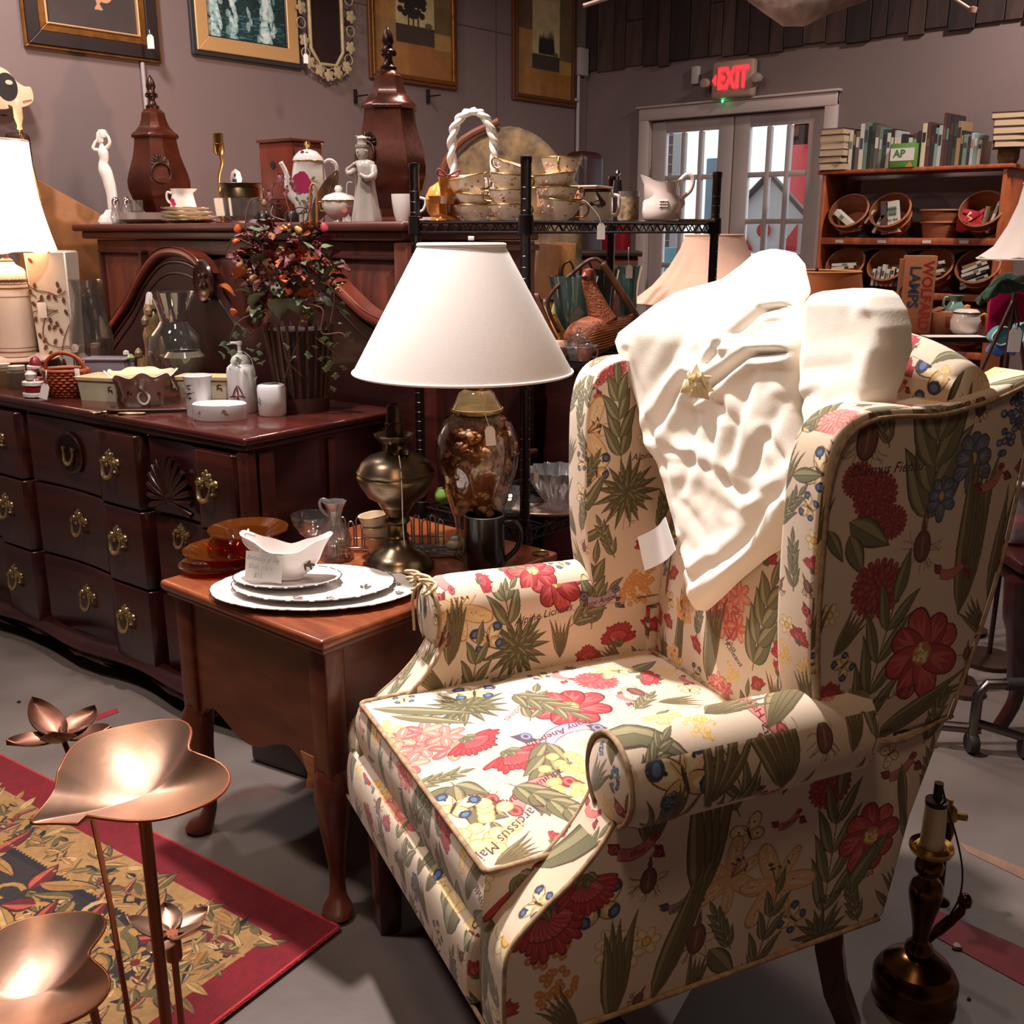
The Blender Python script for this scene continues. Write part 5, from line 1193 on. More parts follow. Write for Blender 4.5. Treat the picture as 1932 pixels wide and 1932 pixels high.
T(t,k,'arm',[(-10,-2,132),(-18,-6,134),(-14,-6,144),(-6,-4,154)],[3.6,3,2.6,2.2],CHINA);T(t,k,'arm',[(2,0,134),(12,-2,144),(10,-2,156),(4,-2,160)],[3.6,3,2.6,2.2],CHINA)
# ---- rose pitcher, plates, bowls
t,k=TH('cream_pitcher','small white rose pitcher on the stack of plates','pitcher',350,378,CT+.030,x=2.21)
P(t,k,'body',[(0,0),(20,0),(23,6),(24,16),(21,30),(19,40),(22,48),(20.5,48),(17,40),(19,30),(21,16),(0,6)],CHINA,28,wob=lambda a,i: 1+(.28*max(0,math.cos(a)) **3 if i in (6,7) else 0));T(t,k,'handle',[(-20,0,40),(-28,0,42),(-30,0,32),(-26,0,24),(-20,0,24)],2.2,CHINA);decal(t,k,[(-11,-22,20),(-14,-20,26)],'rose',5)
for i,(y_,r_,m_) in enumerate(((0,52,'gilt'),(7,50,'x'),(15,46,'y'),(22,44,'z'))):
 t,k=TH('plate',['wide saucer at the foot of the plate stack by the left urn','second plate up in the stack by the left urn','third plate up in the stack by the left urn','top plate of the stack under the rose pitcher'][i],'plate',362-i*3,416,CT,'plates stacked by the left urn',x=2.21)
 t.location.z += y_*k;P(t,k,'dish',[(0,0),(r_*.55,0),(r_,6),(r_,7.2),(r_*.55,1.6),(0,1.6)],CHINAG if i % 2 else CREAM,40,wob=lambda a,j: 1+.012*math.sin(16*a));T(t,k,'gilt_rim',[(r_*math.cos(a),r_*math.sin(a),7) for a in [2*PI*q/24 for q in range(24)]],.7,GOLD,5,True,2)
LT('serving_bowl','shallow grey glass bowl on the cabinet corner','bowl',278,421,CT,[(0,0),(34,0),(50,8),(52,20),(50,20),(47,9),(0,3)],M('grey_glaze',(160,146,142),.2,coat=.3))
for px,lab in ((223,'glass shaker with metal cap nearest the statue'),(244,'glass shaker with metal cap right of its twin')):
 t,k=TH('salt_shaker',lab,'shaker',px,418,CT,'pair of glass shakers',x=2.16);P(t,k,'jar',[(0,0),(11,0),(12,12),(7,34),(6,36),(0,36)],GLW,16);P(t,k,'cap',[(6.5,35),(7,36),(7,42),(4,48),(0,50)],M('chrome',(210,206,204),.15,1.),16)
t,k=TH('goblet','clear glass goblet behind the shakers beside the urn','glass',262,414,CT,x=2.28);P(t,k,'bowl',[(0,0),(10,0),(2,3),(2,14),(12,24),(13,44),(12.4,44),(11,25),(0,16)],GL,20)
# ---- brass pot, lamp stem, egg figure
BPOT=M('old_brass_pot',(112,92,64),.34,.85,var=(5,.5),col2=(62,50,38),bump=(18,.2))
t,k=TH('brass_pot','tarnished brass pot with flared rim in the middle of the cabinet','pot',464,392,CT+.01,x=2.3);P(t,k,'bowl',[(0,0),(34,0),(43,12),(46,30),(43,50),(40,58),(47,66),(46,67),(38,59),(41,50),(43,30),(0,5)],BPOT,40)
t,k=TH('bare_lamp','brass lamp socket on a bent stem behind the brass pot','lamp',424,398,CT,x=2.34);P(t,k,'socket',[(0,122),(8,124),(10,130),(10,142),(9,143),(9,160),(8,161),(0,161)],BR2,20);T(t,k,'stem',[(0,4,124),(2,4,108),(-5,4,86),(-6,4,60),(-4,4,0)],3,M('yellow_brass',(176,132,70),.35,.8));P(t,k,'base',[(0,0),(12,0),(12,3),(0,5)],BR2,16,c=(-4,4,0))
t,k=TH('egg_figurine','tiny white and blue egg figurine peeping over the brass pot','figurine',447,398,CT,x=2.38);P(t,k,'stand',[(0,0),(12,0),(10,68),(0,70)],CHINAG,12,c=(0,26,0));P(t,k,'egg',[(0,68),(9,72),(11,80),(8,92),(0,98)],CHINA,16,c=(0,20,2),label='white egg');BX(t,k,'blue_scene',(0,9,78),(9,2,7),M('cobalt',(60,90,150),.3));BX(t,k,'bird',(1,9,88),(4,2,6),M('plum',(80,50,80),.4))
# ---- cut glass dish
t,k=TH('cut_glass_bowl','cut crystal bowl in front of the brass pot','bowl',470,419,CT,x=2.2);P(t,k,'bowl',[(0,0),(40,0),(56,12),(59,44),(57,44),(54,14),(0,4)],GLW,48,wob=lambda a,i: 1+.03*math.sin(20*a),smooth=20)
# ---- wooden box with mirror
BOXW=M('box_wood',(150,62,36),.4,wood=(8,8,3),col2=(104,40,28));t,k=TH('wooden_box','upright reddish wooden box with round hole beside the teapot','box',541,398,CT,x=2.3,rz=-.62)
BX(t,k,'case',(-10,30,72),(88,76,144),BOXW,1.5);BX(t,k,'lid',(-10,30,147),(96,84,6),M('box_wood_dark',(104,48,34),.4),1.5);P(t,k,'hole',[(0,0),(7,.3),(0,.6)],M('hole_dark',(30,20,20),.9),20,mtx=Matrix.Translation((-18*k,-8.6*k,104*k)) @ Matrix.Rotation(PI/2,4,'X'))
BX(t,k,'side_frame',(35.5,30,74),(2,66,120),M('box_wood_dark'),.5);BX(t,k,'mirror_pane',(36.8,28,82),(1,46,88),M('pink_mirror',(226,176,160),.15,.6),.2)
# ---- teapot
t,k=TH('teapot','tall white teapot with a pink peony and gilt rim','teapot',588,412,CT,x=2.27)
P(t,k,'body',[(0,0),(22,0),(22,4),(27,20),(32,44),(33,70),(30,92),(27,108),(28,110),(0,110)],CHINA,36)
P(t,k,'lid',[(28,109),(29,111),(26,118),(17,127),(6,131),(0,131)],CHINA,32);T(t,k,'gilt_rim',[(28.5*math.cos(a),28.5*math.sin(a),110) for a in [2*PI*q/24 for q in range(24)]],1.,GOLD,5,True,2)
P(t,k,'knob',[(0,130),(5,131),(4,134),(7,139),(5,144),(0,145)],GOLD,14);T(t,k,'spout',[(-24,-4,36),(-38,-6,58),(-40,-6,86),(-50,-6,108)],[8,7,6,4.4,4.4],CHINA);T(t,k,'handle',[(26,-2,104),(40,-4,112),(52,-4,104),(52,-4,86),(44,-4,74),(36,-3,64),(30,-2,52)],3.4,CHINA)
decal(t,k,[(-8,-33,70)],'rose',20);decal(t,k,[(-18,-30,62),(2,-33,62),(-6,-33,82),(-16,-31,76)],'rose',10)
for x,z,a in ((-18,42,.4),(4,44,2.2),(-6,38,1.4),(14,78,-.8)): bm=B();add_lathe(bm,[(0,0),(5*k,.3*k),(0,.6*k)],8,sx=.5,mat=Matrix.Translation((x*k,-33*k,z*k)) @ Matrix.Rotation(PI/2,4,'X') @ Matrix.Rotation(a,4,'Z'));fin(bm,'leaf_print',GRN,t)
decal(t,k,[(2,-20,122),(-6,-20,124)],'rose',4)
# dark lacquer tray leaning, sugar bowl, tangle of spectacles
t,k=TH('leaf_tray','dark lacquered leaf tray leaning against the teapot','tray',600,410,CT,x=2.27,tilt=.48);
bm=B();add_slab(bm,[(a[0] *k,a[1] *k) for a in spline([(0,0),(13,20),(16,52),(10,86),(0,104),(-10,86),(-16,52),(-13,20)],4,True)],'y',-42*k,-39*k,1*k,2);fin(bm,'tray',M('black_lacquer',(48,30,28),.25,var=(30,.5),col2=(110,76,56)),t)
T(t,k,'stem_vein',[(0,-43,6),(3,-43,50),(0,-43,98)],.8,GOLD,5)
t,k=TH('sugar_bowl','white gilt-edged sugar bowl between teapot and figurine','sugar bowl',642,413,CT,x=2.22)
P(t,k,'bowl',[(0,0),(14,0),(12,5),(24,14),(31,28),(31,38),(0,38)],CHINA,32,wob=lambda a,i: 1+.03*math.sin(10*a));P(t,k,'lid',[(32,38),(33,40),(26,48),(8,54),(0,54)],CHINA,32);T(t,k,'gilt_rim',[(32.5*math.cos(a),32.5*math.sin(a),39) for a in [2*PI*q/24 for q in range(24)]],1.,GOLD,5,True,2);P(t,k,'knob',[(0,53),(6,55),(8,60),(5,66),(0,67)],CHINA,14);T(t,k,'handle',[(-28,0,34),(-38,0,36),(-36,0,22),(-27,0,20)],2,GOLD)
decal(t,k,[(14,-29,22)],'blush',6)
t,k=TH('spectacles','tangle of wire spectacles in front of the wooden box','spectacles',530,414,CT,x=2.17);MW=M('gun_metal',(70,60,60),.3,.8)
for i,(x,z,w) in enumerate(((-22,34,10),(0,30,10),(40,22,12),(62,28,10))): T(t,k,'lens_rim',[(x+w*math.cos(a),-6,z+w*.45*math.sin(a)) for a in [2*PI*q/12 for q in range(12)]],1.,MW,5,True,2)
T(t,k,'temple',[(-40,-6,40),(-10,-8,42),(20,-4,38),(0,-3,10),(8,-2,2)],1.,MW,5);T(t,k,'temple',[(30,-6,8),(52,-8,26),(76,-4,36),(66,-4,16)],1.,MW,5);T(t,k,'cord',[(-10,-10,30),(-14,-10,14),(4,-10,6),(30,-10,1)],.9,M('white_string'),5)
for i,(px,w) in enumerate(((500,16),(552,14))): LT('trinket_box',['low dark trinket box left of the spectacles','low dark trinket box right of the spectacles'][i],'box',px,414,CT,x=2.16,prof=[(0,0),(w,0),(w,12),(w*.6,20),(0,21)],mat=M('gun_metal'),seg=12)
# ---- praying figurine
FIG=M('grey_glaze_figure',(186,174,164),.22,coat=.4,var=(14,.2));t,k=TH('robed_figurine','grey glazed robed figurine standing before the big urn','figurine',692,411,CT,x=2.17)
P(t,k,'robe',[(0,0),(26,0),(26,8),(22,30),(18,60),(17,80),(21,96),(17,108),(6,112),(0,112)],FIG,36,wob=lambda a,i: 1+(.10*math.sin(6*a+.7) +.04*math.sin(11*a)) *(1-i/12),sy=.8,smooth=80);P(t,k,'head',[(0,108),(7,110),(11,118),(12,127),(9,136),(0,138)],FIG,20,c=(-3,-2,0));P(t,k,'hat',[(12,132),(13,137),(9,138),(8,144),(10,148),(7,152),(0,154)],FIG,18,c=(-3,-2,0))
T(t,k,'hat_pin',[(-14,-2,152),(14,-2,149)],1.3,FIG);T(t,k,'sleeve',[(-14,-8,98),(-24,-16,86),(-30,-14,92),(-14,-18,104)],[7,6,4,3],FIG);T(t,k,'sleeve',[(16,-6,98),(18,-16,82),(6,-20,78),(-6,-20,84)],[8,7,5,4],FIG);P(t,k,'nose',[(0,-2),(2,0),(0,3)],FIG,8,c=(-11,-12,125));BX(t,k,'mouth',(-9,-12.5,119),(3,1,1.2),M('rose_decal'),.2);P(t,k,'ear',[(0,-3),(2,0),(0,3)],FIG,8,c=(6,-10,126))
price_tag('white tag hanging from the robed figurine over the cabinet edge',654,420,3.30,1.,[(2,40),(4,70),(14,72)])
# ---- behind, small dark pieces near the rack
t,k=TH('white_cup','pale cup with loop handle behind the rack post','cup',764,396,CT,x=2.26);P(t,k,'cup',cup(16,24,50),CHINA,24);T(t,k,'handle',[(22,-4,44),(40,-4,40),(36,-4,22),(22,-4,16)],2.6,CHINA)
t,k=TH('black_urn','dark pot behind the orange bowl on the cabinet end','pot',790,402,CT,x=2.5);P(t,k,'body',[(0,0),(18,0),(26,14),(28,30),(20,44),(14,48),(0,48)],M('ink_glaze',(40,38,42),.25,coat=.4),28)
# ---- shelf furniture left: sloping brown board, tall dark post
BRN=M('sloping_oak',(170,116,70),.45,wood=(5,5,5),col2=(130,82,50));DKW=M('dark_post_wood',(70,36,30),.45,wood=(9,9,3))
t=thing('sloping_rail','light brown stair-like wooden rails sloping behind the left lamp','furniture',(2.0,4.30,0))
for (a,b,r) in (((40,330),(200,428),.016),((30,372),(168,440),.012)):
 bm=B();pa_,pb_=at(a[0],a[1],y=4.40),at(b[0],b[1],y=4.40);o_=Vector(t.location);add_tube(bm,[pa_-o_,pb_-o_],r,8);fin(bm,'rail',M('dark_oak_rail',(104,66,44),.4),t)
q=[at(x,y,y=4.42) for x,y in ((20,322),(210,425),(228,470),(228,560),(20,560))];bm=B();add_slab(bm,[(v.x-t.location.x,v.z) for v in q],'y',.03,.06,.004,1);fin(bm,'side_board',BRN,t,30)
bm=B();lo=at(100,520,y=4.42);add_box(bm,(lo.x-t.location.x,.05,.4),(.5,.06,.8),.006);fin(bm,'base_board',BRN,t)
t,k=TH('dark_post','dark wooden post behind the lamp harp at left','post',86,700,z=None,y=4.47);bm=B();h_=at(86,254,y=4.47).z;add_box(bm,(0,0,h_/2),(.09,.06,h_),.02,3);add_box(bm,(0.03,0,h_-.28),(.18,.08,.05),.01);fin(bm,'post',DKW,t);t.location.z=0
# ---- wall ornaments
def frame(label,x0,x1,z0,z1,w,mats,img,cat='painting',prof=((0,.0),(.3,.022),(.7,.028),(1,.02))):
 t=thing('framed_painting',label,cat,((x0+x1) /2,WY,(z0+z1) /2));hw,hh=(x1-x0) /2,(z1-z0) /2
 for i in range(len(w)):
  a=sum(w[:i]);b=a+w[i];bm=B();X0,Z0,X1,Z1=hw-a,hh-a,hw-b,hh-b;d0=.022+.006*(i % 2)
  for sgn,P4 in enumerate((((-X0,-Z0),(X0,-Z0),(X1,-Z1),(-X1,-Z1)),((X0,-Z0),(X0,Z0),(X1,Z1),(X1,-Z1)),((X0,Z0),(-X0,Z0),(-X1,Z1),(X1,Z1)),((-X0,Z0),(-X0,-Z0),(-X1,-Z1),(-X1,Z1)))): add_slab(bm,P4,'y',-d0,-.001,.003,1)
  fin(bm,'frame',mats[i],t,30)
 s_=sum(w);bm=B();add_box(bm,(0,-.006,0),(2*(hw-s_),.006,2*(hh-s_)))
 fin(bm,'canvas',M('canvas_' +img.name,rough=.6,img=img),t,0,uvf=lambda c,f: (c.x/(2*(hw-s_)) +.5,c.z/(2*(hh-s_)) +.5));return t
random.seed(2)
cv=Cv(260,300,0,0,260,(62,50,50));cv.cloud(.12,60,3)
for a in range(5): cv.line(spline([(.66,.30),(.60-a*.012,.24+a*.01),(.54+a*.02,.17)],3),.02,(196,142,108))
cv.ell(.67,.285,.075,.05,(200,146,112),.3);im1=cv.image('night_scene')
cv=Cv(300,300,0,0,300,(22,52,54));cv.cloud(.3,50,8)
for k_ in range(420):
 x,y=random.random(),random.random();c_=random.choice([(40,92,88),(20,44,46),(60,120,112),(28,66,64)]);cv.line([(x,y),(x+random.uniform(.02,.08),y+random.uniform(-.004,.004))],random.uniform(.006,.02),c_,.5)
for cx_,w_,n_ in ((.06,.08,260),(.33,.045,160),(.76,.075,280),(.55,.03,16)):
 for k_ in range(n_): y=random.random() *.95;x=cx_+random.gauss(0,w_*(.5+.6*abs(y-.5)));cv.ell(x,y,random.uniform(.01,.03),random.uniform(.015,.05),random.choice([(206,230,228),(160,206,206),(236,244,242)]),0,.6)
for k_ in range(60): x=random.random();y=random.random() *.25;cv.line([(x,y),(x+.08,y)],.012,(96,150,162),.5)
im2=cv.image('waterfall')
def patch(seed,trees):
 random.seed(seed);cv=Cv(240,330,0,0,300,(150,108,62));Wd,Hh=.8,1.1
 for x0,y0,x1,y1,c in ((0,0,.8,.36,(156,104,52)),(0,0,.34,.36,(166,116,62)),(0,.36,.22,.6,(160,122,76)),(0,.6,.22,.86,(176,130,74)),(0,.86,.22,1.1,(104,84,60)),(.22,.36,.62,.58,(70,54,46)),(.22,.56,.62,1.1,(196,178,132)),(.62,.34,.8,.52,(172,134,72)),(.62,.52,.8,.82,(108,88,58)),(.62,.82,.8,1.1,(120,98,66))): y0,y1=[q*.6 if q<1 else q for q in (y0,y1)];cv.poly([(x0,y0),(x1,y0),(x1,y1),(x0,y1)],c)
 for k_ in range(70 if trees=='round' else 0): cv.ell(random.gauss(.40,.055),random.uniform(.40,.60),.03,.022,(44,38,34))
 if trees=='round':
  for x in (.35,.4,.45): cv.line([(x,.335),(x,.42)],.012,(44,36,32))
 else:
  for q in range(9): x=.33+q*.024;cv.poly([(x-.02,.36),(x+.02,.36),(x+.012,.46),(x,.46+random.uniform(.03,.10)),(x-.012,.46)],(44,38,34))
  cv.poly([(.31,.345),(.55,.345),(.54,.42),(.33,.42)],(42,36,34))
 cv.ell(.56,.35,.04,.02,(96,92,62));cv.cloud(.10,24,seed);cv.cloud(.06,5,seed+1);return cv.image('patchwork_landscape')
im3,im4=patch(3,'round'),patch(4,'pine')
GF,BF,GF2,WF=M('gold_frame',(170,112,52),.35,.7,var=(30,.3)),M('black_frame',(40,28,28),.4,coat=.2),M('pale_gold_frame',(222,176,120),.4,.35),M('bronze_frame',(116,70,40),.4,.4)
frame('dark painting in a black and gold frame above the statue',2.10,2.72,2.09,2.85,(.012,.055,.030,.008),(GF,BF,GF,GF2),im1)
frame('blue-green waterfall painting in a pale gold frame',2.885,3.515,2.15,2.80,(.022,.065,.006),(M('dark_teal_edge',(48,50,52),.4),GF2,BF),im2)
frame('patchwork landscape with a round tree behind the big urn finial',3.97,4.645,2.155,3.10,(.020,.022),(WF,GF),im3)
frame('patchwork landscape with pine trees nearest the room corner',5.14,5.77,2.15,3.05,(.022,.020),(WF,M('brown_frame',(92,56,36),.4)),im4)
price_tag('small white tag on the black and gold frame',284,78,4.55,.8,[(-1,20)])
price_tag('white tag hanging under the ivory leaf mirror',577,110,4.9,.55,[(0,24),(-1,40)])
IV=M('ivory_metal',(206,186,144),.4,var=(30,.2));p0=at(612,60,y=WY-.02)
t=thing('leaf_mirror','ivory metal mirror framed with ivy leaves between the paintings','mirror',(p0.x,WY-.03,p0.z+.14));wd_,hg_=.105,.30
oc=[(-wd_,-hg_+.07),(-wd_+.05,-hg_),(wd_-.05,-hg_),(wd_,-hg_+.07),(wd_,hg_),(-wd_,hg_)]
bm=B();add_slab(bm,oc,'y',-.004,.004);fin(bm,'glass',M('dim_mirror',(110,86,80),.12,.9),t,0)
bm=B();add_tube(bm,[(x,-.006,z) for x,z in oc],.010,8,closed=True);fin(bm,'rim',IV,t,180)
for k_ in range(22):
 q=k_/22;peri=[(-.15,-.2),(-.16,-.05),(-.15,.1),(-.15,.24),(-.12,-.30),(-.06,-.33),(0,-.35),(.06,-.33),(.12,-.30),(.15,-.2),(.16,-.05),(.15,.1),(.15,.24)]
 if k_ >= len(peri): break
 x,z=peri[k_];bm=B();a0=random.uniform(0,6)
 add_lathe(bm,[(0,0),(.034,.002),(0,.007)],20,wob=lambda a,i: .62+.38*abs(math.cos(2.5*a)),mat=Matrix.Translation((x,-.012,z)) @ Matrix.Rotation(PI/2,4,'X') @ Matrix.Rotation(a0,4,'Z'));fin(bm,'leaf',IV,t,60)
for k_ in range(10):
 x,z=[(-.14,-.26),(-.09,-.32),(.03,-.34),(.09,-.32),(.14,-.26),(-.16,-.12),(.16,-.12),(-.155,.03),(.155,.03),(-.03,-.34)][k_];bm=B();add_tube(bm,[(x+.026*math.cos(a),-.008,z+.026*math.sin(a)) for a in [2*PI*q/14 for q in range(14)]],.0028,5,closed=True);fin(bm,'tendril',IV,t,180)
for px,lab in ((671,'black metal wall bracket left of the big urn'),(808,'black metal wall bracket right of the big urn')):
 t,k=TH('wall_bracket',lab,'bracket',px,182,y=WY-.012,rz=-RZV);BX(t,k,'plate',(0,0,0),(5,6,25),IRONB,.6);bm=B();add_tube(bm,[(0,0,0),(.0,-.10,-.0)],.004,6);fin(bm,'peg',IRONB,t)
# fish / pig head wall plaque at the left edge
t=thing('pig_plaque','cream and black carved pig head plaque on the wall at the left edge','wall ornament',tuple(at(0,175,y=WY-.05)));k=mpp(t.location);PW=M('cream_paint',(222,198,164),.5)
bm=B();out=spline([(-60,50),(-20,48),(10,40),(26,22),(40,14),(50,14),(54,2),(52,-12),(38,-22),(18,-26),(6,-22),(2,-30),(-60,-34)],4);add_slab(bm,[(x*k*1.05,z*k) for x,z in out],'y',-.03,.03,.014,4);fin(bm,'head',PW,t,60)
bm=B();add_lathe(bm,[(0,.0),(20*k,.001),(0,.004)],24,sy=1.25,mat=Matrix.Translation((8*k,-.030,10*k)) @ Matrix.Rotation(PI/2,4,'X'));fin(bm,'eye_patch',M('black_paint',(38,32,34),.5),t);bm=B();add_lathe(bm,[(0,.0),(7*k,.001),(0,.003)],16,sy=.6,mat=Matrix.Translation((12*k,-.034,18*k)) @ Matrix.Rotation(PI/2,4,'X'));fin(bm,'eye',PW,t)
bm=B();add_tube(bm,[(52*k,-.032,-9*k),(40*k,-.033,-12*k),(34*k,-.033,-14*k)],.0015,5);fin(bm,'mouth',M('mouth_red',(150,70,60),.6),t);bm=B();add_lathe(bm,[(0,0),(9*k,.004),(0,.01)],12,mat=Matrix.Translation((2*k,-.0,-42*k)));fin(bm,'foot',M('black_paint'),t)
t,k=TH('wall_glow_helper','added unseen lamp behind the wooden box that makes the wall glow','lamp',600,398,CT,x=2.60);P(t,k,'can',[(0,0),(12,0),(13,40),(11,40),(10,4),(0,4)],BRD,20);P(t,k,'bulb',[(0,22),(7,26),(8,34),(4,40),(0,41)],M('warm_bulb',(255,190,130),.4,emit=6),14)  # lamp added out of sight to make the glow on the wall
d_=bpy.data.lights.new('wall_glow_bulb','POINT');d_.energy=16;d_.color=(1,.6,.42);d_.shadow_soft_size=.03;o_=bpy.data.objects.new('wall_glow_bulb',d_);COL.objects.link(o_);o_.parent=t;o_.location=(0,0,62*k)
# ------------------------------------------------------------------ on the dresser
# lit ceramic lamp at the left edge
SHL=M('lit_shade',(255,226,196),.8,emit=1.5,bump=(200,.1));SHU=M('white_shade',(216,206,200),.85,bump=(260,.03),sheen=.2)
WCER=M('white_ceramic',(200,186,174),.3,coat=.3);DKB=M('dark_band',(84,58,48),.4)
t,k=TH('table_lamp','lit table lamp with banded white ceramic column at the left edge','lamp',38,702,DT)
P(t,k,'column',[(0,0),(37,0),(38,8),(38,168),(30,184),(16,192),(14,196),(0,196)],WCER,36)
for z,h in ((150,2.5),(38,2.5)): P(t,k,'gold_band',[(38.2,z),(38.8,z),(38.8,z+h),(38.2,z+h)],M('bronze_band',(150,96,66),.35,.5),36)
for z in (30,158,136,46): P(t,k,'thin_band',[(38.1,z),(38.5,z),(38.5,z+.9),(38.1,z+.9)],DKB,36)
for zc in (20,164):
 for q in range(26):
  a=-PI+PI*q/25;bm=B();r_=38.4;add_lathe(bm,[(0,0),(3.6*k,.2*k),(0,.4*k)],7,wob=lambda b,i: .6+.4*abs(math.cos(1.5*b+q)),mat=Matrix.Translation((r_*k*math.cos(a),r_*k*math.sin(a),zc*k)) @ Matrix.Rotation(a+PI/2,4,'Z') @ Matrix.Rotation(PI/2,4,'X'));fin(bm,'motif',DKB,t)
t.scale=(.93,.93,1.03)
T(t,k,'neck',[(0,0,194),(0,0,236)],6,DKB,12);P(t,k,'neck_ring',[(0,196),(13,196),(13,199),(6,203),(0,203)],DKB,20)
bm=B()
def shd(s,t_):
 a=2*PI*s;r=(96-30*t_-8*math.sin(PI*t_));pl_=1+.03*abs(math.sin(4*a));return ((r*math.cos(a) *pl_-2) *k,r*math.sin(a) *pl_*k,(214+186*t_+3*math.cos(8*a) *(1-t_)) *k)
add_grid(bm,shd,48,12,True);fin(bm,'lamp_shade',SHL,t,180)
for z_,r_ in ((400,66.5),(214,96)): T(t,k,'shade_trim',[((r_*math.cos(a) -2),r_*math.sin(a),z_) for a in [2*PI*q/24 for q in range(24)]],1.8,M('shade_trim',(226,196,176),.7),6,True,2)
ld=bpy.data.lights.new('lamp_bulb','POINT');ld.energy=9;ld.color=(1,.72,.48);ld.shadow_soft_size=.03;lo_=bpy.data.objects.new('lamp_bulb',ld);COL.objects.link(lo_);lo_.parent=t;lo_.location=(-2*k,0,300*k)
# vine lamp: square white column, socket and harp
t,k=TH('vine_lamp','tall white square vase lamp painted with brown vines and a bare harp','lamp',122,700,DT)
def boxcol(w0,w1,h): 
 bm=B();r=bmesh.ops.create_cube(bm,size=1)
 for q in r['verts']: ww=w1 if q.co.z>0 else w0;q.co=Vector((q.co.x*ww*k,q.co.y*ww*.8*k,(q.co.z+.5) *h*k))
 bmesh.ops.bevel(bm,geom=list(bm.edges),offset=3*k,segments=3,affect='EDGES');return bm
fin(boxcol(66,80,206),'column',M('warm_white_glaze',(220,208,192),.3,coat=.3),t,50)
t.scale=(.95,.95,1.07)
VB=M('vine_brown',(96,58,44),.5)
def vine(pts): bm=B();add_tube(bm,[(x*k,(-29.5-2.7*z/103) *k,z*k) for x,z in spline(pts,6)],.9*k,5);fin(bm,'vine',VB,t,180)
for pts in ([(-36,150),(-24,142),(0,138),(20,132),(34,140)],[(-34,104),(-18,108),(4,108),(14,106)],[(14,108),(-10,96),(-20,70),(-14,52),(6,44),(24,46),(36,40)],[(-38,170),(-34,140),(-24,130)],[(10,30),(20,60),(34,84)]): vine(pts)
random.seed(9)
for x,z in ((-24,148),(-14,128),(0,130),(12,128),(22,140),(28,124),(-30,118),(-20,120),(-12,118),(-2,90),(4,78),(-6,78),(10,84),(-30,92),(-26,64),(-18,44),(2,54),(-10,34),(14,20),(-26,190),(20,150),(30,104),(-34,138),(16,72),(-18,56)):
 bm=B();a=random.uniform(-.9,.9);add_lathe(bm,[(0,0),(5.5*k,.2*k),(0,.5*k)],10,sx=.6,mat=Matrix.Translation((x*k,(-29.8-2.7*z/103) *k,z*k)) @ Matrix.Rotation(PI/2,4,'X') @ Matrix.Rotation(a,4,'Z'));fin(bm,'leaf_print',VB,t)
P(t,k,'socket',[(0,206),(8,206),(8,214),(11,222),(11,248),(8,256),(0,256)],M('dark_brass',(84,56,38),.3,.7),20,c=(-20,10,0));T(t,k,'harp',[(-14,10,250),(-16,10,320),(-34,10,400),(-37,10,408)],1.6,BR2,6);T(t,k,'harp',[(-26,10,250),(-38,10,320),(-37,10,400)],1.6,BR2,6)
P(t,k,'finial',[(0,400),(5,402),(4,408),(8,420),(8,436),(5,446),(0,449)],M('ivory_finial',(232,206,170),.3),16,c=(-36,10,0));T(t,k,'cord',[(-20,6,206),(-14,-10,220),(-22,-22,212),(-20,-29,200)],1.3,M('white_string'),6)
BX(t,k,'paper_label',(-14,-36,108),(17,.6,26),M('tag_card'),.2)
# hurricane glass
t,k=TH('hurricane_glass','clear glass hurricane chimney right of the vine lamp','vase',180,708,DT);P(t,k,'chimney',[(26,0),(30,14),(38,46),(38,62),(28,100),(24,124),(28,140),(30,148),(28,148),(26,140),(22,124),(26,100),(36,62),(36,46),(24,2)],GL,36,cap=False,sx=1.1);t.scale=(.94,.94,1.19);BX(t,k,'candle_block',(6,0,26),(16,16,50),M('clear_crystal_block',(150,120,104),.2),3)
# resin animals figure and clear vase
RS_=M('mottled_resin',(176,146,104),.35,var=(26,.6),col2=(92,66,44),coat=.3)
t,k=TH('animal_figurine','mottled resin figurine of climbing animals before the glass vase','figurine',292,726,DT)
t.scale=(.9,.9,1.3)
for i,(x,z,r,h) in enumerate(((-24,0,10,46),(-4,0,12,90),(12,0,11,110),(22,0,8,70),(0,60,9,60))): P(t,k,'figure',[(0,z),(r*.8,z),(r,z+h*.3),(r*.75,z+h*.55),(r*.9,z+h*.8),(r*.3,z+h),(0,z+h)],RS_,16,c=(x,0,0),wob=lambda a,j: 1+.2*math.sin(3*a+j*1.7+i),smooth=80)
for x,z in ((-26,44),(4,104),(16,112),(-6,90)): P(t,k,'head',[(0,-7),(7,-3),(8,3),(3,9),(0,10)],RS_,12,c=(x,-4,z))
P(t,k,'base',[(0,0),(34,0),(32,8),(0,10)],RS_,24,sy=.5)
price_tag('white square tag on the resin animal figurine',281,562,3.15,.75,[(4,-14)],roll=.2)
t,k=TH('glass_vase','large clear glass vase with flared neck behind the china bath set','vase',338,728,DT);P(t,k,'vase',[(0,0),(34,0),(46,24),(56,56),(52,84),(34,102),(28,110),(32,130),(46,158),(45,158),(30,130),(26,110),(32,102),(50,84),(53,56),(44,24),(0,5)],GL,40)
t.scale=(.93,.93,1.10)
t,k=TH('pressed_glass_bowl','smoky glass jar seen through the clear vase','jar',352,734,DT);P(t,k,'bowl',[(0,0),(20,0),(34,30),(38,62),(30,72),(28,71),(36,60),(32,30),(0,4)],GLASS('smoke_glass',(168,158,140),.06,.3),24,wob=lambda a,i: 1+.04*math.sin(12*a))
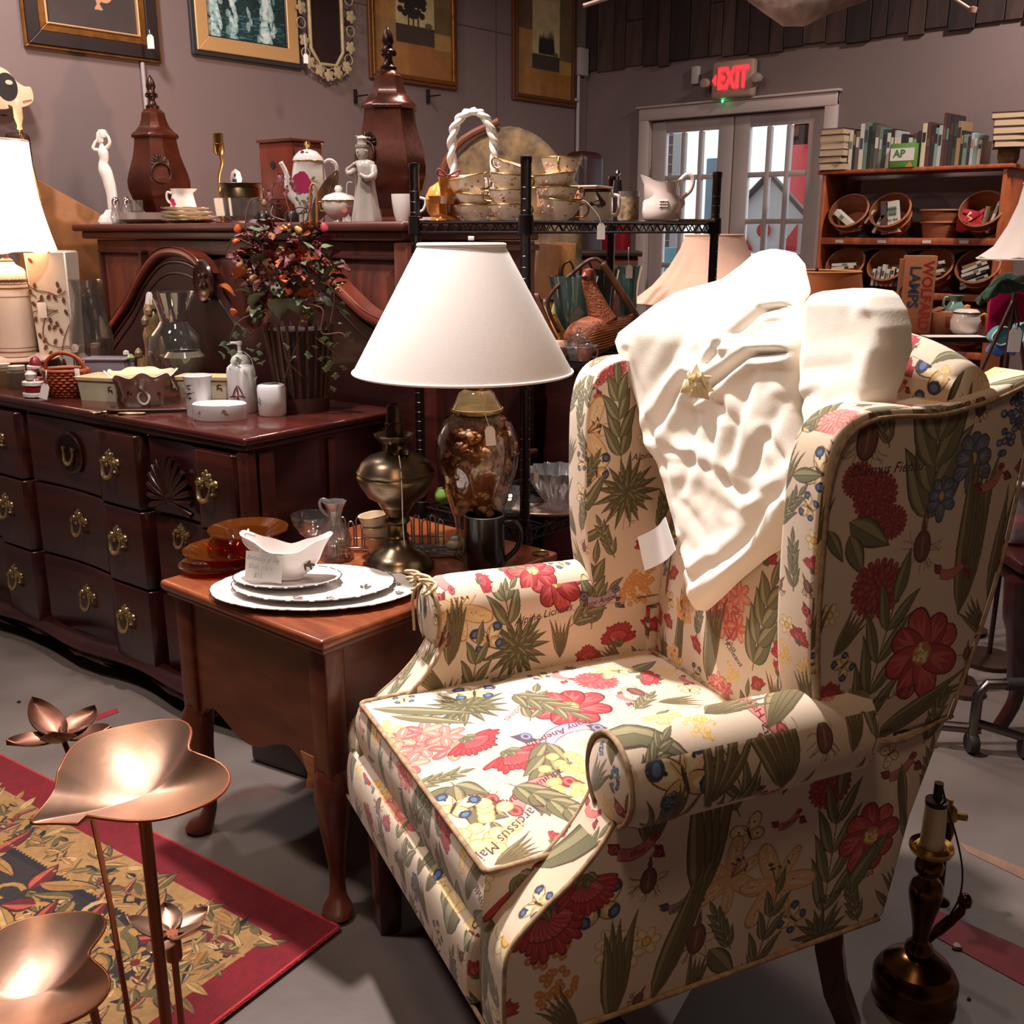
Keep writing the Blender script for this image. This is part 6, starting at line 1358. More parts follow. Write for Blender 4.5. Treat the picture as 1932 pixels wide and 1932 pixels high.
# plate rim and jars at the left
t,k=TH('cake_plate','large pale plate on a stand at the left edge of the dresser','plate',34,712,DT);P(t,k,'plate',[(0,28),(50,28),(78,36),(78,38),(50,31),(0,31)],M('pale_plate',(214,190,176),.25,coat=.3),44);P(t,k,'foot',[(0,0),(30,0),(12,8),(12,28),(0,28)],CHINAG,24)
for i,(px,py,c_) in enumerate(((8,728,(190,150,110)),(36,732,(150,130,110)))): t,k=TH('spice_jar',['small glass jar at the very left of the dresser','small glass jar beside the santa figurine'][i],'jar',px,py,DT,'small glass jars left of santa');P(t,k,'jar',[(0,0),(17,0),(18,4),(18,30),(14,34),(0,34)],GLASS('jar_glass_%d' % i,c_,.06,.35),20);P(t,k,'lid',[(14,34),(15,35),(15,42),(0,43)],M('jar_lid',(206,192,180),.4,.3),20)
# santa
SR=M('santa_red',(130,26,36),.4,coat=.3);SWh=M('santa_white',(218,208,204),.4,bump=(90,.4));t,k=TH('santa_figurine','small ceramic santa figurine with red coat beside the wicker basket','figurine',72,748,DT)
P(t,k,'coat',[(0,4),(20,4),(24,14),(22,26),(14,36),(0,38)],SR,24);P(t,k,'fur_trim',[(20,0),(26,2),(26,8),(20,10)],SWh,24);P(t,k,'fur_trim',[(20,22),(25,23),(25,29),(19,31)],SWh,24);P(t,k,'beard',[(0,30),(9,34),(11,44),(5,50),(0,50)],SWh,16,c=(-4,-10,0));P(t,k,'face',[(0,40),(9,42),(9,52),(0,56)],M('santa_face',(220,160,130),.5),16,c=(-3,-4,2));P(t,k,'hat',[(0,54),(12,54),(12,60),(7,72),(0,78)],SR,16,c=(2,0,0));P(t,k,'hat_trim',[(11,52),(14,54),(14,58),(11,60)],SWh,16,c=(0,0,0));P(t,k,'boot',[(0,0),(9,0),(9,5),(0,7)],M('black_paint'),12,c=(-8,-14,0));P(t,k,'boot',[(0,0),(9,0),(9,5),(0,7)],M('black_paint'),12,c=(8,-14,0))
price_tag('pinkish tag leaning against the santa figurine',84,738,2.85,.95,[(-4,40)],roll=.3)
# wicker basket
WK=M('orange_wicker',(176,78,34),.55,var=(60,.4),col2=(116,44,22));t,k=TH('wicker_basket','small orange wicker basket with hoop handle on the dresser','basket',130,748,DT,tilt=.0)
for i in range(9):
 z=3+i*5.2;r=24+15*math.sin(min(1,(i+1) /8) *PI/2);bm=B();add_tube(bm,[((r+(2.2 if q % 2==i % 2 else -1.2)) *math.cos(a) *k,(r+(2.2 if q % 2==i % 2 else -1.2)) *math.sin(a) *.8*k,z*k) for q,a in enumerate([2*PI*j/36 for j in range(36)])],2.9*k,6,closed=True);fin(bm,'woven_row',WK,t,180)
for q in range(18): a=2*PI*q/18;T(t,k,'stake',[(22*math.cos(a),17*math.sin(a),1),(36*math.cos(a),29*math.sin(a),24),(39*math.cos(a),31*math.sin(a),48)],1.6,WK,6)
T(t,k,'rim',[(40*math.cos(a),32*math.sin(a),50) for a in [2*PI*q/16 for q in range(16)]],3.6,WK,8,True,2);T(t,k,'handle',[(-38,0,48),(-34,0,66),(-14,0,80),(8,0,80),(28,0,68),(36,0,48)],4,WK,8)
P(t,k,'bottom',[(0,0),(24,0),(24,3),(0,3)],WK,24,sy=.8);BX(t,k,'paper_label',(32,-27,46),(9,1,20),M('tag_card'),.3)
# white bird, frog, plastic tub
t,k=TH('white_hen','little white china bird behind the wicker basket','figurine',138,694,DT);P(t,k,'body',[(0,0),(12,0),(13,10),(10,24),(7,34),(0,39)],CHINA,18);P(t,k,'beak',[(0,-2),(2,0),(0,4)],M('beak',(220,180,120),.4),8,c=(-9,-6,30))
t,k=TH('plastic_tub','lilac translucent plastic tub behind the cream dish','tub',205,722,DT);PLT=GLASS('lilac_plastic',(206,196,210),.2,.5);BX(t,k,'tub',(0,10,22),(76,44,44),PLT,4);BX(t,k,'rim',(0,10,45),(84,52,3),PLT,1)
t,k=TH('frog_figurine','tiny green and white frog perched on the tub rim','figurine',244,722,DT);P(t,k,'post',[(0,0),(8,0),(8,40),(0,40)],PLT,10,c=(0,14,0));P(t,k,'frog',[(0,38),(9,40),(10,46),(5,52),(0,53)],M('frog_green',(120,140,84),.35),14,c=(0,14,0));P(t,k,'head',[(0,50),(6,52),(5,58),(0,60)],CHINA,12,c=(-5,12,0))
t,k=TH('white_tin','white flat dish behind the wicker basket hoop','dish',118,716,DT);P(t,k,'dish',cup(26,34,22,2),CHINAG,28,sx=1.2)
# rectangular dishes
SAGE=M('sage_cream',(202,192,164),.3,coat=.3,var=(12,.1));INN=M('inner_cream',(236,214,168),.25,coat=.3)
def rectdish(label,px,py,w,d,h,rz,nm='baking_dish',mark=True):
 t,k=TH(nm,label,'dish',px,py,DT,'rectangular cream dishes on the dresser',rz=rz);bm=B()
 o0=rrect(-w*.46,w*.46,-d*.46,d*.46,4);o1=rrect(-w/2,w/2,-d/2,d/2,5);o2=rrect(-w/2+4,w/2-4,-d/2+4,d/2-4,4);o3=rrect(-w*.46+5,w*.46-5,-d*.46+5,d*.46-5,3)
 loft(bm,[([(x*k,y*k) for x,y in o],z*k) for o,z in ((o0,0),(o1,h-5))]);fin(bm,'outside',SAGE,t,40)
 bm=B();loft(bm,[([(x*k,y*k) for x,y in o],z*k) for o,z in ((rrect(-w/2-2,w/2+2,-d/2-2,d/2+2,6),h-6),(rrect(-w/2-3,w/2+3,-d/2-3,d/2+3,6),h),(o2,h),(o3,h*.3))]);fin(bm,'inside_rim',INN,t,40)
 if mark:
  for q,(x,z) in enumerate(((w*.30,h*.5),(w*.36,h*.45),(w*.33,h*.62))): bm=B();add_lathe(bm,[(0,0),(6*k,.2*k),(0,.4*k)],10,sx=.55,wob=lambda a,i: .7+.3*math.cos(3*a),mat=Matrix.Translation((x*k,-(d*.485) *k,z*k)) @ Matrix.Rotation(PI/2,4,'X') @ Matrix.Rotation(q*.9,4,'Z'));fin(bm,'printed_motif',DKB,t)
 return t,k
rectdish('long cream baking dish with a brown print left of the flared bowl',206,752,88,66,44,-.30)
rectdish('cream baking dish behind the white tumbler',392,748,100,46,40,-.12)
# flared bowl
BWL=M('bowl_lining',(240,208,164),.2,coat=.3);t,k=TH('scalloped_bowl','flared white bowl with ragged scalloped rim and butterfly prints','bowl',272,762,DT)
def wv(a,i): return (1,0) if i<4 else (1+.06*math.sin(9*a),(4.5*math.sin(9*a) *(1 if math.sin(a) <.2 else .2) +2*math.sin(4*a)) *k*(1 if i in (4,5) else .6))
P(t,k,'outside',[(0,0),(34,0),(37,20),(44,46),(63,60),(61,61),(42,50),(35,20),(0,5)],CHINAG,72,wob=lambda a,i: wv(a,i) if i in (4,5) else 1,smooth=60)
P(t,k,'lining',[(60,61.5),(52,57),(40,52),(34,30),(0,8)],BWL,72,wob=lambda a,i: wv(a,4) if i==0 else 1,cap=False)
T(t,k,'shell_handle',[(16,-36,54),(16,-46,50),(16,-48,38),(16,-42,32)],[6,7,5,4],CHINAG);T(t,k,'ring',[(16+10*math.cos(a),-43,18+12*math.sin(a)) for a in [2*PI*q/12 for q in range(12)]],2.6,CHINAG,8,True,2)
for x,z in ((-12,26),(34,22),(-28,10),(-34,30)):
 for sg in (-1,1): bm=B();add_lathe(bm,[(0,0),(4.4*k,.2*k),(0,.4*k)],8,sx=.6,mat=Matrix.Translation(((x+sg*2.6) *k,-(math.sqrt(max(0,38.6**2-x*x)) +.4) *k,z*k)) @ Matrix.Rotation(math.atan2(x,38),4,'Z') @ Matrix.Rotation(PI/2,4,'X') @ Matrix.Rotation(sg*.5,4,'Z'));fin(bm,'butterfly_wing',M('butterfly_brown',(130,62,56),.4),t)
# china bath set
WH=M('bath_white',(226,222,222),.12,coat=.5);FLY=M('fly_print',(110,36,40),.4);FLYD=M('fly_dark',(40,32,40),.4)
def flyprint(t,k,r,x,z,s=1.,rot=0.,m=None):
 y=-(math.sqrt(max(1,r*r-x*x)) +.5);az=math.atan2(x,-y)
 for dx,dz,w,h,a in ((0,4,1.4,9,.1),(3,4,1.2,10,.45),(-3,3,1.2,9,-.4),(-4,-1,6,1.4,.1),(4,-1,6,1.2,-.2),(0,-3,2.2,4,0)):
  bm=B();add_lathe(bm,[(0,0),(1*k,.1*k),(0,.25*k)],8,mat=Matrix.Translation(((x+dx*s) *k,y*k,(z+dz*s) *k)) @ Matrix.Rotation(az,4,'Z') @ Matrix.Rotation(PI/2,4,'X') @ Matrix.Rotation(a+rot,4,'Z') @ Matrix.Diagonal((w*s*.6,h*s*.6,1,1)));fin(bm,'fly_motif',m or FLY,t)
t,k=TH('tumbler','white china tumbler with dark fly print in the bath set','tumbler',378,784,DT,'white china bath set');P(t,k,'body',[(0,0),(23,0),(24,3),(24,66),(27,76),(25,77),(22,66),(22,4),(0,4)],WH,36);flyprint(t,k,24,-10,40,1.3,PI/2,FLYD);flyprint(t,k,24,-10,56,1.,PI/2,FLYD)
t,k=TH('soap_dispenser','white china pump soap dispenser with red fly print','soap dispenser',460,776,DT,'white china bath set');P(t,k,'body',[(0,0),(26,0),(27,3),(27,76),(25,84),(18,90),(18,96),(14,104),(7,107),(0,107)],WH,36);P(t,k,'pump',[(0,104),(7,104),(6,112),(3.5,114),(3.5,124),(6,126),(6,131),(0,132)],WH,16);T(t,k,'nozzle',[(2,0,128),(-16,-2,128),(-26,-4,124)],2.4,WH,8);flyprint(t,k,27,-2,34,2.1);flyprint(t,k,27,-14,20,.9,0,FLYD);T(t,k,'string',[(8,-2,112),(24,-14,100),(30,-16,70)],.7,M('white_string'),5)
t,k=TH('soap_dish','low oval white china dish with fly prints at the front of the bath set','soap dish',416,791,DT,'white china bath set');P(t,k,'body',[(0,0),(49,0),(51,3),(51,30),(48,32),(46,30),(45,9),(0,7)],WH,48,sy=.62);
for x,m_,s in ((-30,FLY,.7),(16,FLY,1.2)): 
 y=-51*.62*math.sqrt(1-(x/51) **2) -.5
 for dx,dz,w,h,a in ((0,3,1.4,8,.1),(3,3,1.2,8,.45),(-3,2,1.2,8,-.4),(-5,-1,8,1.4,.1),(4,-1,6,1.2,-.2)):
  bm=B();add_lathe(bm,[(0,0),(1*k,.1*k),(0,.25*k)],8,mat=Matrix.Translation(((x+dx*s) *k,y*k,(15+dz*s) *k)) @ Matrix.Rotation(x*.006,4,'Z') @ Matrix.Rotation(PI/2,4,'X') @ Matrix.Rotation(a,4,'Z') @ Matrix.Diagonal((w*s*.6,h*s*.6,1,1)));fin(bm,'fly_motif',m_,t)
t,k=TH('brush_holder','white china brush holder with holed lid at the right of the bath set','brush holder',515,783,DT,'white china bath set');P(t,k,'body',[(0,0),(24,0),(26,3),(27,50),(25,57),(20,59),(0,58)],WH,36);P(t,k,'opening',[(0,0),(15,.3),(0,.6)],M('hole_dark'),20,c=(0,0,58.8),sy=.5);flyprint(t,k,26.5,-18,28,1.,.4,FLYD)
# tongs
GN=M('old_nickel',(140,120,88),.3,1.);t,k=TH('ice_tongs','long metal hooked tongs lying at the dresser front edge','tongs',262,782,DT);T(t,k,'arm',[(-90,0,3),(-82,-9,3),(-74,-2,3),(-62,10,3),(0,14,3),(90,26,3)],[3.4,3.4,3.4,3,2.6,2.4],GN);T(t,k,'arm',[(-62,8,6),(-40,6,6),(40,14,6),(92,22,6)],2.6,M('dark_blade',(60,44,36),.35,.6));T(t,k,'loop',[(-36,-8,3),(-20,-13,3),(0,-10,3),(14,-4,3),(0,-1,3),(-20,-2,3)],2,GN,6,True,4)
t,k=TH('ring_figurine','ivory carved loop figure behind the cream dish','figurine',345,716,DT);T(t,k,'loop',[(-8,0,0),(-6,0,24),(0,0,38),(8,0,30),(8,0,0)],3.2,M('ivory_loop',(220,190,150),.4),8)
for px,py,lab,w in ((405,690,'small brown box behind the flower basket left side',26),): t,k=TH('brown_box',lab,'box',px,py,DT);BX(t,k,'box',(0,20,22),(w,20,44),M('kraft_brown',(140,86,62),.6),1);BX(t,k,'lid',(0,20,45),(w+3,23,4),M('kraft_light',(176,120,92),.6),1)
# ---- autumn flower basket
t,k=TH('flower_basket','autumn berry and ivy arrangement in a slatted basket on the dresser','flower arrangement',572,772,DT)
BSK=M('basket_slat',(96,54,38),.6,wood=(6,6,30),col2=(60,32,26));TWG=M('twig',(92,56,40),.7)
P(t,k,'pot',[(0,0),(42,0),(45,30),(56,120),(58,150),(0,150)],M('basket_dark',(44,26,24),.8),24)
for q in range(22): a=2*PI*q/22;bm=B();pts=[(44,4),(46,30),(54,90),(62,160)];add_tube(bm,[(r*math.cos(a) *k,r*math.sin(a) *k,z*k) for r,z in pts],3.2*k,5);fin(bm,'slat',BSK,t,30)
P(t,k,'base_band',[(44,0),(49,0),(51,26),(46,26)],BSK,32)
rnd=random.Random(42)
def leafme(nm,mat,L,W,lobed=False,cup_=.15):
 bm=B();n=6
 def lf(s,q): w=W*math.sin(PI*q**.85) *(1+(.35*math.cos(q*15) if lobed else 0));x=(s-.5) *w;return (x,q*L,cup_*L*math.sin(PI*q) +abs(s-.5) *W*.35)
 add_grid(bm,lf,5,9);bmesh.ops.remove_doubles(bm,verts=bm.verts,dist=1e-6);me=bpy.data.meshes.new(nm);bm.to_mesh(me);bm.free();me.materials.append(mat);me.shade_smooth();return me
LM=[leafme('leaf',M('leaf_' +n_,c_,.6,var=(40,.25)),L*k,W*k,lob) for n_,c_,L,W,lob in (('sage',(124,134,104),34,20,0),('moss',(84,92,58),30,16,0),('rust',(150,66,30),32,20,0),('wine',(96,26,34),32,20,1),('plum',(70,30,38),26,14,0),('amber',(176,90,32),28,22,0),('mint',(146,176,132),15,13,1))]
def blade(mesh_i,x,y,z,az,el,s=1.):
 o=link_me('leaf',LM[mesh_i],None,t);o.location=(x*k,y*k,z*k);o.rotation_euler=(Matrix.Rotation(az,3,'Z') @ Matrix.Rotation(el,3,'X') @ Matrix.Rotation(rnd.uniform(-.6,.6),3,'Y')).to_euler();o.scale=(s,s,s)
def crown(u_):  # point on the crown ellipsoid facing outward
 a=rnd.uniform(-PI*1.05,.05) if rnd.random() <.8 else rnd.uniform(0,2*PI);zz=rnd.uniform(-.8,1);r=math.sqrt(max(.05,1-zz*zz*.8));return a,zz,r
for i in range(200):
 a,zz,r=crown(i);R_=88*rnd.uniform(.55,1.0);x,y,z=R_*r*math.cos(a) -12,R_*.8*r*math.sin(a),245+88*zz
 m_=(rnd.choice([0,0,1,1,6,2]) if zz<-.35 else rnd.choice([3,4,2,1,5,3,4,1]));blade(m_,x,y,z,a-PI/2+rnd.uniform(-.5,.5),rnd.uniform(-.9,.8),rnd.uniform(.8,1.3))
for x,z,s,m_ in ((-20,170,1.9,0),(-70,190,1.4,0),(14,178,1.5,0),(-100,210,1.3,5),(-95,240,1.2,5),(66,238,1.8,1),(-60,260,1.4,1),(20,200,1.4,2)): blade(m_,x,-62,z,rnd.uniform(-1.2,1.2) +PI,.6,s)
BY={}
for nm,c_,r_ in (('wine',(110,40,48),3.2),('brown',(120,78,54),3.4),('dark',(52,34,40),3.2),('gold',(170,124,70),3.2),('red',(190,24,40),3.4)):
 bm=B();bmesh.ops.create_icosphere(bm,subdivisions=1,radius=r_*k);me=bpy.data.meshes.new('berry');bm.to_mesh(me);bm.free();me.materials.append(M('berry_' +nm,c_,.3,coat=.3));me.shade_smooth();BY[nm] =me
nb=0
for (x,z,n_,c_) in ((-62,300,12,'wine'),(-40,318,10,'wine'),(-90,276,10,'wine'),(-50,262,12,'wine'),(-28,252,11,'dark'),(0,262,11,'dark'),(-16,225,10,'dark'),(-44,226,8,'dark'),(36,232,12,'brown'),(24,176,14,'gold'),(78,224,10,'gold'),(22,280,12,'red'),(-4,330,10,'gold'),(50,300,10,'wine'),(-30,340,9,'wine'),(10,305,10,'wine'),(-70,250,9,'brown'),(40,262,9,'wine'),(60,270,9,'wine'),(-10,290,9,'brown')):
 yb=-70*math.sqrt(max(.1,1-((x+12) /100) **2-((z-245) /110) **2))
 for q in range(n_): o=link_me('berry',BY[c_],None,t);o.location=((x+rnd.gauss(0,5)) *k,(yb+rnd.gauss(0,3)) *k,(z+rnd.gauss(0,5)) *k);nb += 1
OR=M('rosehip',(206,84,34),.3,coat=.4)
for x,z,s,m_ in ((-92,328,8,OR),(-94,306,7,OR),(-8,246,8,OR),(-2,254,6,OR),(0,222,8,OR),(34,218,7,OR),(-112,182,8,OR),(-86,266,8,M('acorn',(150,104,66),.5)),(-96,252,8,M('acorn')),(-62,244,8,M('acorn')),(-56,236,7,M('acorn')),(-44,372,6,M('acorn')),(20,326,8,M('acorn_gold',(176,140,70),.4)),(62,330,9,M('rose_pink',(176,60,66),.5)),(-38,202,7,M('acorn'))):
 yb=-72*math.sqrt(max(.1,1-((x+12) /116) **2-((z-255) /130) **2));bm=B();add_lathe(bm,[(0,-s),(s*.7,-s*.6),(s*.8,0),(s*.45,s*.8),(0,s)],14,c=(0,0,0),mat=Matrix.Translation((x*k,yb*k,z*k)) @ Matrix.Rotation(rnd.uniform(-1.2,1.2),4,'Y') @ Matrix.Scale(k,4));fin(bm,'rosehip',m_,t)
for pts in ([(-60,-50,290),(-72,-56,330),(-64,-50,372),(-50,-44,380)],[(-20,-40,300),(-30,-46,350),(-40,-44,396)],[(0,-40,300),(6,-46,340),(-4,-40,388)],[(20,-40,300),(30,-44,360),(38,-40,376)],[(-60,-60,300),(-90,-66,312),(-108,-60,290)],[(30,-70,200),(60,-76,190),(56,-80,150),(90,-80,150),(100,-80,140)],[(50,-60,240),(80,-70,220),(70,-74,160)],[(-40,-70,190),(-90,-74,170),(-112,-70,130)],[(20,-60,150),(0,-64,110),(-20,-60,60)],[(40,-56,140),(66,-60,120),(84,-60,100)],[(-20,-60,150),(-10,-66,100),(16,-64,70)],[(30,-50,330),(46,-50,380),(40,-50,396)]): T(t,k,'stem',pts,1.1,TWG,5)
for x,z in ((100,140),(108,128),(92,160),(56,130),(66,122),(74,118),(96,196),(94,178),(72,214),(70,40),(74,62),(66,84),(88,78),(-2,98),(26,100),(-70,96),(-62,106),(-74,112),(-118,112),(-128,100),(-110,104),(-122,120),(-100,90),(-70,58),(-66,44),(-56,90),(-60,120),(-90,150),(-100,136),(-84,140),(-104,160),(50,96),(56,76),(66,100),(40,118),(-10,116)): blade(6,x,-68+abs(x) *.1,z,rnd.uniform(-1,1) +PI,rnd.uniform(.2,1.2),rnd.uniform(.85,1.25))
for x,z in ((-24,384),(-8,400),(0,380),(-34,372),(10,392)): blade(3,x,-40,z,rnd.uniform(-1,1),1.2,.7)
for pts in ([(38,-40,330),(42,-40,396),(52,-40,396),(50,-40,330)],): T(t,k,'curl',pts,2.4,M('dried_pod',(150,96,60),.6),6)
# ------------------------------------------------------------------ on the end table
AMB=GLASS('amber_glass',(206,118,44),.05,.10);AMB2=GLASS('amber_pale',(214,156,100),.05,.08)
t,k=TH('amber_bowl','amber glass soup plate lying at the left end of the table','bowl',430,1068,ET,rz=0);P(t,k,'bowl',[(0,0),(36,0),(52,14),(78,24),(80,26),(54,18),(34,5),(0,4)],AMB,48,wob=lambda a,i: 1+.02*math.sin(14*a));
t,k=TH('amber_saucer','pale amber glass saucer under the amber soup plate','saucer',406,1072,ET);P(t,k,'saucer',[(0,0),(40,0),(66,10),(66,12),(40,3),(0,2)],AMB2,48);t.location.z += .0005
bpy.data.objects['amber_bowl'].location.z += .012
t,k=TH('amber_compote','tall amber glass bowl with wide rim behind the gravy boat','bowl',472,1052,ET);P(t,k,'bowl',[(0,0),(34,0),(40,30),(48,46),(74,56),(74,59),(46,50),(36,32),(0,5)],AMB,48)
PLTR=M('platter_white',(226,218,214),.12,coat=.5);EDG=M('platter_line',(70,54,44),.4);SPR=M('grey_sprig',(96,84,74),.5)
def platter(nm,label,px,py,rx,ry,z,h,gr,sc=11):
 t,k=TH(nm,label,'plate',px,py,ET+z,gr);w=lambda a,i: (1+.014*abs(math.sin(sc*a/2)) **.5*(1 if i in (2,3,4) else 0))
 P(t,k,'dish',[(0,0),(rx*.62,0),(rx,h),(rx,h+1.6),(rx*.66,3),(0,2.6)],PLTR,88,sy=ry/rx,wob=w)
 for s0 in range(0,22): 
  a0=2*PI*s0/22;pts=[(rx*1.004*(1+.014*abs(math.sin(sc*a/2)) **.5) *math.cos(a),ry*1.004*(1+.014*abs(math.sin(sc*a/2)) **.5) *math.sin(a),h+1.2) for a in [a0+.22*q/4 for q in range(5)]];bm=B();add_tube(bm,[tuple(v*k for v in p) for p in pts],1.3*k,5);fin(bm,'rim_line',EDG,t,180)
 return t,k
def sprig(t,k,x,y,z,s=1.,rot=0.):
 for q in range(7):
  a=rot+(q-3) *.5;bm=B();add_lathe(bm,[(0,0),(5.5*s*k,.2*k),(0,.5*k)],8,sy=.38,mat=Matrix.Translation(((x+9*s*math.cos(a)) *k,(y+9*s*math.sin(a) *(1 if q % 2 else .5)) *k,z*k)) @ Matrix.Rotation(a,4,'Z'));fin(bm,'sprig_leaf',SPR,t)
G_='white platters stacked under the gravy boat'
t,k=platter('platter','largest white oval platter at the bottom of the gravy boat stack',594,1118,192,126,.0,11,G_);sprig(t,k,158,-30,10.5,1.,.2);sprig(t,k,150,20,10,.8,1.2)
t,k=platter('platter','middle white oval platter in the gravy boat stack',592,1108,150,104,.007,10,G_);sprig(t,k,96,-14,4.5,1.5,.4);sprig(t,k,-20,-80,8,1.2,.2);sprig(t,k,40,-84,8,1.1,.1)
t,k=platter('platter','small white oval plate directly under the gravy boat',543,1098,100,66,.014,11,G_)
t,k=TH('gravy_boat','white gravy boat with handwritten paper note on its side','gravy boat',545,1088,ET+.020);t.scale=(1,1,1.15)
bm=B();NA=56
def gb(s,q):
 a=2*PI*s;prof=[(0,2),(26,3),(44,14),(54,30),(58,44),(62,54)];f=q*5;i=min(4,int(f));r=prof[i][0] +(prof[i+1][0] -prof[i][0]) *(f-i);z=prof[i][1] +(prof[i+1][1] -prof[i][1]) *(f-i)
 c=math.cos(a);lip=q**3;zz=z+lip*(22*abs(c) **2.2*(1 if c<0 else .9) -6*(1-abs(c))) +lip*1.5*math.sin(7*a);rr=r*(1+lip*.30*abs(c) **5);return (rr*c*k*1.08,rr*math.sin(a) *k*.62,zz*k)
add_grid(bm,gb,NA,18,True);bmesh.ops.recalc_face_normals(bm,faces=bm.faces);bmesh.ops.solidify(bm,geom=list(bm.faces),thickness=.0028);fin(bm,'boat',PLTR,t,80)
P(t,k,'foot',[(0,-1),(30,-1),(26,5),(0,5)],PLTR,32,sy=.6);T(t,k,'handle',[(-58,0,70),(-76,0,74),(-80,0,62),(-70,0,50),(-56,0,40)],3.2,PLTR);sprig(t,k,0,0,-2,.1)
for q in range(5): bm=B();add_lathe(bm,[(0,0),(6*k,.3*k),(0,.6*k)],8,sx=.4,mat=Matrix.Translation(((38+3*q) *k,-(29.5-q*1.6) *k,(24+3.4*(q % 3)) *k)) @ Matrix.Rotation(.5,4,'Z') @ Matrix.Rotation(PI/2-.5,4,'X') @ Matrix.Rotation(q*1.1,4,'Z'));fin(bm,'sprig_leaf',SPR,t)
NP=M('note_paper',(232,228,222),.8);nt_=bpy.data.objects.new('paper_note',None);COL.objects.link(nt_);nt_.parent=t;nt_['label'] ='handwritten paper price note'
nt_.location=(-36*k,-40*k,28*k);nt_.rotation_euler=(-.10,.10,-.12)
bm=B();add_grid(bm,lambda s,q: ((s-.5) *70*k,4*k*math.cos((s-.5) *3) ,(q-.5) *46*k),8,3);bmesh.ops.solidify(bm,geom=list(bm.faces),thickness=.0005);fin(bm,'paper',NP,nt_,60)
for i,s_ in enumerate(('Embassy gravy','Dish, plate','$15')): me=text_mesh(s_,10.5*k,.0001,.3);o=link_me('handwriting',me,M('pencil',(140,130,128),.8),nt_);o.location=((-2-4*i) *k,-1.2*k,(13-14*i) *k);o.rotation_euler=(PI/2,0,0)
# glass pieces behind
t,k=TH('cut_glass_compote','clear cut glass dessert bowl behind the gravy boat','bowl',592,1040,ET);P(t,k,'bowl',[(0,0),(22,0),(6,8),(6,22),(26,38),(38,58),(39,72),(37,72),(35,58),(24,41),(0,28)],GL,36,wob=lambda a,i: 1+.02*math.sin(16*a))
t,k=TH('glass_cruet','pressed glass jug with tall loop handle behind the platters','jug',636,1054,ET);P(t,k,'body',[(0,0),(30,0),(31,5),(26,14),(28,40),(22,58),(13,72),(11,86),(15,100),(22,112),(20,112),(12,98),(9,84),(20,56),(25,38),(0,8)],GLW,36,wob=lambda a,i: 1+.05*math.sin(8*a));T(t,k,'handle',[(-12,0,84),(-22,0,92),(-28,0,108),(-20,0,116),(-8,0,108),(-10,0,96)],3,GLW)
SV=M('silver',(176,168,164),.2,1.)
for px,py,lab,n_ in ((674,1040,'silver toast rack behind the paper cups',6),(790,1036,'silver toast rack between the two lamp bases',7)):
 t,k=TH('toast_rack',lab,'rack',px,py,ET,'silver toast racks')
 for q in range(n_): x=(q-n_/2) *15;T(t,k,'hoop',[(x,0,8),(x,0,50+8*(q % 2)),(x+5,0,58+8*(q % 2)),(x+10,0,50+8*(q % 2)),(x+10,0,8)],1.7,SV,6)
 for z,y in ((8,6),(8,-6),(24,5)): T(t,k,'rail',[(-n_*8,y,z),(n_*7,y,z)],1.7,SV,6)
 for sx_2 in (-1,1): T(t,k,'foot',[(sx_2*n_*6.4,-7,0),(sx_2*n_*6.4,7,0)],3,SV,6)
t,k=TH('glass_tray','flat clear glass tray under the right toast rack','tray',815,1046,ET);BX(t,k,'tray',(10,0,6),(130,42,10),GLASS('tray_glass',(190,170,158),.1,.3),3);BX(t,k,'tray_rim',(10,0,12),(136,48,2),GLW,1)
PCU=M('cup_cream',(222,200,172),.35,coat=.2)
for q in range(3): t,k=TH('small_cup',['bottom cup of the small leaning stack beside the oil lamp','middle cup of the small leaning stack beside the oil lamp','top cup of the small leaning stack beside the oil lamp'][q],'cup',716-q*3,1048,ET,'small cream cups stacked beside the oil lamp');t.location.z += q*20*k;P(t,k,'body',[(0,0),(15,0),(20,14),(27,38),(29,40),(26,40),(19,16),(0,5)],PCU,28);T(t,k,'rim_line',[(28.4*math.cos(a),28.4*math.sin(a),40) for a in [2*PI*j/16 for j in range(16)]],.9,GOLD,5,True,2);t.rotation_euler.y=-.05*q
# oil lamp
PEW=M('antique_pewter',(150,134,112),.30,1.,var=(6,.35),col2=(84,68,52));t,k=TH('oil_lamp','antique pewter and brass oil lamp base on the end table','lamp',752,1072,ET);k *= .945
P(t,k,'foot',[(0,0),(70,0),(70,6),(66,12),(63,14),(60,24),(50,34),(32,44),(24,56),(22,64),(0,64)],PEW,52);P(t,k,'foot_band',[(66,3),(71,3),(71,10),(66,10)],BRD,60,wob=lambda a,i: 1+.015*math.sin(40*a));P(t,k,'stem',[(0,62),(20,62),(24,68),(19,74),(19,92),(25,98),(25,104),(20,110),(34,132),(0,132)],M('lamp_brass',(134,108,70),.3,1.,var=(8,.4)),40)
P(t,k,'font',[(0,130),(33,130),(38,140),(56,150),(66,166),(73,178),(75,184),(76,190),(73,194),(76,199),(72,204),(66,216),(52,228),(34,234),(20,238),(0,238)],PEW,56);P(t,k,'collar',[(0,236),(20,236),(18,246),(16,250),(30,258),(39,270),(40,272),(36,272),(28,264),(0,262)],PEW,48,wob=lambda a,i: 1+(.03*math.sin(36*a) if 3<i<7 else 0));P(t,k,'burner',[(0,262),(17,262),(17,290),(18,291),(18,294),(15,296),(14,322),(12,328),(8,330),(8,322),(0,322)],BRD,28)
P(t,k,'filler_cap',[(0,0),(8,0),(8,8),(4,12),(0,12)],PEW,16,c=(22,-18,236));T(t,k,'tag_string',[(12,-40,238),(18,-66,210),(20,-78,170),(18,-60,110),(18,-40,60)],1.,M('white_string'),5)
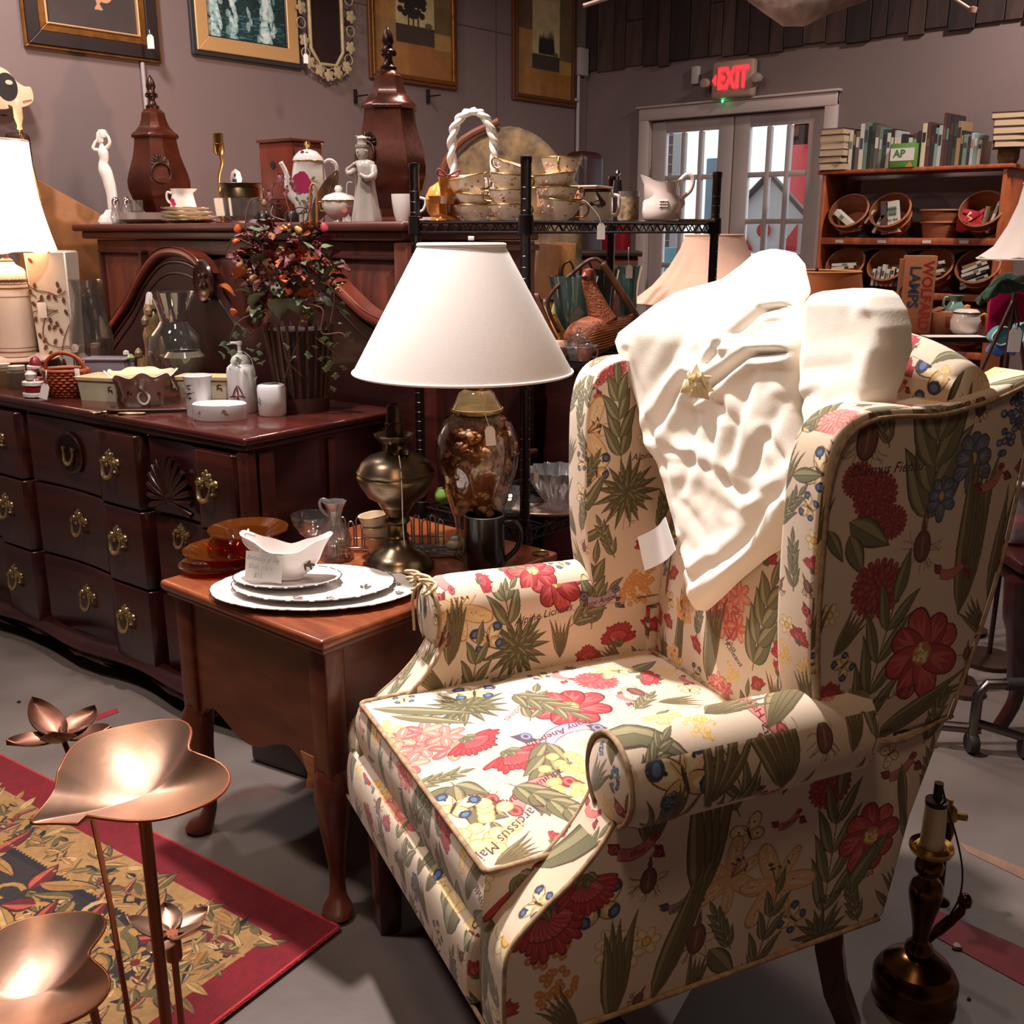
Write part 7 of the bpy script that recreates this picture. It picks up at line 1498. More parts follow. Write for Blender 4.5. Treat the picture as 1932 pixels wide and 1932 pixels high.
# ginger jar lamp
t,k=TH('shell_lamp','glass ginger jar lamp filled with seashells under a white shade','lamp',902,1048,ET);t.scale=(1,1,.94)
P(t,k,'jar',[(0,0),(44,0),(48,6),(40,22),(38,40),(44,80),(60,130),(74,180),(77,215),(74,245),(62,272),(46,286),(40,292),(0,292)],GLASS('jar_glass',(244,232,214),.03,.0),56)
P(t,k,'jar_lid',[(0,290),(44,290),(47,298),(44,304),(38,314),(32,328),(20,336),(0,337)],GLASS('lid_glass',(206,176,122),.06,.25),48);P(t,k,'lid_rim',[(44,292),(48,294),(48,299),(44,300)],M('lid_gold',(190,160,110),.3,.5),48);P(t,k,'fitter',[(0,334),(21,335),(21,343),(8,346),(6,380),(0,380)],M('antique_brass_cap',(120,96,58),.35,.9),24);P(t,k,'base_plinth',[(0,0),(34,0),(34,10),(0,12)],M('dark_brass'),24)
rs=random.Random(4);SM=[]
for i,c_ in enumerate(((226,160,108),(212,126,72),(238,196,152),(196,110,76),(232,182,140),(242,218,190))):
 bm=B()
 if i % 3==0:   # spiral cone
  add_tube(bm,[((1-q/26) *6*math.cos(q*.9),(1-q/26) *6*math.sin(q*.9),q*1.1) for q in range(26)],[max(.6,6*(1-q/27)) for q in range(26)],8)
 elif i % 3==1:  # fan
  add_grid(bm,lambda s,q: ((s-.5) *2*15*math.sin(q*PI/2),q*22*math.cos((s-.5) *1.5),5*math.sin(q*2.4) +1.4*math.sin(s*38) *q),22,6);bmesh.ops.solidify(bm,geom=list(bm.faces),thickness=1.2)
 else: add_lathe(bm,[(0,-13),(6,-9),(9,0),(7,7),(2,12),(0,13)],12,wob=lambda a,j: 1+.2*math.sin(a*2+j) +.06*math.sin(9*a))
 bmesh.ops.scale(bm,vec=(k,k,k),verts=bm.verts);me=bpy.data.meshes.new('seashell');bm.to_mesh(me);bm.free();me.materials.append(M('shell_%d' % i,c_,.45,var=(90,.35),coat=.2));me.shade_smooth();SM.append(me)
def jr(z): 
 tab=[(0,34),(40,30),(80,36),(130,52),(180,64),(215,68),(245,64),(272,50),(286,36)]
 return interp(tab,z)
for q in range(280):
 z=88+190*rs.random() **.85;R_=jr(z) -9;a=rs.uniform(0,2*PI);r_=R_*(.75+.25*rs.random());o=link_me('seashell',rs.choice(SM),None,t);o.location=(r_*k*math.cos(a),r_*k*math.sin(a),z*k);o.rotation_euler=(rs.uniform(0,6),rs.uniform(0,6),rs.uniform(0,6));s_=rs.uniform(.75,1.25);o.scale=(s_,s_,s_)
P(t,k,'shell_core',[(0,84),(26,88),(48,140),(57,200),(52,250),(28,278),(0,280)],M('shell_fill',(176,104,62),.7,var=(40,.5)),24)
bm=B();add_lathe(bm,[(196,368),(195,373),(75,604),(74,606)],72,cap=False,mat=Matrix.Translation((-24*k,0,0)) @ Matrix.Scale(k,4));bmesh.ops.solidify(bm,geom=list(bm.faces),thickness=.0015);fin(bm,'lamp_shade',SHU,t,60,label='white cone fabric shade')
for r_,z_,w_ in ((196.5,370,2.6),(74.5,603,4.2)): T(t,k,'shade_trim',[(r_*math.cos(a) -24,r_*math.sin(a),z_) for a in [2*PI*j/32 for j in range(32)]],w_,SHU,8,True,3)
T(t,k,'spider',[(-97,0,588),(-24,0,578),(49,0,588)],1.6,BR2,6);T(t,k,'harp',[(0,0,370),(-50,0,440),(-56,0,530),(-24,0,576),(16,0,530),(30,0,440),(0,0,370)],1.6,BR2,6)
price_tag('kraft tag hanging on the shell lamp from a string',925,822,2.10,1.2,[(-8,50),(-12,90)],roll=-.08)
# mug
MUG=M('black_mug',(30,22,24),.25,coat=.4,var=(40,.3));t,k=TH('dark_mug','black stoneware mug in front of the shell lamp','mug',914,1066,ET);P(t,k,'body',[(0,0),(38,0),(40,4),(38,60),(38,98),(36,100),(34,98),(34,8),(0,6)],MUG,40);T(t,k,'handle',[(36,0,84),(56,0,84),(68,0,66),(62,0,34),(38,0,10)],5.4,MUG,10);T(t,k,'rim',[(36.5*math.cos(a),36.5*math.sin(a),99) for a in [2*PI*j/16 for j in range(16)]],1.6,M('grey_rim',(120,112,106),.4),6,True,2)
t,k=TH('shell_ornament','small white spiral shell ornament between oil lamp and mug','shell',862,1046,ET);bm=B();add_tube(bm,[((1-q/30) *12*k*math.cos(q*.7),(1-q/30) *9*k*math.sin(q*.7),(q*1.3+12) *k) for q in range(28)],[max(.8,12*(1-q/29)) *k for q in range(28)],10);fin(bm,'spiral',M('shell_white',(206,196,186),.35),t,180)
t,k=TH('brass_ring','thin round ring lying near the back right table corner','ring',1020,1046,ET);T(t,k,'band',[(14*math.cos(a),14*math.sin(a),3) for a in [2*PI*j/16 for j in range(16)]],2.2,GN,6,True,2)
t,k=TH('green_apple','green apple shaped ornament behind the oil lamp','ornament',836,950,.63,x=None);P(t,k,'fruit',[(0,3),(8,0),(16,8),(17,20),(10,30),(0,27)],M('apple_green',(122,160,76),.35),20);T(t,k,'stalk',[(0,0,27),(2,0,34)],1,TWG,5)
# ------------------------------------------------------------------ on the wire rack
RT=1.3775
def RK(nm,label,cat,px,py,Y=1.70,X=None,group=None,rz=0.,dz=0.):
 if X: t,k=TH(nm,label,cat,px,py,RT,group,x=X,rz=rz)
 else: t,k=TH(nm,label,cat,px,py,RT,group,y=Y,rz=rz)
 t.location.z += dz*k;return t,k
PORC=M('ivory_porcelain',(236,216,190),.16,coat=.5);BLS=M('blush_print',(198,120,110),.4)
rp=random.Random(8)
def teacup(label,px,dz,r=42,h=34,tilt=0.,hd=0.,Y=1.70,X=None,inner=False):
 t,k=RK('teacup',label,'cup',px,415,Y,X,'rose sprigged teacups on the rack',dz=dz);P(t,k,'bowl',[(0,0),(r*.4,0),(r*.44,3),(r*.72,h*.28),(r*.9,h*.62),(r,h),(r-1.8,h),(r*.86,h*.6),(r*.62,h*.26),(0,5)],PORC,40)
 T(t,k,'gilt_rim',[(r*math.cos(a),r*math.sin(a),h) for a in [2*PI*j/20 for j in range(20)]],1.2,GOLD,6,True,2)
 bm=B();ca,sa=math.cos(hd),math.sin(hd);add_tube(bm,[tuple(v*k for v in (x*ca,x*sa,z)) for x,z in spline([(r*.93,h*.86),(r*1.22,h*.95),(r*1.38,h*.66),(r*1.2,h*.34),(r*.78,h*.3)],5)],2*k,8);fin(bm,'handle',GOLD,t,180)
 for q in range(15):
  a=rp.uniform(-PI,0);zz=rp.uniform(.2,.9) *h;rr=interp([(0,r*.44),(.28*h,r*.74),(.62*h,r*.915),(h,r)],zz) +.6;bm=B();add_lathe(bm,[(0,0),(rp.uniform(1.6,3.2) *k,.2*k),(0,.4*k)],6,mat=Matrix.Translation((rr*math.cos(a) *k,rr*math.sin(a) *k,zz*k)) @ Matrix.Rotation(a+PI/2,4,'Z') @ Matrix.Rotation(PI/2-.5,4,'X'));fin(bm,'rose_print',BLS,t)
 if tilt: t.rotation_euler=(Matrix.Rotation(RZV,3,'Z') @ Matrix.Rotation(tilt,3,'Y') @ Matrix.Rotation(abs(tilt) *.4,3,'X')).to_euler()
 return t,k
teacup('bottom rose teacup of the leftmost leaning stack',893,0,38,28,0,.2,X=1.96);teacup('middle rose teacup of the leftmost leaning stack',893,18,38,30,.10,.6,X=1.96);teacup('top rose teacup tipped open in the leftmost leaning stack',886,38,38,42,-.20,.4,X=1.96)
teacup('bottom rose teacup of the stack behind the middle post',958,0,36,28,0,.3,X=1.93);teacup('middle rose teacup of the stack behind the middle post',958,26,36,28,0,PI*.9,X=1.93);teacup('upper rose teacup of the stack behind the middle post',958,52,36,30,.10,.3,X=1.93);teacup('top rose teacup lying tipped behind the middle post',962,76,34,26,.32,PI*.85,X=1.93)
teacup('bottom rose teacup of the tall stack beside the fish mug',1052,0,40,38,.12,-.1);teacup('second rose teacup of the tall stack beside the fish mug',1050,28,40,32,0,.3);teacup('third rose teacup of the tall stack beside the fish mug',1048,52,40,32,-.08,PI*.9);teacup('top rose teacup of the tall stack beside the fish mug',1056,76,38,36,.02,-1.7)
# book-shaped box
KR=M('ornate_board',(214,158,112),.6,var=(30,.3),col2=(176,108,74));t,k=RK('decorated_box','flat book-shaped box with ring pattern behind the teacups','box',1082,372,1.88,rz=-.45,dz=48);BX(t,k,'box',(0,0,12),(118,80,36),KR,2);BX(t,k,'lid',(0,0,31),(122,84,3),M('cream_lid',(232,204,180),.5),1)
for q in range(9): bm=B();add_tube(bm,[((-50+q*12.4+4*math.cos(a)) *k,-40.8*k,(14+5*math.sin(a)) *k) for a in [2*PI*j/10 for j in range(10)]],1*k,5,closed=True);fin(bm,'ring_motif',M('ring_brown',(156,84,56),.6),t,180)
t2,k=RK('box_support','dark tin under the decorated box at the back of the rack','tin',1082,400,1.88,dz=0);BX(t2,k,'tin',(0,0,14),(90,50,28),M('dark_tin',(70,48,44),.5),2);BX(t2,k,'lid',(0,0,29),(94,54,4),M('dark_tin'),1)
t.location.z=RT+31*k
# rope handled basket in white china
t,k=RK('china_basket','white lattice china basket with tall braided handle','basket',892,400,X=2.02,dz=0)
for q in range(28): a=2*PI*q/28;T(t,k,'lattice_rib',[(30*math.cos(a),30*math.sin(a),0),(42*math.cos(a+.12),42*math.sin(a+.12),60),(46*math.cos(a),46*math.sin(a),78)],2.4,CHINA,6)
for z,r in ((4,31),(30,38),(56,43),(78,47)): T(t,k,'lattice_ring',[(r*math.cos(a),r*math.sin(a),z) for a in [2*PI*j/20 for j in range(20)]],2.6,CHINA,6,True,2)
P(t,k,'floor_plate',[(0,0),(30,0),(30,3),(0,3)],CHINA,28)
arc=spline([(-34,0,76),(-38,0,120),(-34,0,160),(-18,0,186),(4,0,194),(24,0,184),(38,0,154),(42,0,118),(40,0,76)],7)
for ph in (0,PI): bm=B();add_tube(bm,[((p[0] +4.2*math.cos(i*.62+ph)) *k,4.2*math.sin(i*.62+ph) *k,(p[2] +2.5*math.sin(i*.62+ph)) *k) for i,p in enumerate(arc)],5.6*k,8);fin(bm,'rope_strand',CHINA,t,180)
# amber things on the left end
AMG=GLASS('gold_glass',(196,128,48),.08,.45);t,k=RK('orange_pot','round orange lidded pot at the left end of the rack','pot',838,398,X=1.95);P(t,k,'pot',[(0,0),(20,0),(32,18),(34,38),(0,38)],M('orange_glaze',(214,138,58),.25,coat=.4),32);P(t,k,'lid',[(35,38),(34,44),(26,60),(10,70),(0,71)],M('orange_glaze'),32);P(t,k,'knob',[(0,70),(4,71),(5,76),(0,78)],GOLD,12)
for px,lab,s_ in ((848,'tall ornate gold glass goblet beside the leaning teacups',1.0),(836,'broad gold glass goblet in front of the orange pot',.8)): t,k=RK('gold_goblet',lab,'goblet',px,412,X=1.92 if s_==1. else 1.885,group='gold glass goblets');P(t,k,'goblet',[(0,0),(22*s_,0),(20*s_,4),(5,12),(5,30),(16,44 if s_==1. else 30),(20,78 if s_==1. else 44),(18,78 if s_==1. else 44),(12,46 if s_==1. else 34),(0,34)],AMG,24,sx=1. if s_==1. else 1.35,wob=lambda a,i: 1+.03*math.sin(12*a))
t,k=RK('ribbon_bow','dark red ribbon bow resting on the tall gold goblet','ribbon',848,340,X=1.92,dz=79);T(t,k,'loop',[(0,0,1),(-18,0,14),(-20,0,4),(0,0,2),(20,0,12),(18,0,2)],1.8,M('wine_ribbon',(120,36,44),.6),6,True,4)
t,k=RK('flat_books','thin pale booklets lying flat at the left rack corner','booklet',822,414,X=1.90);BX(t,k,'booklet',(0,0,1.5),(56,40,3),M('booklet_pink',(206,170,156),.6),.4);BX(t,k,'booklet',(2,0,4.6),(50,36,3),M('booklet_grey',(170,150,150),.6),.4)
# mugs and pitcher
t,k=RK('fish_mug','white enamel mug with black rim and a fish picture','mug',1122,410,1.67);P(t,k,'body',[(0,0),(28,0),(30,2),(30,54),(28,54),(27,4),(0,3)],M('enamel_white',(220,206,194),.25,coat=.4),40);P(t,k,'rim',[(30,51),(31.2,52),(31.2,57),(28,57),(28,52)],M('black_enamel',(40,38,42),.25,coat=.4),40);FSH=M('fish_print',(66,62,52),.4)
def cyl(x,z,r): return (r*math.sin(x/r) *k,-r*math.cos(x/r) *k,z*k)
fo=spline([(-15,0),(-10,3),(-2,7),(3,9),(10,6),(15,1),(12,-4),(8,-4),(6,-8),(3,-4),(0,-8),(-3,-4),(-7,-3),(-10,-1),(-16,-5)],3);bm=B();vs=[bm.verts.new(cyl(x+4,z+30,30.5)) for x,z in fo];bm.faces.new(vs);bmesh.ops.triangulate(bm,faces=list(bm.faces));bmesh.ops.solidify(bm,geom=list(bm.faces),thickness=.0004);fin(bm,'fish',FSH,t,0);T(t,k,'handle',[(28,-4,46),(42,-6,44),(44,-6,26),(40,-6,12),(28,-4,10)],3.6,M('enamel_white'))
bm=B();vs=[bm.verts.new(cyl(x+4,z+30,30.5)) for x,z in ((-10,0),(-16,6),(-15,-1),(-17,-7))];bm.faces.new(vs);bmesh.ops.solidify(bm,geom=list(bm.faces),thickness=.0004);fin(bm,'fish_tail',FSH,t,0)
t,k=RK('printed_glass','glass with dark hunting scene print between mug and pitcher','glass',1184,410,1.68);P(t,k,'body',[(0,0),(19,0),(20,54),(18.5,54),(18,3),(0,3)],GLASS('print_glass',(200,190,186),.05,.15),32);P(t,k,'print_band',[(19.6,2),(20.3,8),(20.6,44),(20.2,44)],M('scene_print',(74,48,44),.5,var=(70,.5),col2=(200,170,130)),32,cap=False)
t,k=RK('dark_bottle','small dark bottle with knob stopper behind the mugs','bottle',1163,385,1.93);P(t,k,'bottle',[(0,0),(10,0),(11,50),(8,74),(8,76),(0,76)],M('ink_bottle',(36,28,32),.3,coat=.4),20);P(t,k,'stopper',[(0,76),(4,77),(3,84),(6,88),(4,94),(0,95)],SV,14)
PW_=M('pearl_china',(238,216,208),.16,coat=.5);t,k=RK('white_pitcher','large white china pitcher with scrolled handle at the rack right','pitcher',1247,400,1.68)
def pw(a,i): return (1+(.30*max(0,-math.cos(a)) **4 if i in (6,7,8) else 0),14*k*max(0,-math.cos(a)) **3+6*k*max(0,math.cos(a)) **2 if i in (6,7,8) else 0)
P(t,k,'body',[(0,0),(32,0),(35,3),(37,16),(36,32),(29,50),(33,68),(31,68),(27,50),(34,32),(0,6)],PW_,44,wob=pw,smooth=80);T(t,k,'handle',[(28,0,66),(44,0,82),(56,0,74),(52,0,54),(38,0,40),(40,0,30),(34,0,22)],[4,4.4,4.4,4,3.6,3.4],PW_)
for q in range(12): P(t,k,'grape_relief',[(0,-2),(2.6,0),(0,2.6)],PW_,8,c=((q % 4) *4-8,-36,34-(q // 4) *5))
t,k=RK('flat_tray','wooden tray under the white pitcher at the rack end','tray',1276,404,1.70);BX(t,k,'tray',(0,0,1.2),(130,70,2.6),M('tray_wood',(150,106,80),.5),.6);BX(t,k,'rim',(0,-34,3.4),(130,3,4),M('tray_wood'),.6)
bpy.data.objects['white_pitcher'].location.z += 2.6*k
price_tag('long white tag hanging from the teacup stack over the rack rim',1134,436,2.52,.95,[(-6,28),(-26,50),(-36,56)])
# second shelf
Z2=1.0225
VG=GLASS('sea_glass',(150,190,184),.04,.22);WO=M('basket_wicker',(160,84,42),.6,wood=(60,60,60),col2=(110,52,30))
def S2(nm,label,cat,px,py,Y=1.75,group=None,z=Z2,rz=0.): 
 p=at(px,py,y=Y);p.z=z;t=thing(nm,label,cat,p,RZV+rz,group);return t,mpp(p)
t,k=S2('glass_bowl_vase','sea green glass bowl vase on the second rack shelf','vase',1082,560,1.80);P(t,k,'vase',[(0,0),(18,0),(12,8),(10,30),(22,44),(34,70),(38,104),(46,140),(44,140),(36,104),(31,70),(18,46),(0,34)],VG,40)
for q in range(2): T(t,k,'wire_hook',[(-22+q*34,0,140),(-20+q*34,0,158),(-8+q*34,0,166),(0+q*34,0,150),(2+q*34,0,132)],2,BRD)
t,k=S2('glass_bowl_vase','dark tinted glass vase left of the rack rear post','vase',1136,560,1.84);P(t,k,'vase',[(0,0),(16,0),(20,60),(26,110),(32,140),(30,140),(24,110),(18,60),(0,6)],GLASS('dark_sea',(96,120,118),.05,.3),36)
t,k=S2('glass_bowl_vase','teal glass vase right of the rack rear post','vase',1184,560,1.86);P(t,k,'vase',[(0,0),(12,0),(16,50),(20,110),(26,138),(24,138),(18,110),(14,50),(0,6)],VG,36)
price_tag('small white tag hanging in front of the teal vase',1187,512,2.75,.8,[(-2,24),(-2,44)])
# goose basket
t,k=S2('goose_basket','woven wicker goose basket with carved wooden head','basket',1130,640,1.70,z=Z2);BW_=WO
GS=[(0,0),(0,0)]
bm=B();pts=spline([(-62,0,14),(-40,0,26),(-6,0,38),(30,0,50),(64,0,74)],5);rr=[6,14,22,27,31,34,36,37,38,38,37,36,34,31,27,22,17,13,9,6,4];add_tube(bm,[tuple(v*k for v in p) for p in pts],[rr[min(20,i)] *k for i in range(len(pts))],24)
for v_ in bm.verts: v_.co.z=max(v_.co.z,0.001)
fin(bm,'body',M('goose_wicker',(166,88,44),.55,wood=(14,14,160),col2=(112,52,28),bump=(160,.6)),t,180)
bm=B();pts=spline([(10,0,60),(-4,0,90),(-16,0,118),(-22,0,140)],6);add_tube(bm,[tuple(v*k for v in p) for p in pts],[(26-14*(i/(len(pts) -1)) **.6) *k for i in range(len(pts))],20);fin(bm,'neck',M('goose_wicker'),t,180)
P(t,k,'head',[(0,-14),(10,-9),(13,0),(10,9),(0,13)],M('goose_head',(120,54,30),.4,coat=.3),18,c=(-22,-2,148));P(t,k,'beak',[(0,-8),(5,0),(0,8)],M('goose_head'),10,c=(-30,-12,146),sx=1.4);T(t,k,'handle',[(-74,20,40),(-96,20,100),(-50,20,150),(-10,20,176),(20,20,150),(66,20,84),(74,20,60)],3.6,M('bark_handle',(84,48,36),.6),8);T(t,k,'handle_band',[(4,18,168),(30,18,130),(66,18,78),(76,18,56)],7,M('split_oak',(112,58,34),.5,wood=(80,10,10)),8)
for q in range(10): z=8+q*5;r_=30-abs(q-5) *1.2;T(t,k,'woven_row',[(-52+q*5,-30-1.2*min(q,9-q) *1.2,z),(0,-36-.4*q,z+8),(56,-24,z+26-q)],1.,M('straw',(190,120,68),.6),5)
t,k=S2('tall_basket','dark open basket of split sticks left of the goose basket','basket',1050,640,1.74);
for q in range(11): T(t,k,'stick',[(-10+3*q,-12,0),(-26+1.5*q,-8,60),(-42+.6*q,-4,120)],1.8,WO if q % 2 else BRD,6)
P(t,k,'foot_ring',[(0,0),(26,0),(24,6),(0,6)],BRD,20)
t,k=S2('orange_figurine','small orange gourd figurine beside the green bowl vase','figurine',1046,556,1.86);P(t,k,'body',[(0,0),(14,0),(16,16),(12,34),(8,48),(6,66),(0,74)],M('gourd',(216,140,70),.4),18);P(t,k,'cap',[(0,66),(7,68),(3,84),(0,92)],M('gourd_yellow',(206,176,100),.4),12)
t,k=S2('jar_tin','cream jar with flip lid on the rack left of the vase','jar',1030,570,1.90);P(t,k,'jar',[(0,0),(16,0),(16,90),(0,90)],M('jar_cream',(206,176,130),.5),20);P(t,k,'lid',[(16,88),(18,89),(18,94),(0,96)],SV,20)
t,k=S2('pink_pomander','pale pink round pomander with spots on the rack','ornament',1056,600,1.72);P(t,k,'ball',[(0,0),(10,1),(16,12),(16,24),(9,35),(0,37)],M('pomander',(226,166,140),.5,var=(90,.4)),20);P(t,k,'cap',[(0,36),(4,37),(3,41),(0,42)],GOLD,10)
t,k=S2('lidded_glass','clear glass candy dish with frilled edge under the vase','dish',1092,604,1.68);P(t,k,'dish',[(0,0),(22,0),(30,14),(40,26),(38,27),(28,16),(0,4)],GLW,36,wob=lambda a,i: 1+.05*math.sin(10*a));P(t,k,'dome',[(28,22),(26,36),(14,46),(4,50),(5,58),(0,60)],GL,28,cap=False)
t,k=S2('pink_glass','pink glass cups tumbled beside the goose neck','cup',1102,616,1.65);P(t,k,'cup',cup(12,18,26),GLASS('pink_cup',(230,176,160),.08,.5),20);T(t,k,'handle',[(16,0,22),(26,0,20),(24,0,8),(14,0,8)],1.8,GLASS('pink_cup'),6)
t,k=S2('dark_bowl','blue black patterned pottery bowl at the right of the second shelf','bowl',1225,590,1.66);P(t,k,'bowl',[(0,0),(16,0),(30,14),(36,34),(34,35),(28,16),(0,6)],M('ink_pottery',(60,56,66),.35,var=(60,.6),col2=(150,140,140)),32);P(t,k,'rim',[(35,33),(37,34),(36,37),(34,36)],M('rim_brown',(130,92,70),.4),32)
# third shelf
Z3=.6325
t,k=S2('crystal_shell_bowl','fluted crystal shell bowl on the third rack shelf','bowl',1052,938,1.66,z=Z3);P(t,k,'bowl',[(0,0),(20,0),(26,20),(46,52),(58,80),(55,80),(42,54),(22,22),(0,5)],GLASS('crystal_grey',(196,190,194),.08,.35),64,wob=lambda a,i: 1+(.10*math.sin(14*a) if i in (3,4,5) else .03*math.sin(14*a)),smooth=60)
t,k=S2('china_plate','broad pale dinner plate on the third rack shelf','plate',1040,968,1.645,z=Z3+.001);P(t,k,'plate',[(0,0),(40,0),(76,9),(76,11),(40,3),(0,3)],M('pinkish_plate',(206,180,168),.2,coat=.4),48,sy=.55);T(t,k,'gilt_rim',[(76*math.cos(a),42*math.sin(a),10.5) for a in [2*PI*j/24 for j in range(24)]],1.,GOLD,5,True,2)
price_tag('straw coloured tag hanging beside the crystal bowl',1012,900,2.40,.6,[(0,24)])
t,k=S2('glass_platter','clear glass platter leaning on the third rack shelf left','platter',962,960,1.74,z=Z3);P(t,k,'platter',[(0,0),(30,0),(64,20),(64,22),(30,4),(0,3)],GL,40,wob=lambda a,i: 1+.03*math.sin(18*a));P(t,k,'inner_bowl',cup(20,36,44),GLW,30)
t,k=S2('grey_tin','dark grey tin box under the third rack shelf','box',1050,1075,1.70,z=.1225);BX(t,k,'box',(0,0,60),(110,80,120),M('grey_tin',(66,52,50),.4,.3),3);BX(t,k,'lid',(0,0,122),(114,84,6),M('grey_tin_lid',(96,80,76),.35,.4),2)
# behind the rack: chair with patterned cushion, dark carved post
CSH=M('dark_floral_cloth',(150,128,92),.85,var=(16,.6),col2=(56,40,38));p=at(965,437,x=3.85);t=thing('parlour_chair','dark framed armchair with black floral padded back behind the rack','armchair',(p.x,p.y,0),RZV-.2);t.scale=(1.1,1.1,1.1)
bm=B();add_slab(bm,spline([(-.30,.50),(-.30,1.35),(-.22,1.56),(-.04,1.66),(.12,1.62),(.26,1.46),(.31,1.3),(.30,.5)],4),'y',-.06,.06,.04,5);fin(bm,'backrest',CSH,t,60);bm=B();add_box(bm,(0,-.25,.42),(.6,.55,.16),.04,4);fin(bm,'seat',CSH,t,60)
for x in (-.27,.27):
 for y in (-.48,.03): bm=B();add_box(bm,(x,y,.18),(.05,.05,.36),.01);fin(bm,'leg',DKW,t)
for x in (-.33,.33): bm=B();add_box(bm,(x,-.22,.66),(.06,.5,.06),.02);add_box(bm,(x,-.42,.5),(.05,.05,.3),.01);fin(bm,'arm',DKW,t)
bm=B();add_tube(bm,[tuple((a[0],-.07,a[1])) for a in spline([(-.31,.6),(-.31,1.35),(-.23,1.58),(-.04,1.68)],5)],.016,8);fin(bm,'back_frame',M('tan_frame',(120,72,48),.4),t)
p=at(1100,437,x=5.0);t=thing('carved_post','dark wooden carved cabinet post in the room corner','furniture',(p.x,p.y,0),0);bm=B();add_box(bm,(0,0,.9),(.22,.16,1.80),.05,3);fin(bm,'post',M('near_black_wood',(56,28,26),.4),t);bm=B();add_box(bm,(-.12,-.02,.86),(.05,.1,1.72),.02,2);fin(bm,'rail',M('near_black_wood'),t)
t=thing('leaning_boards','amber and brown boards leaning behind the rack middle post','boards',tuple(at(1030,437,x=3.15).xy) +(0,),RZV)
for q,(x,w,c_,a) in enumerate(((-.06,.09,(150,96,52),-.12),(.04,.08,(176,122,66),-.06),(-.14,.08,(84,38,28),-.10))): bm=B();add_box(bm,(x,.03*q,.66),(w,.02,1.30),.003,rot=Matrix.Rotation(-a,3,'Y'));fin(bm,'board',M('board_%d' % q,c_,.5,wood=(9,9,2)),t)
t=thing('red_chest','reddish wooden chest seen through the rack below the top shelf','chest',tuple(at(1115,437,x=4.7).xy) +(0,),RZV);bm=B();add_box(bm,(0,0,.62),(.5,.3,1.20),.01);fin(bm,'body',M('red_brown_wood',(116,56,38),.45,wood=(5,5,12)),t);bm=B();add_box(bm,(0,0,1.235),(.54,.34,.03),.008);fin(bm,'top',DKW,t)
# ------------------------------------------------------------------ bookcase on the door wall
PINE=M('orange_pine',(184,96,48),.45,wood=(6,30,6),col2=(140,64,32));PINED=M('pine_inside',(120,62,40),.5,wood=(8,8,3))
X0,X1,Y0,Y1,BT=5.60,5.885,1.69,2.66,1.675;SHZ=(1.315,1.035,.74,.42,.10)
bc=thing('bookcase','orange pine bookcase with basket shelves beside the French door','bookcase',(X0,Y0,0));D_=X1-X0;Wd=Y1-Y0
bm=B();add_box(bm,(D_/2-.005,Wd/2,BT-.01),(D_+.02,Wd+.05,.02),.004);fin(bm,'top',PINE,bc)
for y in (.011,Wd-.011): bm=B();add_box(bm,(D_/2,y,BT/2-.01),(D_,.022,BT-.02),.003);fin(bm,'side_panel',PINE,bc)
for z in SHZ: bm=B();add_box(bm,(D_/2,Wd/2,z-.012),(D_-.01,Wd-.04,.024),.003);add_box(bm,(.008,Wd/2,z-.014),(.02,Wd-.04,.036),.003);fin(bm,'shelf',PINE,bc)
for z,ys in ((1.300,(.17,.36,.60,.84)),(1.02,(.17,.66,.87))):
 for y in ys: bm=B();add_box(bm,(-.004,y,z),(.003,.045,.016));fin(bm,'shelf_label',M('paper'),bc,0)
rb=random.Random(6);BKC=[(44,36,40),(206,200,186),(100,126,110),(46,66,54),(32,30,36),(84,48,44),(58,66,80),(170,176,180),(150,118,84),(120,150,140),(96,84,76),(60,44,42),(214,196,170)]
BM=[M('book_cover_%d' % i,c,.45) for i,c in enumerate(BKC)];PGM=M('book_pages',(198,172,140),.8,bump=(400,.3))
def book(label,w,h,d,mi,loc,rot,grp):
 """spine faces -X; w thickness along Y"""
 t=thing('book',label,'book',loc,0,grp);t.rotation_euler=rot
 bm=B();add_box(bm,(0,0,h/2),(.003+0,w,h),.001,1);
 for sy in (-1,1): add_box(bm,(d/2,sy*(w/2-.0012),h/2),(d,.0024,h),.0006,1)
 fin(bm,'cover',BM[mi],t,30);bm=B();add_box(bm,(d/2-.003,0,h/2),(d-.008,w-.005,h-.008));fin(bm,'pages',PGM,t,0)
 bm=B();add_box(bm,(-.0022,0,h*rb.uniform(.55,.75)),(.001,w*.7,h*rb.uniform(.15,.3)));fin(bm,'spine_band',BM[(mi+rb.choice((1,4,5))) % len(BM)],t,0);return t
cn=['black','cream','pale green','dark green','charcoal','maroon','slate blue','light grey','tan','mint','taupe','dark brown','ivory']
y=Y1-.125;gi=0;hs=[.20,.21,.20,.235,.24,.22,.235,.225,.21,.20,.18,.20,.19,.15,.17,.16,.15,.17,.18,.215,.22,.205,.19,.20,.26,.255,.25,.21,.215,.17,.15,.14,.155,.15,.12]
ci_=[1,4,10,1,2,0,3,10,2,3,1,0,7,12,4,0,1,5,0,12,5,0,9,7,5,11,0,3,8,4,2,0,7,9,1];ords='first second third fourth fifth sixth seventh eighth ninth tenth eleventh twelfth thirteenth fourteenth fifteenth sixteenth seventeenth eighteenth nineteenth twentieth'.split()
cnt={}
for h,mi in zip(hs,ci_):
 w=rb.uniform(.012,.024);y -= w+.0008
 if y<Y0+.10: break
 cnt[mi] =cnt.get(mi,0) +1;book('upright %s book, %s of that colour along the bookcase top' % (cn[mi],ords[cnt[mi] -1]),w,h,.15,mi,(X0+.03,y+w/2,BT),(0,0,rb.uniform(-.03,.03)),'upright books on the bookcase top')
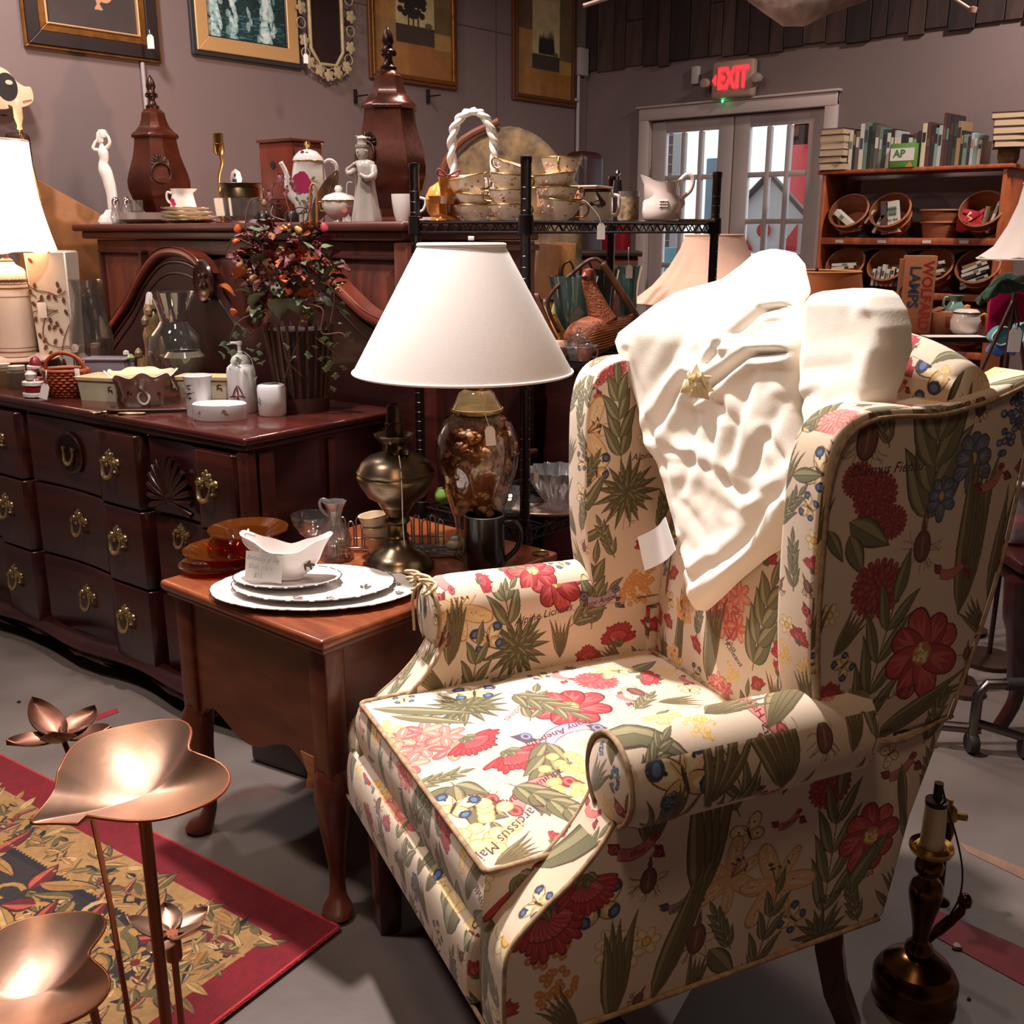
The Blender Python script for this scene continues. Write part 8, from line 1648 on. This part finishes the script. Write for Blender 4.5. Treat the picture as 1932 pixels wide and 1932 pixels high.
for side,yy,n,nm in (('left',Y1-.055,6,'left'),('right',Y0+.02,6,'right')):
 z=BT if side=='left' else BT+.075
 for q in range(n-(0 if side=='left' else 1)):
  th=rb.uniform(.026,.040);t=thing('book','%s book from the bottom of the flat stack, bookcase %s end' % (ords[q],nm),'book',(X0+.06,yy,z),rb.uniform(-.12,.12) +(.25 if side=='right' else 0),'flat books stacked at the bookcase %s end' % nm);L_b=rb.uniform(.12,.14) if side=='left' else rb.uniform(.15,.18)
  bm=B();add_box(bm,(0,0,th/2),(.17,L_b,th-.006));fin(bm,'pages',PGM,t,0);bm=B();
  for zz in (.0015,th-.0015): add_box(bm,(0,0,zz),(.176,L_b+.008,.003),.0006,1)
  fin(bm,'cover',BM[rb.choice((5,11,1,0))],t,0);z += th
bm=B();add_lathe(bm,[(0,0),(.045,0),(.055,.03),(.052,.07),(0,.074)],8,wob=lambda a,i: 1+.1*math.sin(2*a+i));tag(fin(bm,'rock',M('tan_rock',(150,118,84),.8,var=(20,.4),bump=(40,.6)),None,30,loc=(X0+.08,Y0+.03,BT)),'rough tan rock under the right stack of books','rock')
t=thing('card_box','green and white box lettered AP in front of the books','box',(X0+.0,2.215,BT),0);bm=B();add_box(bm,(.0,0,.06),(.05,.13,.12),.002);fin(bm,'carton',M('green_card',(88,140,62),.5),t,30);bm=B();add_box(bm,(-.0255,0,.065),(.001,.126,.062));fin(bm,'white_band',M('paper_white',(222,214,206),.6),t,0);o=link_me('lettering',text_mesh('AP',.052,.0006,0,.0012),M('ap_green',(46,120,52),.5),t,loc=(-.0268,.015,.068),rot=(PI/2,0,-PI/2));bm=B();add_slab(bm,[(-.06,.002),(-.02,.002),(-.045,.028)],'x',-.0262,-.0255);fin(bm,'orange_flash',M('orange_card',(220,130,50),.5),t,0)
# baskets of books
BKT=M('basket_splint',(150,86,54),.6,wood=(4,4,40),col2=(112,60,38));BKI=M('basket_inner',(96,58,42),.7)
def splint(label,y,z,tip,r=.105,h=.115,full=True):
 t=thing('bushel_basket',label,'basket',(X0+.12,y,z),0,'splint baskets on the bookcase')
 if tip: t.rotation_euler=(0,-tip,0);t.location.z += .075
 bm=B();add_lathe(bm,[(0,0),(r*.8,0),(r,h),(r-.004,h),(r*.8-.004,.004),(0,.004)],24,wob=lambda a,i: 1+.012*(1 if int(a*24/6.283) % 2 else 0));fin(bm,'shell',BKT,t,20)
 for zz in (h*.55,h-.006): bm=B();add_tube(bm,[((r*(.8+.2*zz/h) +.003) *math.cos(a),(r*(.8+.2*zz/h) +.003) *math.sin(a),zz) for a in [2*PI*j/24 for j in range(24)]],.0055,6,closed=True);fin(bm,'hoop',M('hoop_wood',(166,100,62),.55),t,180)
 return t
names=['upper shelf, leftmost tipped splint basket','upper shelf, tipped splint basket holding the tall white book','upper shelf, upright empty splint basket','upper shelf, splint basket of red yarn at the right']
for q,y in enumerate((2.50,2.27,2.03,1.80)): splint(names[q],y,SHZ[0],0 if q==2 else .95,h=.15 if q==2 else .13)
for q,y in enumerate((2.50,2.26,2.02,1.79)): splint(['lower shelf, leftmost tipped basket of books','lower shelf, second tipped basket with upright books','lower shelf, tipped basket behind the tall carton','lower shelf, rightmost tipped basket of books'][q],y,SHZ[1],.9,h=.12)
for q,y in enumerate((2.46,2.15,1.82)): splint(['basket on the third shelf at left','basket on the third shelf behind the carton','basket on the third shelf at right'][q],y,SHZ[2],.9,h=.12)
def inb(label,y,z,w,h,d,rx,mi,ry=0.): t=book(label,w,h,d,mi,(X0+.01,y,z),(rx,ry,0),'books in the splint baskets');return t
inb('white book leaning in the upper left basket',2.48,SHZ[0] +.07,.03,.12,.05,-.9,1);inb('dark book lying low in the upper left basket',2.54,SHZ[0] +.03,.022,.12,.05,1.4,0);inb('cream book edge rising behind the upper left basket',2.40,SHZ[0] +.08,.012,.08,.05,.6,12)
t=inb('tall maroon book standing in the second upper basket',2.285,SHZ[0] +.02,.04,.175,.05,-.10,5);t=inb('tall white book with printed title in the second upper basket',2.235,SHZ[0] +.03,.06,.165,.03,-.16,1)
for q,s_ in enumerate(('hicken','Soup','for the','Soul')): o=link_me('title',text_mesh(s_,.020,.0004),M('title_ink',(60,48,48),.6),t,loc=(-.0032,0,.125-q*.028),rot=(PI/2,0,-PI/2))
inb('grey book leaning left in the second upper basket',2.35,SHZ[0] +.03,.018,.12,.05,.5,7);inb('white spined book leaning in the yarn basket',1.76,SHZ[0] +.03,.014,.16,.04,.3,1);inb('orange edged book in the yarn basket',1.79,SHZ[0] +.03,.012,.13,.04,.15,8)
YR=M('red_yarn',(168,20,40),.8,bump=(90,.9));t=thing('yarn_ball','red yarn tangle in the right basket','yarn',(X0+.03,1.85,SHZ[0] +.09));bm=B()
for q in range(16): a=q*.8;add_tube(bm,[(.034*math.cos(b+a) *math.cos(a),.06*math.sin(b+a),.038*math.cos(b) +.012*math.sin(3*a)) for b in [2*PI*j/12 for j in range(12)]],.010,6,closed=True)
fin(bm,'yarn',YR,t,180);t=thing('yarn_bow','cream yarn knot over the red yarn','yarn',(X0-.035,1.83,SHZ[0] +.10));bm=B();add_tube(bm,[(0,.0,.03),(-.005,.018,.012),(0,-.004,.0),(-.004,.014,-.018)],.007,6);fin(bm,'knot',M('cream_yarn',(222,196,140),.8),t,180)
for y0_,lab0 in ((2.50,'leftmost'),(2.26,'second'),(2.02,'third'),(1.79,'rightmost')):
 for q in range(6):
  mi=rb.choice((1,12,7,1,8,0));a_={'leftmost': 1.45,'second': .08,'third': 1.3,'rightmost': 1.15}[lab0]
  if a_<.5: inb('%s upright book from the left in the second lower basket' % ords[q],y0_+.07-q*.026,SHZ[1] +.03,.016,.09+.012*(q % 3),.05,a_,mi)
  else: inb('%s lower basket, sloping book %s from the bottom' % (lab0,ords[q]),y0_+.07,SHZ[1] +.03+q*.021,.016,.13+.01*(q % 2),.05,a_+.06*(q % 2),mi)
# ------------------------------------------------------------------ lamps and goods behind the chair
def F(nm,label,cat,px,py,f,group=None,rz=0.,floor=True):
 p=at(px,py,f=f);t=thing(nm,label,cat,p,RZV+rz,group);return t,f/FPX
def flr(t,k,mat,r=6,br=60): z=t.location.z;bm=B();add_tube(bm,[(0,0,-z+.01),(0,0,.02)],r*k,10);add_lathe(bm,[(0,0),(br*k,0),(br*k,.015),(0,.03)],24,c=(0,0,-z));fin(bm,'stand',mat,t)
SHP=M('pink_shade',(226,182,160),.8,sub=.2,bump=(200,.1));SHO=M('amber_shade',(190,104,46),.6,var=(4,.15));SHW=M('ivory_shade',(232,216,208),.8,bump=(200,.1))
def shade(t,k,prof,mat,seg=48,wob=None,trim=None): 
 bm=B();add_lathe(bm,[(r*k,h*k) for r,h in prof],seg,cap=False,wob=wob);bmesh.ops.recalc_face_normals(bm,faces=bm.faces);bmesh.ops.solidify(bm,geom=list(bm.faces),thickness=.0015);fin(bm,'lamp_shade',mat,t,70)
 for r,z in (prof[0],prof[-1]): T(t,k,'shade_trim',[(r*math.cos(a),r*math.sin(a),z) for a in [2*PI*j/24 for j in range(24)]],2,trim or mat,6,True,2)
t,k=F('floor_lamp','pink bell shaded lamp behind the wire rack and comforter','lamp',1342,570,3.5);shade(t,k,[(150,0),(112,30),(82,64),(62,98),(54,122)],SHP);flr(t,k,DKB);t,k=F('floor_lamp','amber drum shaded lamp between the comforter folds','lamp',1545,590,3.9);shade(t,k,[(82,0),(78,34),(70,76)],SHO,trim=M('amber_trim',(224,150,90),.6));flr(t,k,DKB);T(t,k,'finial',[(-10,0,70),(-10,0,84)],3,BRD)
t,k=F('floor_lamp','ivory bell shaded lamp at the right edge above green cloth','lamp',1965,488,3.0);shade(t,k,[(112,0),(86,22),(66,60),(52,100),(46,136)],SHW,wob=lambda a,i: (1+.03*math.cos(8*a),4*k*math.cos(8*a) if i==0 else 0));flr(t,k,BRD,5)
# counter with carton, pot and pitcher
p=at(1850,640,f=4.55);CZc=.93;t=thing('counter_table','dark table carrying the carton and white pot before the bookcase','table',(p.x,p.y,0),RZV);bm=B();add_box(bm,(0,0,CZc-.015),(1.0,.50,.03),.006);fin(bm,'tabletop',MAHD,t)
for x in (-.46,.46):
 for y in (-.2,.2): bm=B();add_box(bm,(x,y,(CZc-.03) /2),(.05,.05,CZc-.03),.005);fin(bm,'leg',MAHD,t)
CBD=M('cardboard',(176,112,72),.75,bump=(60,.1));CBL=M('cardboard_side',(150,92,60),.75)
def onC(nm,lab,cat,px,f=4.45,rz=0.): p=at(px,630,f=f);t=thing(nm,lab,cat,(p.x,p.y,CZc),RZV+rz);return t,f/FPX
t,k=onC('carton','tall cardboard carton lettered WOLFARD LAMPS in red and blue','box',1722);t.rotation_euler.z -= .25;BX(t,k,'carton',(0,0,70),(54,44,140),CBD,.6);BX(t,k,'side_flap',(-29,4,68),(10,30,132),CBL,.6)
for s_,x,c_,z_ in (('WOLFARD',12,(168,40,44),68),('LAMPS',-10,(52,62,90),84)):
 o=link_me('lettering',text_mesh(s_,26*k,.0004,0,.0012),M('ink_' +s_.lower(),c_,.7),t,loc=(x*k,-22.6*k,z_*k));o.rotation_euler=(PI/2,PI/2,0)
T(t,k,'ring_mark',[(-28+4*math.cos(a),-12,74+9*math.sin(a)) for a in [2*PI*j/12 for j in range(12)]],.7,M('ink_dark',(60,44,40),.7),5,True,2)
t,k=onC('carton','small cardboard carton beside the tall lettered one','box',1772);BX(t,k,'carton',(0,0,19),(44,34,38),CBD,.6);BX(t,k,'flap',(-8,0,42),(20,30,2),CBL,.3,rot=Matrix.Rotation(-.4,3,'Y'));BX(t,k,'printed_square',(8,-17.4,20),(12,.6,20),M('ink_red_brown',(134,66,44),.7),.1)
t,k=onC('stew_pot','white enamel pot with orange knob and fruit decoration','pot',1819,4.35);P(t,k,'pot',[(0,0),(20,0),(26,8),(27,24),(22,38),(0,38)],M('enamel_white'),36);P(t,k,'lid',[(23,38),(24,40),(18,45),(0,47)],M('enamel_white'),36);T(t,k,'blue_rim',[(23.5*math.cos(a),23.5*math.sin(a),39) for a in [2*PI*j/16 for j in range(16)]],1.3,M('ink_bottle'),5,True,2);P(t,k,'knob',[(0,46),(5,47),(6,52),(0,54)],M('orange_knob',(226,150,76),.4),14);P(t,k,'fruit_decal',[(0,0),(6,.3),(0,.6)],M('fruit_red',(160,64,44),.4),12,mtx=Matrix.Translation((20*k,-18.6*k,18*k)) @ Matrix.Rotation(.8,4,'Z') @ Matrix.Rotation(PI/2,4,'X'));T(t,k,'side_handle',[(24,0,30),(34,0,36),(38,0,30)],2.4,M('orange_knob'))
t,k=onC('teal_pitcher','small teal pitcher behind the white enamel pot','pitcher',1796,4.65);P(t,k,'body',[(0,0),(14,0),(20,20),(16,40),(10,50),(14,60),(12,60),(8,50),(0,45)],M('teal_glaze',(120,160,146),.3,coat=.3),28);T(t,k,'handle',[(-10,0,54),(-20,0,56),(-22,0,42),(-14,0,36)],2.4,M('teal_glaze'))
t,k=onC('white_tray','thin white papers lying under the enamel pot','papers',1800,4.25);BX(t,k,'sheet',(0,0,.8),(110,40,1.4),M('paper_white'),.2);bpy.data.objects['stew_pot'].location.z += 1.6*k
# magenta board, green cloth, soft toys
t,k=F('magenta_board','bright magenta card panel under the green cloth','board',1905,624,3.3);BX(t,k,'panel',(0,0,42),(88,6,88),M('magenta_card',(210,20,90),.5),.6);flr(t,k,BRD,3,30)
t,k=F('green_cloth','dark green cloth heaped at the right edge below the ivory shade','cloth',1912,556,3.2);bm=B();add_grid(bm,lambda s,q: ((60*(2*s-1)) *k,(26*(2*q-1)) *k,(22*(1-(2*s-1) **2) +9*math.sin(9*s+4*q) +6*math.sin(14*q+3*s) -14*abs(2*s-1) **3+4) *k),40,22);bmesh.ops.recalc_face_normals(bm,faces=bm.faces);bmesh.ops.solidify(bm,geom=list(bm.faces),thickness=.012);fin(bm,'cloth',M('green_wool',(44,70,54),.9,sheen=.3,bump=(80,.5)),t,180)
p=Vector(t.location);bm=B();add_box(bm,(0,0,(p.z-.02) /2),(.02,.02,p.z-.02),.004);tag(fin(bm,'display_stand',BRD,None,loc=(p.x,p.y,0),rot=(0,0,RZV)),'dark stand carrying the green cloth at the right edge','stand')
t,k=F('soft_toy','teal and blue soft toy fish with white edging at the right','toy',1895,640,2.9);out=spline([(-30,4),(-14,24),(10,20),(26,32),(30,10),(26,-8),(10,0),(-12,-10)],4,True);bm=B();add_slab(bm,[(x*k,z*k) for x,z in out],'y',-.02,.02,.012,3);fin(bm,'body',M('teal_plush',(56,132,136),.8,sheen=.4),t,60);T(t,k,'white_edging',[(x,-14,z) for x,z in out[::4]],1.6,M('white_plush',(226,222,220),.8),6,True,3);bm=B();add_slab(bm,[(x*k*.8-4*k,z*k*.8-24*k) for x,z in out],'y',-.02,.02,.01,3);fin(bm,'fin',M('blue_plush',(46,84,150),.8,sheen=.4),t,60);flr(t,k,BRD,3,26)
t,k=F('easel_legs','dark brown splayed easel legs in front of the soft toy','easel',1912,566,2.8)
for x in (-34,30): T(t,k,'leg',[(0,0,0),(x*.6,0,-60),(x*1.6,0,-160)],4,DKW,8)
flr(t,k,DKW,4,40);price_tag('cream price tag between the easel legs',1915,640,2.76,1.5,[(0,30)])
# low dark table with cabriole leg and clear tubs at the right edge
q=at(1880,1385,z=0);t=thing('low_table','dark low table with a curved leg at the right edge','table',(q.x,q.y,0),RZV);TZ=.50
bm=B();add_box(bm,(.40,.28,TZ-.015),(.80,.58,.03),.008);add_box(bm,(.40,.28,TZ-.06),(.74,.52,.06),.008);fin(bm,'tabletop',MAHD,t)
for x in (.04,.76):
 for y in (.02,.54): bm=B();add_tube(bm,spline([(x-.03,y,TZ-.05),(x-.02,y,.34),(x,y,.2),(x+.01,y,.1),(x-.03,y,.0)],4),[.034] *5+[.026] *6+[.02] *6,10);fin(bm,'leg',MAHD,t)
for i,(px,z_,lab) in enumerate(((1930,TZ,'clear plastic tub of pink toys on the low table'),(1934,TZ+.19,'upper clear plastic tub stacked at the right edge'))):
 p=Vector((q.x,q.y,0)) +Vector((c_rt[0],c_rt[1],0)) *.20+Vector((-c_rt[1],c_rt[0],0)) *.26;tb=thing('storage_tub',lab,'tub',(p.x,p.y,z_+.001),RZV,'clear storage tubs');bm=B();add_box(bm,(0,0,.09),(.34,.24,.17),.02,3);fin(bm,'tub',GLASS('tub_plastic',(206,196,200),.15,.3),tb);bm=B();add_box(bm,(0,0,.18),(.37,.27,.012),.004);fin(bm,'lid',M('tub_lid',(190,176,178),.3),tb)
 if i==0:
  for j in range(6): bm=B();add_lathe(bm,[(0,-.028),(.026,-.012),(.028,.012),(0,.028)],12,c=(-.12+.045*j,-.07+.03*(j % 2),.055+.02*(j % 3)));fin(bm,'toy_ball',M('toy_%d' % (j % 3),[(226,40,80),(220,110,50),(226,60,120)][j % 3],.4),tb)
# chrome castered stand low at the right
q=at(1845,1420,z=.0);t=thing('caster_stand','dull chrome pipe stand with casters behind the chair','stand',(q.x,q.y,0),RZV);CHR=M('worn_chrome',(120,110,106),.3,1.)
for pts,r,nm in (([(-.02,0,.045),(-.02,0,.17),(.0,0,.20),(.14,0,.20)],.014,'pipe'),([(-.02,0,.09),(.12,-.03,.055)],.012,'pipe'),([(-.12,.05,.05),(-.12,.05,.50)],.008,'upright'),([(-.08,.05,.05),(-.08,.05,.50)],.005,'upright'),([(-.14,.05,.06),(.0,.0,.07)],.014,'pipe')): bm=B();add_tube(bm,pts,r,12);fin(bm,nm,CHR,t)
for x,y in ((-.02,.0),(.11,-.03),(-.13,.05)): bm=B();add_lathe(bm,[(0,-.012),(.026,-.012),(.030,0),(.026,.012),(0,.012)],16,mat=Matrix.Translation((x,y,.030)) @ Matrix.Rotation(PI/2,4,'Y'));fin(bm,'caster',M('black_rubber',(36,30,30),.6),t)
bm=B();add_tube(bm,[(.05,0,.20),(.15,0,.20)],.017,12);fin(bm,'grip',M('black_rubber'),t)
# ------------------------------------------------------------------ brass candlestick lamps on the floor
DBR=M('dark_old_brass',(122,84,44),.22,1.,var=(9,.5),col2=(66,42,26));q=at(1722,1885,z=0);t=thing('candlestick_lamp','dark brass candlestick lamp with cream tube behind the chair','lamp',q,RZV);k=mpp(q);t.scale=(1,1,1.2)
P(t,k,'base',[(0,0),(74,0),(76,8),(73,14),(76,30),(76,44),(70,54),(62,60),(60,66),(46,74),(36,80),(22,86),(0,86)],DBR,48);P(t,k,'stem',[(0,84),(20,86),(26,92),(24,100),(17,106),(14,112),(16,130),(20,150),(26,172),(30,192),(29,206),(24,214),(17,220),(16,226),(24,232),(26,242),(22,250),(16,254),(16,262),(0,262)],DBR,40)
P(t,k,'drip_pan',[(0,258),(20,260),(36,266),(39,272),(38,276),(30,272),(26,276),(0,274)],BR2,40);P(t,k,'candle_tube',[(0,272),(20,272),(21,276),(19,344),(19,346),(0,346)],M('candle_cream',(220,200,160),.5),28);P(t,k,'tube_cap',[(0,345),(20,345),(20,352),(8,354),(8,380),(0,380)],BRD,20);T(t,k,'cord',[(4,-4,376),(16,-10,340),(34,-16,300),(56,-10,240),(60,-6,190),(48,0,150)],1.8,BRD,6)
q2=at(1790,1842,z=0);t=thing('candlestick_lamp','second brass lamp part leaning behind the candlestick','lamp',q2,RZV);T(t,k,'arm',[(-40,40,40),(-10,30,90),(14,20,128),(20,20,150)],[8,11,9,7],DBR,14);P(t,k,'knob',[(0,140),(12,146),(14,158),(8,168),(0,172)],DBR,20,c=(22,20,0));P(t,k,'foot',[(0,0),(30,0),(26,14),(10,40),(0,44)],DBR,28,c=(-44,42,0))
t,k=TH('brass_bracket','yellow brass valve like lamp top rising behind the candlestick','lamp part',1752,1760,0);t.location=at(1770,1700,z=0);P(t,k,'pole',[(0,0),(22,0),(8,10),(6,120),(14,160),(6,200),(0,201)],DBR,20);T(t,k,'arm',[(-40,0,180),(0,0,190),(34,0,186)],7,M('yellow_brass'),12);P(t,k,'plug',[(0,180),(16,184),(14,205),(5,214),(5,226),(0,226)],M('yellow_brass'),16)
q=at(1235,1905,z=0);bm=B();add_slab(bm,[(-.09,-.06),(.10,-.02),(.06,.07),(-.05,.05)],'z',.0005,.0015);tag(fin(bm,'loose_paper',M('paper_white'),None,0,loc=(q.x,q.y,0)),'sheet of white paper on the floor under the chair','paper')
